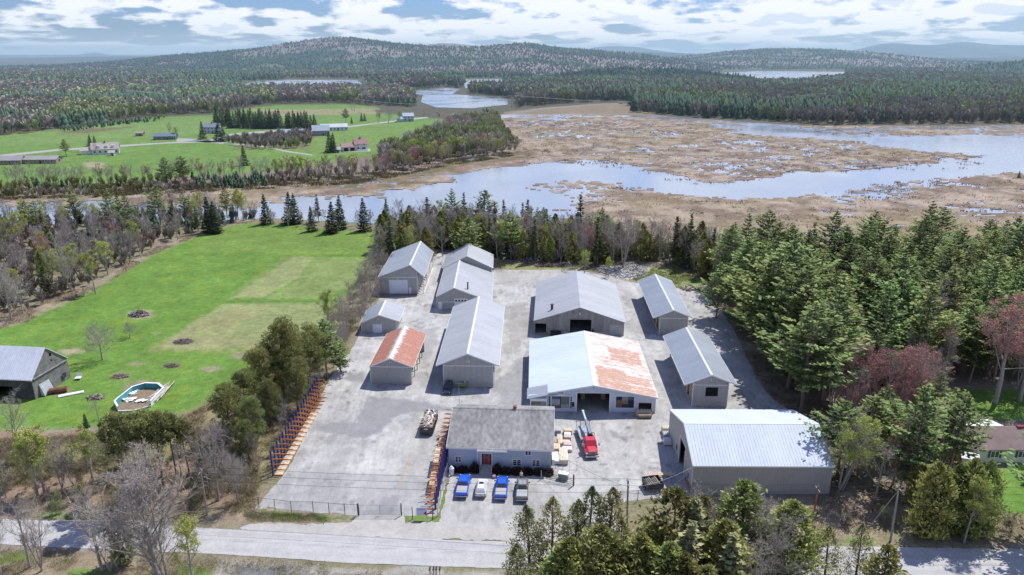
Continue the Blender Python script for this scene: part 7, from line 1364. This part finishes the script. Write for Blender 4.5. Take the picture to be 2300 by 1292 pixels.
n6=scatter([(700,885),(722,870),(640,1010),(615,1060),(580,1120),(470,1120),(470,1000),(560,960),(620,960)],3.1,{'bare_tree':.45,'shrub':.55},{'bare_tree':(4,7),'shrub':(2,3.6)},{'bare_tree':'young bare tree in the scrub left of the racks','shrub':'bare shrub in the scrub left of the racks'},{'bare_tree':'young trees left of the racks','shrub':'shrubs left of the racks'})
n7=scatter([(-40,1035),(130,1020),(420,1020),(470,1060),(470,1150),(300,1160),(0,1150),(-40,1150)],2.7,{'shrub':.85,'bare_tree':.15},{'shrub':(2.,4.),'bare_tree':(5,8)},{'bare_tree':'young bare tree in the brown brush above the road','shrub':'brown shrub in the brush above the road'},{'bare_tree':'young trees in the brush above the road','shrub':'shrubs above the road'})
scatter([(-60,985),(120,1000),(250,1010),(470,1030),(560,1050),(575,1110),(470,1150),(200,1150),(-60,1140)],5.6,{'bare_tree':.5,'budding_tree':.35,'red_maple':.15},(7,12.5),{'bare_tree':'tall bare tree in the tangle above the lower left road','budding_tree':'thin budding tree in the tangle above the lower left road','red_maple':'reddish thin tree in the tangle above the lower left road'},{'bare_tree':'bare trees above the lower left road','budding_tree':'budding trees above the lower left road','red_maple':'reddish trees above the lower left road'})
scatter([(-20,1268),(300,1275),(480,1285),(470,1330),(-20,1330)],7.,{'bare_tree':.7,'budding_tree':.3},(7,11),'slim tree standing on the near verge below the road','slim trees on the near verge')
scatter([(0,1250),(480,1262),(470,1330),(0,1330)],4.2,{'shrub':1},(1.5,3),'bare shrub on the verge below the road','shrubs below the road')
scatter([(1790,1140),(2000,1140),(2000,1200),(1790,1205)],5.5,{'shrub':1},(1.2,2.2),'small bare shrub on the pale ground by the brown pole','shrubs by the brown pole')
# mid-distance: farm trees and river-bank trees
for a in (('spruce',740,342,294,'big dark spruce pair in front of the red roofed farmhouse, left half'),('spruce',750,343,298,'big dark spruce pair in front of the red roofed farmhouse, right half'),('spruce',455,313,272,'dark spruce left of the grey blue house'),('spruce',492,318,270,'dark spruce right of the grey blue house'),('spruce',503,318,280,'smaller dark spruce at the right of the grey blue house'),('white_pine',149,351,312,'dark round pine left of the pink roofed farmhouse'),('spruce',203,328,302,'left spruce behind the pink roofed farmhouse'),('spruce',213,328,304,'right spruce behind the pink roofed farmhouse'),('bare_tree',218,352,316,'lone bare tree in front of the pink roofed farmhouse'),
 ('budding_tree',398,312,284,'bright yellow tree beside the slate roofed house'),('bare_tree',382,306,272,'pale wispy tree behind the slate roofed house'),('white_pine',777,277,243,'dark pine alone beside the country road'),('spruce',790,277,262,'small round evergreen right of the roadside pine'),('spruce',812,272,253,'left small evergreen of the pair by the country road'),('spruce',819,272,254,'right small evergreen of the pair by the country road'),('red_maple',850,277,244,'brownish round tree at the country road'),('bare_tree',872,277,241,'round bare tree left of the pale blue house'),('budding_tree',896,274,247,'yellowish round tree just left of the pale blue house'),('bare_tree',952,269,246,'round bare tree right of the pale blue house'),('red_maple',985,272,246,'reddish tree right of the pale blue house'),('bare_tree',775,325,311,'small grey bush tree behind the farmhouse garage'),('spruce',2288,400,384,'tiny lone tree at the right edge of the marsh')): T(*a)
def row(kinds,x0,y0,x1,y1,n,hr,label,group,jy=3):
    for i in range(n):
        f=(i+random.random()*.8)/n; p=at(x0+(x1-x0)*f,y0+(y1-y0)*f+random.uniform(-jy,jy)); tree(random.choice(kinds),p.x,p.y,random.uniform(*hr),label,group)
row(['spruce'],484,284,632,290,26,(15,19),'dark spruce in the dense plantation behind the farmhouses','spruce plantation behind the farmhouses',4)
row(['spruce'],640,290,708,288,12,(13,17),'dark spruce in the short row behind the long low house','spruces behind the long low house',3)
row(['bare_tree'],20,418,200,412,14,(9,13),'leafless tree in the row on the far river bank at the left','leafless bank trees at the left')
row(['bare_tree','bare_tree','red_maple'],210,412,560,400,24,(9,14),'leafless tree in the middle row on the far river bank','leafless bank trees in the middle')
row(['bare_tree','bare_tree','budding_tree','red_maple'],560,400,860,396,28,(9,14),'tree in the row on the far bank behind the spruces','bank trees behind the spruces',4)
row(['budding_tree','bare_tree','budding_tree','red_maple'],850,392,1010,362,22,(10,14),'tree in the wood running along the bank towards the marsh','trees along the bank towards the marsh',8)
row(['budding_tree','budding_tree','red_maple'],900,365,1140,340,26,(11,15),'yellow green or reddish tree at the tip of the marsh wood','trees at the tip of the marsh wood',7)
row(['bare_tree','red_maple'],990,300,1120,285,14,(11,15),'pinkish bare tree in the clump by the causeway','trees in the clump by the causeway',5)
# ------------------------------------------------------------------ uncountable far woods
def tmpl_con(seed):
    r=np.random.default_rng(seed); V=[];Fc=[];C=[]
    for k,(z0,z1,rad) in enumerate(((.08,.55,.22),(.32,.80,.16),(.58,1.,.10))):
        b=len(V); n=6; rr=rad*r.uniform(.7,1.3,n); a=np.arange(n)*6.283/n+r.random()
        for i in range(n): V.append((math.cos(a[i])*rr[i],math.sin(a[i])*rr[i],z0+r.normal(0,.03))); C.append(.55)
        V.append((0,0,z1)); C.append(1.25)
        for i in range(n): Fc.append((b+i,b+(i+1)%n,b+n))
    return np.array(V),np.array(Fc),np.array(C)
def tmpl_dec(seed,n=30,nl=None):
    """bare or budding crown: upswept branch slivers from the stem plus small bud clumps"""
    r=np.random.default_rng(seed); u=unit(r.normal(size=(n,3))); f=r.random(n)**.35; P=u*f[:,None]*np.array([.27,.27,.30])+np.array([0,0,.68]); A=np.stack([P[:,0]*.25,P[:,1]*.25,P[:,2]-r.uniform(.18,.42,n)],1); A[:,2]=np.maximum(A[:,2],.05)
    w=unit(np.stack([r.normal(size=n),r.normal(size=n),r.normal(size=n)*.3],1)); s=(.75/n**.75)*r.uniform(.5,1.2,n)[:,None]
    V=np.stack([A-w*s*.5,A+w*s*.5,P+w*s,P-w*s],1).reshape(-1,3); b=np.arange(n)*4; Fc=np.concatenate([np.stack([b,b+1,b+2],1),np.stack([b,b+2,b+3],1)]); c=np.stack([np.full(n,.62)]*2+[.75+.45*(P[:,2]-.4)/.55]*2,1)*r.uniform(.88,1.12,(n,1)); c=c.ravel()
    t=np.array([(-.010,0,0),(.010,0,0),(0,0,.8),(0,-.010,0),(0,.010,0),(.02,0,.8)]); m=len(V); V=np.concatenate([V,t]); Fc=np.concatenate([Fc,[[m,m+1,m+2],[m+3,m+4,m+5]]]); c=np.concatenate([c,np.full(6,.6)])
    return V,Fc,c
TC=[tmpl_con(i) for i in range(5)]; TD=[tmpl_dec(i+9,24) for i in range(6)]; TDn=[tmpl_dec(i+29,85) for i in range(5)]
M_far=attrmat('distant_foliage',rough=.9,spec=.05)
LAKES=[P2(p) for p in ([(530,203),(560,184),(640,178),(800,178),(815,190),(812,203)],[(1035,178),(1180,177),(1175,190),(1130,200),(1045,200)],[(1545,170),(1700,159),(1900,161),(1900,178),(1790,192),(1640,192),(1560,184)],[(905,212),(950,200),(1000,195),(1045,199),(1040,208),(1100,214),(1160,222),(1160,250),(1060,262),(965,256),(930,236),(940,215)])]
def forest(name,label,poly,s0,cfrac,hr,green=.32,ymin=0,avoid=(),near=False,seed=1,tone=1.,purple=(.275,.245,.205),pyp=True):
    r=np.random.default_rng(seed); P=P2(poly) if pyp else np.array(poly,float); lo,hi=P.min(0),P.max(0); X=[];Y=[];S=[]; y=lo[1]
    while y<hi[1]:
        s=s0*(1+max(0,y-700)/900.); lx=max(lo[0],-.80*y-20); hx=min(hi[0],.80*y+20); n=int((hx-lx)/s)
        if n>0: X.append(lx+(np.arange(n)+r.random(n))*s); Y.append(y+(r.random(n)-.5)*s*1.4); S.append(np.full(n,s))
        y+=s*.9
    X=np.concatenate(X);Y=np.concatenate(Y);S=np.concatenate(S); ok=inpoly(X,Y,P)
    for a in LAKES+[P2(q) for q in avoid]: ok&=~inpoly(X,Y,a)
    X,Y,S=X[ok],Y[ok],S[ok]; c1=fbm(X+9e3,Y*1.3+9e3,140.,4); c2=fbm(X+4e3,Y+3e3,80.,3); con=(c1-.5)*5+(r.random(len(X))-.5)*.6+.5<cfrac
    gr=((c2-.5)*5+(r.random(len(X))-.5)*.5+.5<green)
    Vs=[];Fs=[];Cs=[];o=0
    for kind,sel,TT in (('c',con,TC),('d',~con,TDn if near else TD)):
        idx=np.nonzero(sel)[0]; v=r.integers(len(TT),size=len(idx))
        for k,(V,Fc,C) in enumerate(TT):
            I=idx[v==k]; n=len(I)
            if not n: continue
            h=r.uniform(hr[0],hr[1],n)*np.clip(S[I]/s0,1,1.5)**.5; w=h*np.clip(S[I]/s0,1,2)**.6*(1.15 if kind=='c' else 1.05)*r.uniform(.8,1.2,n); a=r.uniform(0,6.28,n); ca,sa=np.cos(a)[:,None],np.sin(a)[:,None]
            x=V[:,0]*ca-V[:,1]*sa; yv=V[:,0]*sa+V[:,1]*ca; Q=np.stack([X[I][:,None]+x*w[:,None],Y[I][:,None]+yv*w[:,None],V[:,2]*h[:,None]-.1],2)
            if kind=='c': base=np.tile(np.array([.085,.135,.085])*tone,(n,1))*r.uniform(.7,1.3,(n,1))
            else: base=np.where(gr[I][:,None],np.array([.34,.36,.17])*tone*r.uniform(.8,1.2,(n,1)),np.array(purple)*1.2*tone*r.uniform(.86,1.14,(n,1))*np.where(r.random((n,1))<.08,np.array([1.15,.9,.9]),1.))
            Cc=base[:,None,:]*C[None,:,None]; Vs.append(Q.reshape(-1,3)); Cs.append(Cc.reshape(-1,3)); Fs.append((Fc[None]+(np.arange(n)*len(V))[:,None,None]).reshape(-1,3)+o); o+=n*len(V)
    o_=mkobj(name,npmesh(name,np.concatenate(Vs),np.concatenate(Fs),M_far,np.concatenate(Cs))); tag(o_,label,'forest',kind='stuff'); print(name,len(X)); return o_
FARF=[P2(FAR1)]
forest('bare_woodland','wide bare purple grey woodland beyond the far fields at the left',[(-400,309),(0,306),(60,300),(180,284),(330,262),(480,254),(560,239),(620,233),(760,231),(850,237),(935,240),(935,222),(905,206),(815,196),(560,197),(520,193),(-400,193)],7.5,.10,(11,16),.32,near=False,seed=2,tone=1.12)
forest('mixed_forest','mixed forest on the plain between the left woods and the hill foot',[(-400,194),(520,192),(545,184),(640,178),(800,177),(1040,176),(1200,175),(1200,168),(-400,160)],10,.30,(13,18),.35,seed=3)
forest('dark_peninsula_wood','dark wood on the peninsula between the lake and the river',[(815,197),(830,188),(1045,184),(1050,192),(1040,203),(1000,196),(915,202),(860,203)],8,.45,(14,19),.1,seed=4,tone=.75)
forest('far_bank_forest','mixed forest along the far shore of the marsh, cloud shadow in its colours',[(1128,247),(1200,238),(1330,229),(1410,228),(1418,252),(1500,258),(1600,266),(1700,270),(1830,280),(2300,277),(2900,277),(2900,160),(1900,159),(1895,172),(1790,180),(1640,181),(1560,172),(1200,188),(1060,193),(1052,214),(1140,222),(1150,236)],7.5,.30,(13,18),.22,seed=5,tone=.85)  # lowered tone puts a cloud shadow into the foliage colours
forest('meadow_edge_brush','grey brush and young trees on the far fields around the farmhouses',[(505,322),(700,300),(700,330),(640,338),(560,334)],6,.05,(6,9),.2,near=True,seed=6)
forest('river_brush','grey and rusty brush between the far fields and the river',[(-60,424),(0,420),(200,414),(560,398),(700,390),(860,384),(900,350),(990,300),(1020,280),(1120,262),(1130,285),(1165,322),(1160,338),(1100,350),(1000,362),(900,385),(800,402),(560,422),(430,430),(200,444),(-60,450)],5.,.03,(3.,7),.45,near=True,seed=7,purple=(.40,.345,.28))
forest('marsh_wood','young bare and budding wood beside the marsh',[(850,345),(905,332),(975,300),(1010,282),(1110,262),(1122,285),(1130,312),(1145,330),(1100,345),(1000,358),(900,380),(860,382)],6.5,.02,(9,13),.55,near=True,seed=8,purple=(.38,.34,.29))
forest('hedge_brush','low brush line across the far fields',[(130,293),(190,283),(330,268),(370,264),(372,270),(200,290),(150,298)],6,.0,(3,6),.2,near=True,seed=9)
forest('belt_understorey','dense twiggy understorey inside the belt behind the yard',[(868,590),(850,555),(905,526),(1000,516),(1300,552),(1640,582),(1655,622),(1600,630),(1520,590),(1420,584),(1345,594),(1290,592),(1110,582),(1060,564),(975,558),(955,583)],2.4,.12,(3,7),.25,near=True,seed=10)
forest('right_wood_understorey','shaded understorey under the pines of the right wood',W1,4.,.45,(3,6.5),.2,near=True,seed=11,tone=.8)
forest('left_wood_understorey','twiggy understorey of the woodland left of the meadow',LW,4.2,.03,(3,6.5),.25,near=True,seed=12)
def hilltrees(name,label,seeds,n,hr=(9,13)):
    r=np.random.default_rng(77+n); Vs=[];Fs=[];Cs=[];o=0
    for Xw,Y,Z,con,gr,T_,sd_ in HILLS:
        if sd_ not in seeds: continue
        nr,nc=Z.shape; m=int(n*seeds[sd_]); i=(r.random(m)*(nr-2)); j=(r.random(m)*(nc-2)); ii=i.astype(int); jj=j.astype(int); ok=T_[ii,jj]<-.04
        ii,jj=ii[ok],jj[ok]; x=Xw[ii,jj]+r.normal(0,4,len(ii)); y=Y[ii,jj]; z=Z[ii,jj]; c_=con[ii,jj]; g_=gr[ii,jj]; px=1150+F*x/y; ok=(px>-80)&(px<2380)&(z>-3); x,y,z,c_,g_=x[ok],y[ok],z[ok],c_[ok],g_[ok]
        isc=r.random(len(x))<np.clip(c_*.95-.03,.04,.92)
        for kc,TT in ((True,TC),(False,TDs)):
            for v,(V,Fc,C) in enumerate(TT):
                I=np.nonzero((isc==kc)&(np.arange(len(x))%len(TT)==v))[0]; q=len(I)
                if not q: continue
                h=r.uniform(*hr,q)*(y[I]/3000)**.35; w=h*(1.3 if kc else 1.25); Q=np.stack([x[I][:,None]+V[:,0]*w[:,None],y[I][:,None]+V[:,1]*w[:,None],z[I][:,None]-1+V[:,2]*h[:,None]],2)
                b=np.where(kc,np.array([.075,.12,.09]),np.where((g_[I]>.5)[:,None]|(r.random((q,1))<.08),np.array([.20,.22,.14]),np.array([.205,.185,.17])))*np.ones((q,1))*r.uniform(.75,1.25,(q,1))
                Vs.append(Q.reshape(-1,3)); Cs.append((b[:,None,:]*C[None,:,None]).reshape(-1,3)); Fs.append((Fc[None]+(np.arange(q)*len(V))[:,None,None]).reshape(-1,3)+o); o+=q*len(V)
    tag(mkobj(name,npmesh(name,np.concatenate(Vs),np.concatenate(Fs),M_far,np.concatenate(Cs))),label,'forest',kind='stuff')
TDs=[tmpl_dec(i+59,9) for i in range(5)]
hilltrees('hillside_forest','forest of conifers and bare trees covering the distant hills',{1:.62,2:.2,3:.1,4:.08},42000)
# low dead grass, brush tufts and marsh shrubs
def tufts(name,label,poly,n,h,cols,w=.05,per=7,avoid=(),spread=.35,seed=1,cat='undergrowth',chan=False):
    r=np.random.default_rng(seed); P=P2(poly); lo,hi=P.min(0),P.max(0); X=r.uniform(lo[0],hi[0],n*4); Y=r.uniform(lo[1],hi[1],n*4); ok=inpoly(X,Y,P)&(fbm(X+700,Y+700,7.,3)>.47)
    if chan: ok&=marshlevel(X,Y)>.5
    for a in avoid: ok&=~inpoly(X,Y,P2(a))
    X,Y=X[ok][:n],Y[ok][:n]; m=len(X); A=np.zeros((m*per,3)); A[:,0]=np.repeat(X,per)+r.normal(0,spread,m*per); A[:,1]=np.repeat(Y,per)+r.normal(0,spread,m*per)
    B=A+np.stack([r.normal(0,.45,m*per)*h,r.normal(0,.45,m*per)*h,r.uniform(.3,1,m*per)*h],1); k=r.integers(len(cols),size=m); C=np.repeat(np.array(cols)[k]*r.uniform(.7,1.2,(m,1)),per,0)
    V,Fc,Cc=slivers(A,B,w,C,r); o=mkobj(name,npmesh(name,V,Fc,M_twig,Cc)); return tag(o,label,cat,kind='stuff')
BR=[(.42,.34,.24),(.29,.23,.16),(.34,.29,.17),(.20,.22,.08)]
tufts('dry_brush','dry brown brush on the ground above the lower left road',[(-60,990),(560,960),(580,1130),(560,1160),(-60,1145)],7000,.8,BR,.05,8,seed=1)
tufts('verge_grass','tufty verge grass along the bottom road edge',[(-60,1232),(560,1258),(1130,1282),(1130,1400),(-60,1400)],4000,.45,BR+[(.10,.17,.04)],.04,8,seed=2)
tufts('verge_weeds','weeds along the fence verge',[(540,1150),(805,1158),(808,1172),(560,1172)],900,.22,[(.16,.28,.06),(.2,.2,.08),(.33,.27,.18)],.04,9,seed=3)
tufts('scrub_grass','tall dead grass in the scrub between meadow and racks',[(420,930),(600,850),(742,770),(742,700),(850,570),(880,570),(800,720),(770,790),(640,1000),(570,1120),(400,1080),(340,965)],6000,.7,BR,.05,8,seed=4)
tufts('wood_litter','brush and litter at the edge of the right wood',[(1560,590),(1640,600),(1700,700),(1770,830),(1900,960),(2060,1130),(2000,1200),(1640,1200),(1880,1100),(1700,880),(1640,760)],5000,.6,[(.26,.17,.12),(.2,.14,.1),(.13,.14,.05)],.05,8,seed=5,avoid=[YARDP])
tufts('bank_brush','olive brush on the far river bank',[(-60,424),(200,416),(560,402),(700,394),(860,388),(1000,362),(1140,342),(1160,350),(1000,375),(820,412),(560,428),(200,444),(-60,452)],9000,1.6,[(.14,.14,.06),(.17,.12,.09),(.12,.08,.07),(.2,.17,.09)],.35,7,spread=1.2,seed=6)
tufts('marsh_shrubs','dark tussock shrubs dotted over the marsh',[(1125,268),(1700,285),(2300,305),(2600,310),(3000,590),(1640,575),(1300,545),(1190,425),(1160,350)],3000,1.1,[(.2,.14,.11),(.17,.15,.09),(.27,.19,.13)],.45,8,spread=1.3,seed=7,chan=True)
tufts('yard_edge_weeds','rough weeds along the back edge of the yard',[(1110,588),(1300,602),(1430,632),(1600,660),(1640,640),(1520,590),(1290,594)],2600,.6,[(.2,.2,.08),(.14,.17,.05),(.25,.18,.12)],.05,8,seed=8)
tufts('meadow_brush_edge','pale dead grass along the woodland side of the meadow',[(-60,715),(60,690),(222,628),(350,556),(485,500),(560,498),(485,513),(350,570),(222,648),(60,724),(-60,752)],4000,.6,[(.36,.29,.2),(.25,.2,.13)],.06,7,seed=9)
print(TREECOUNT,n1,n2,n3,n4,n5,n6,n7)
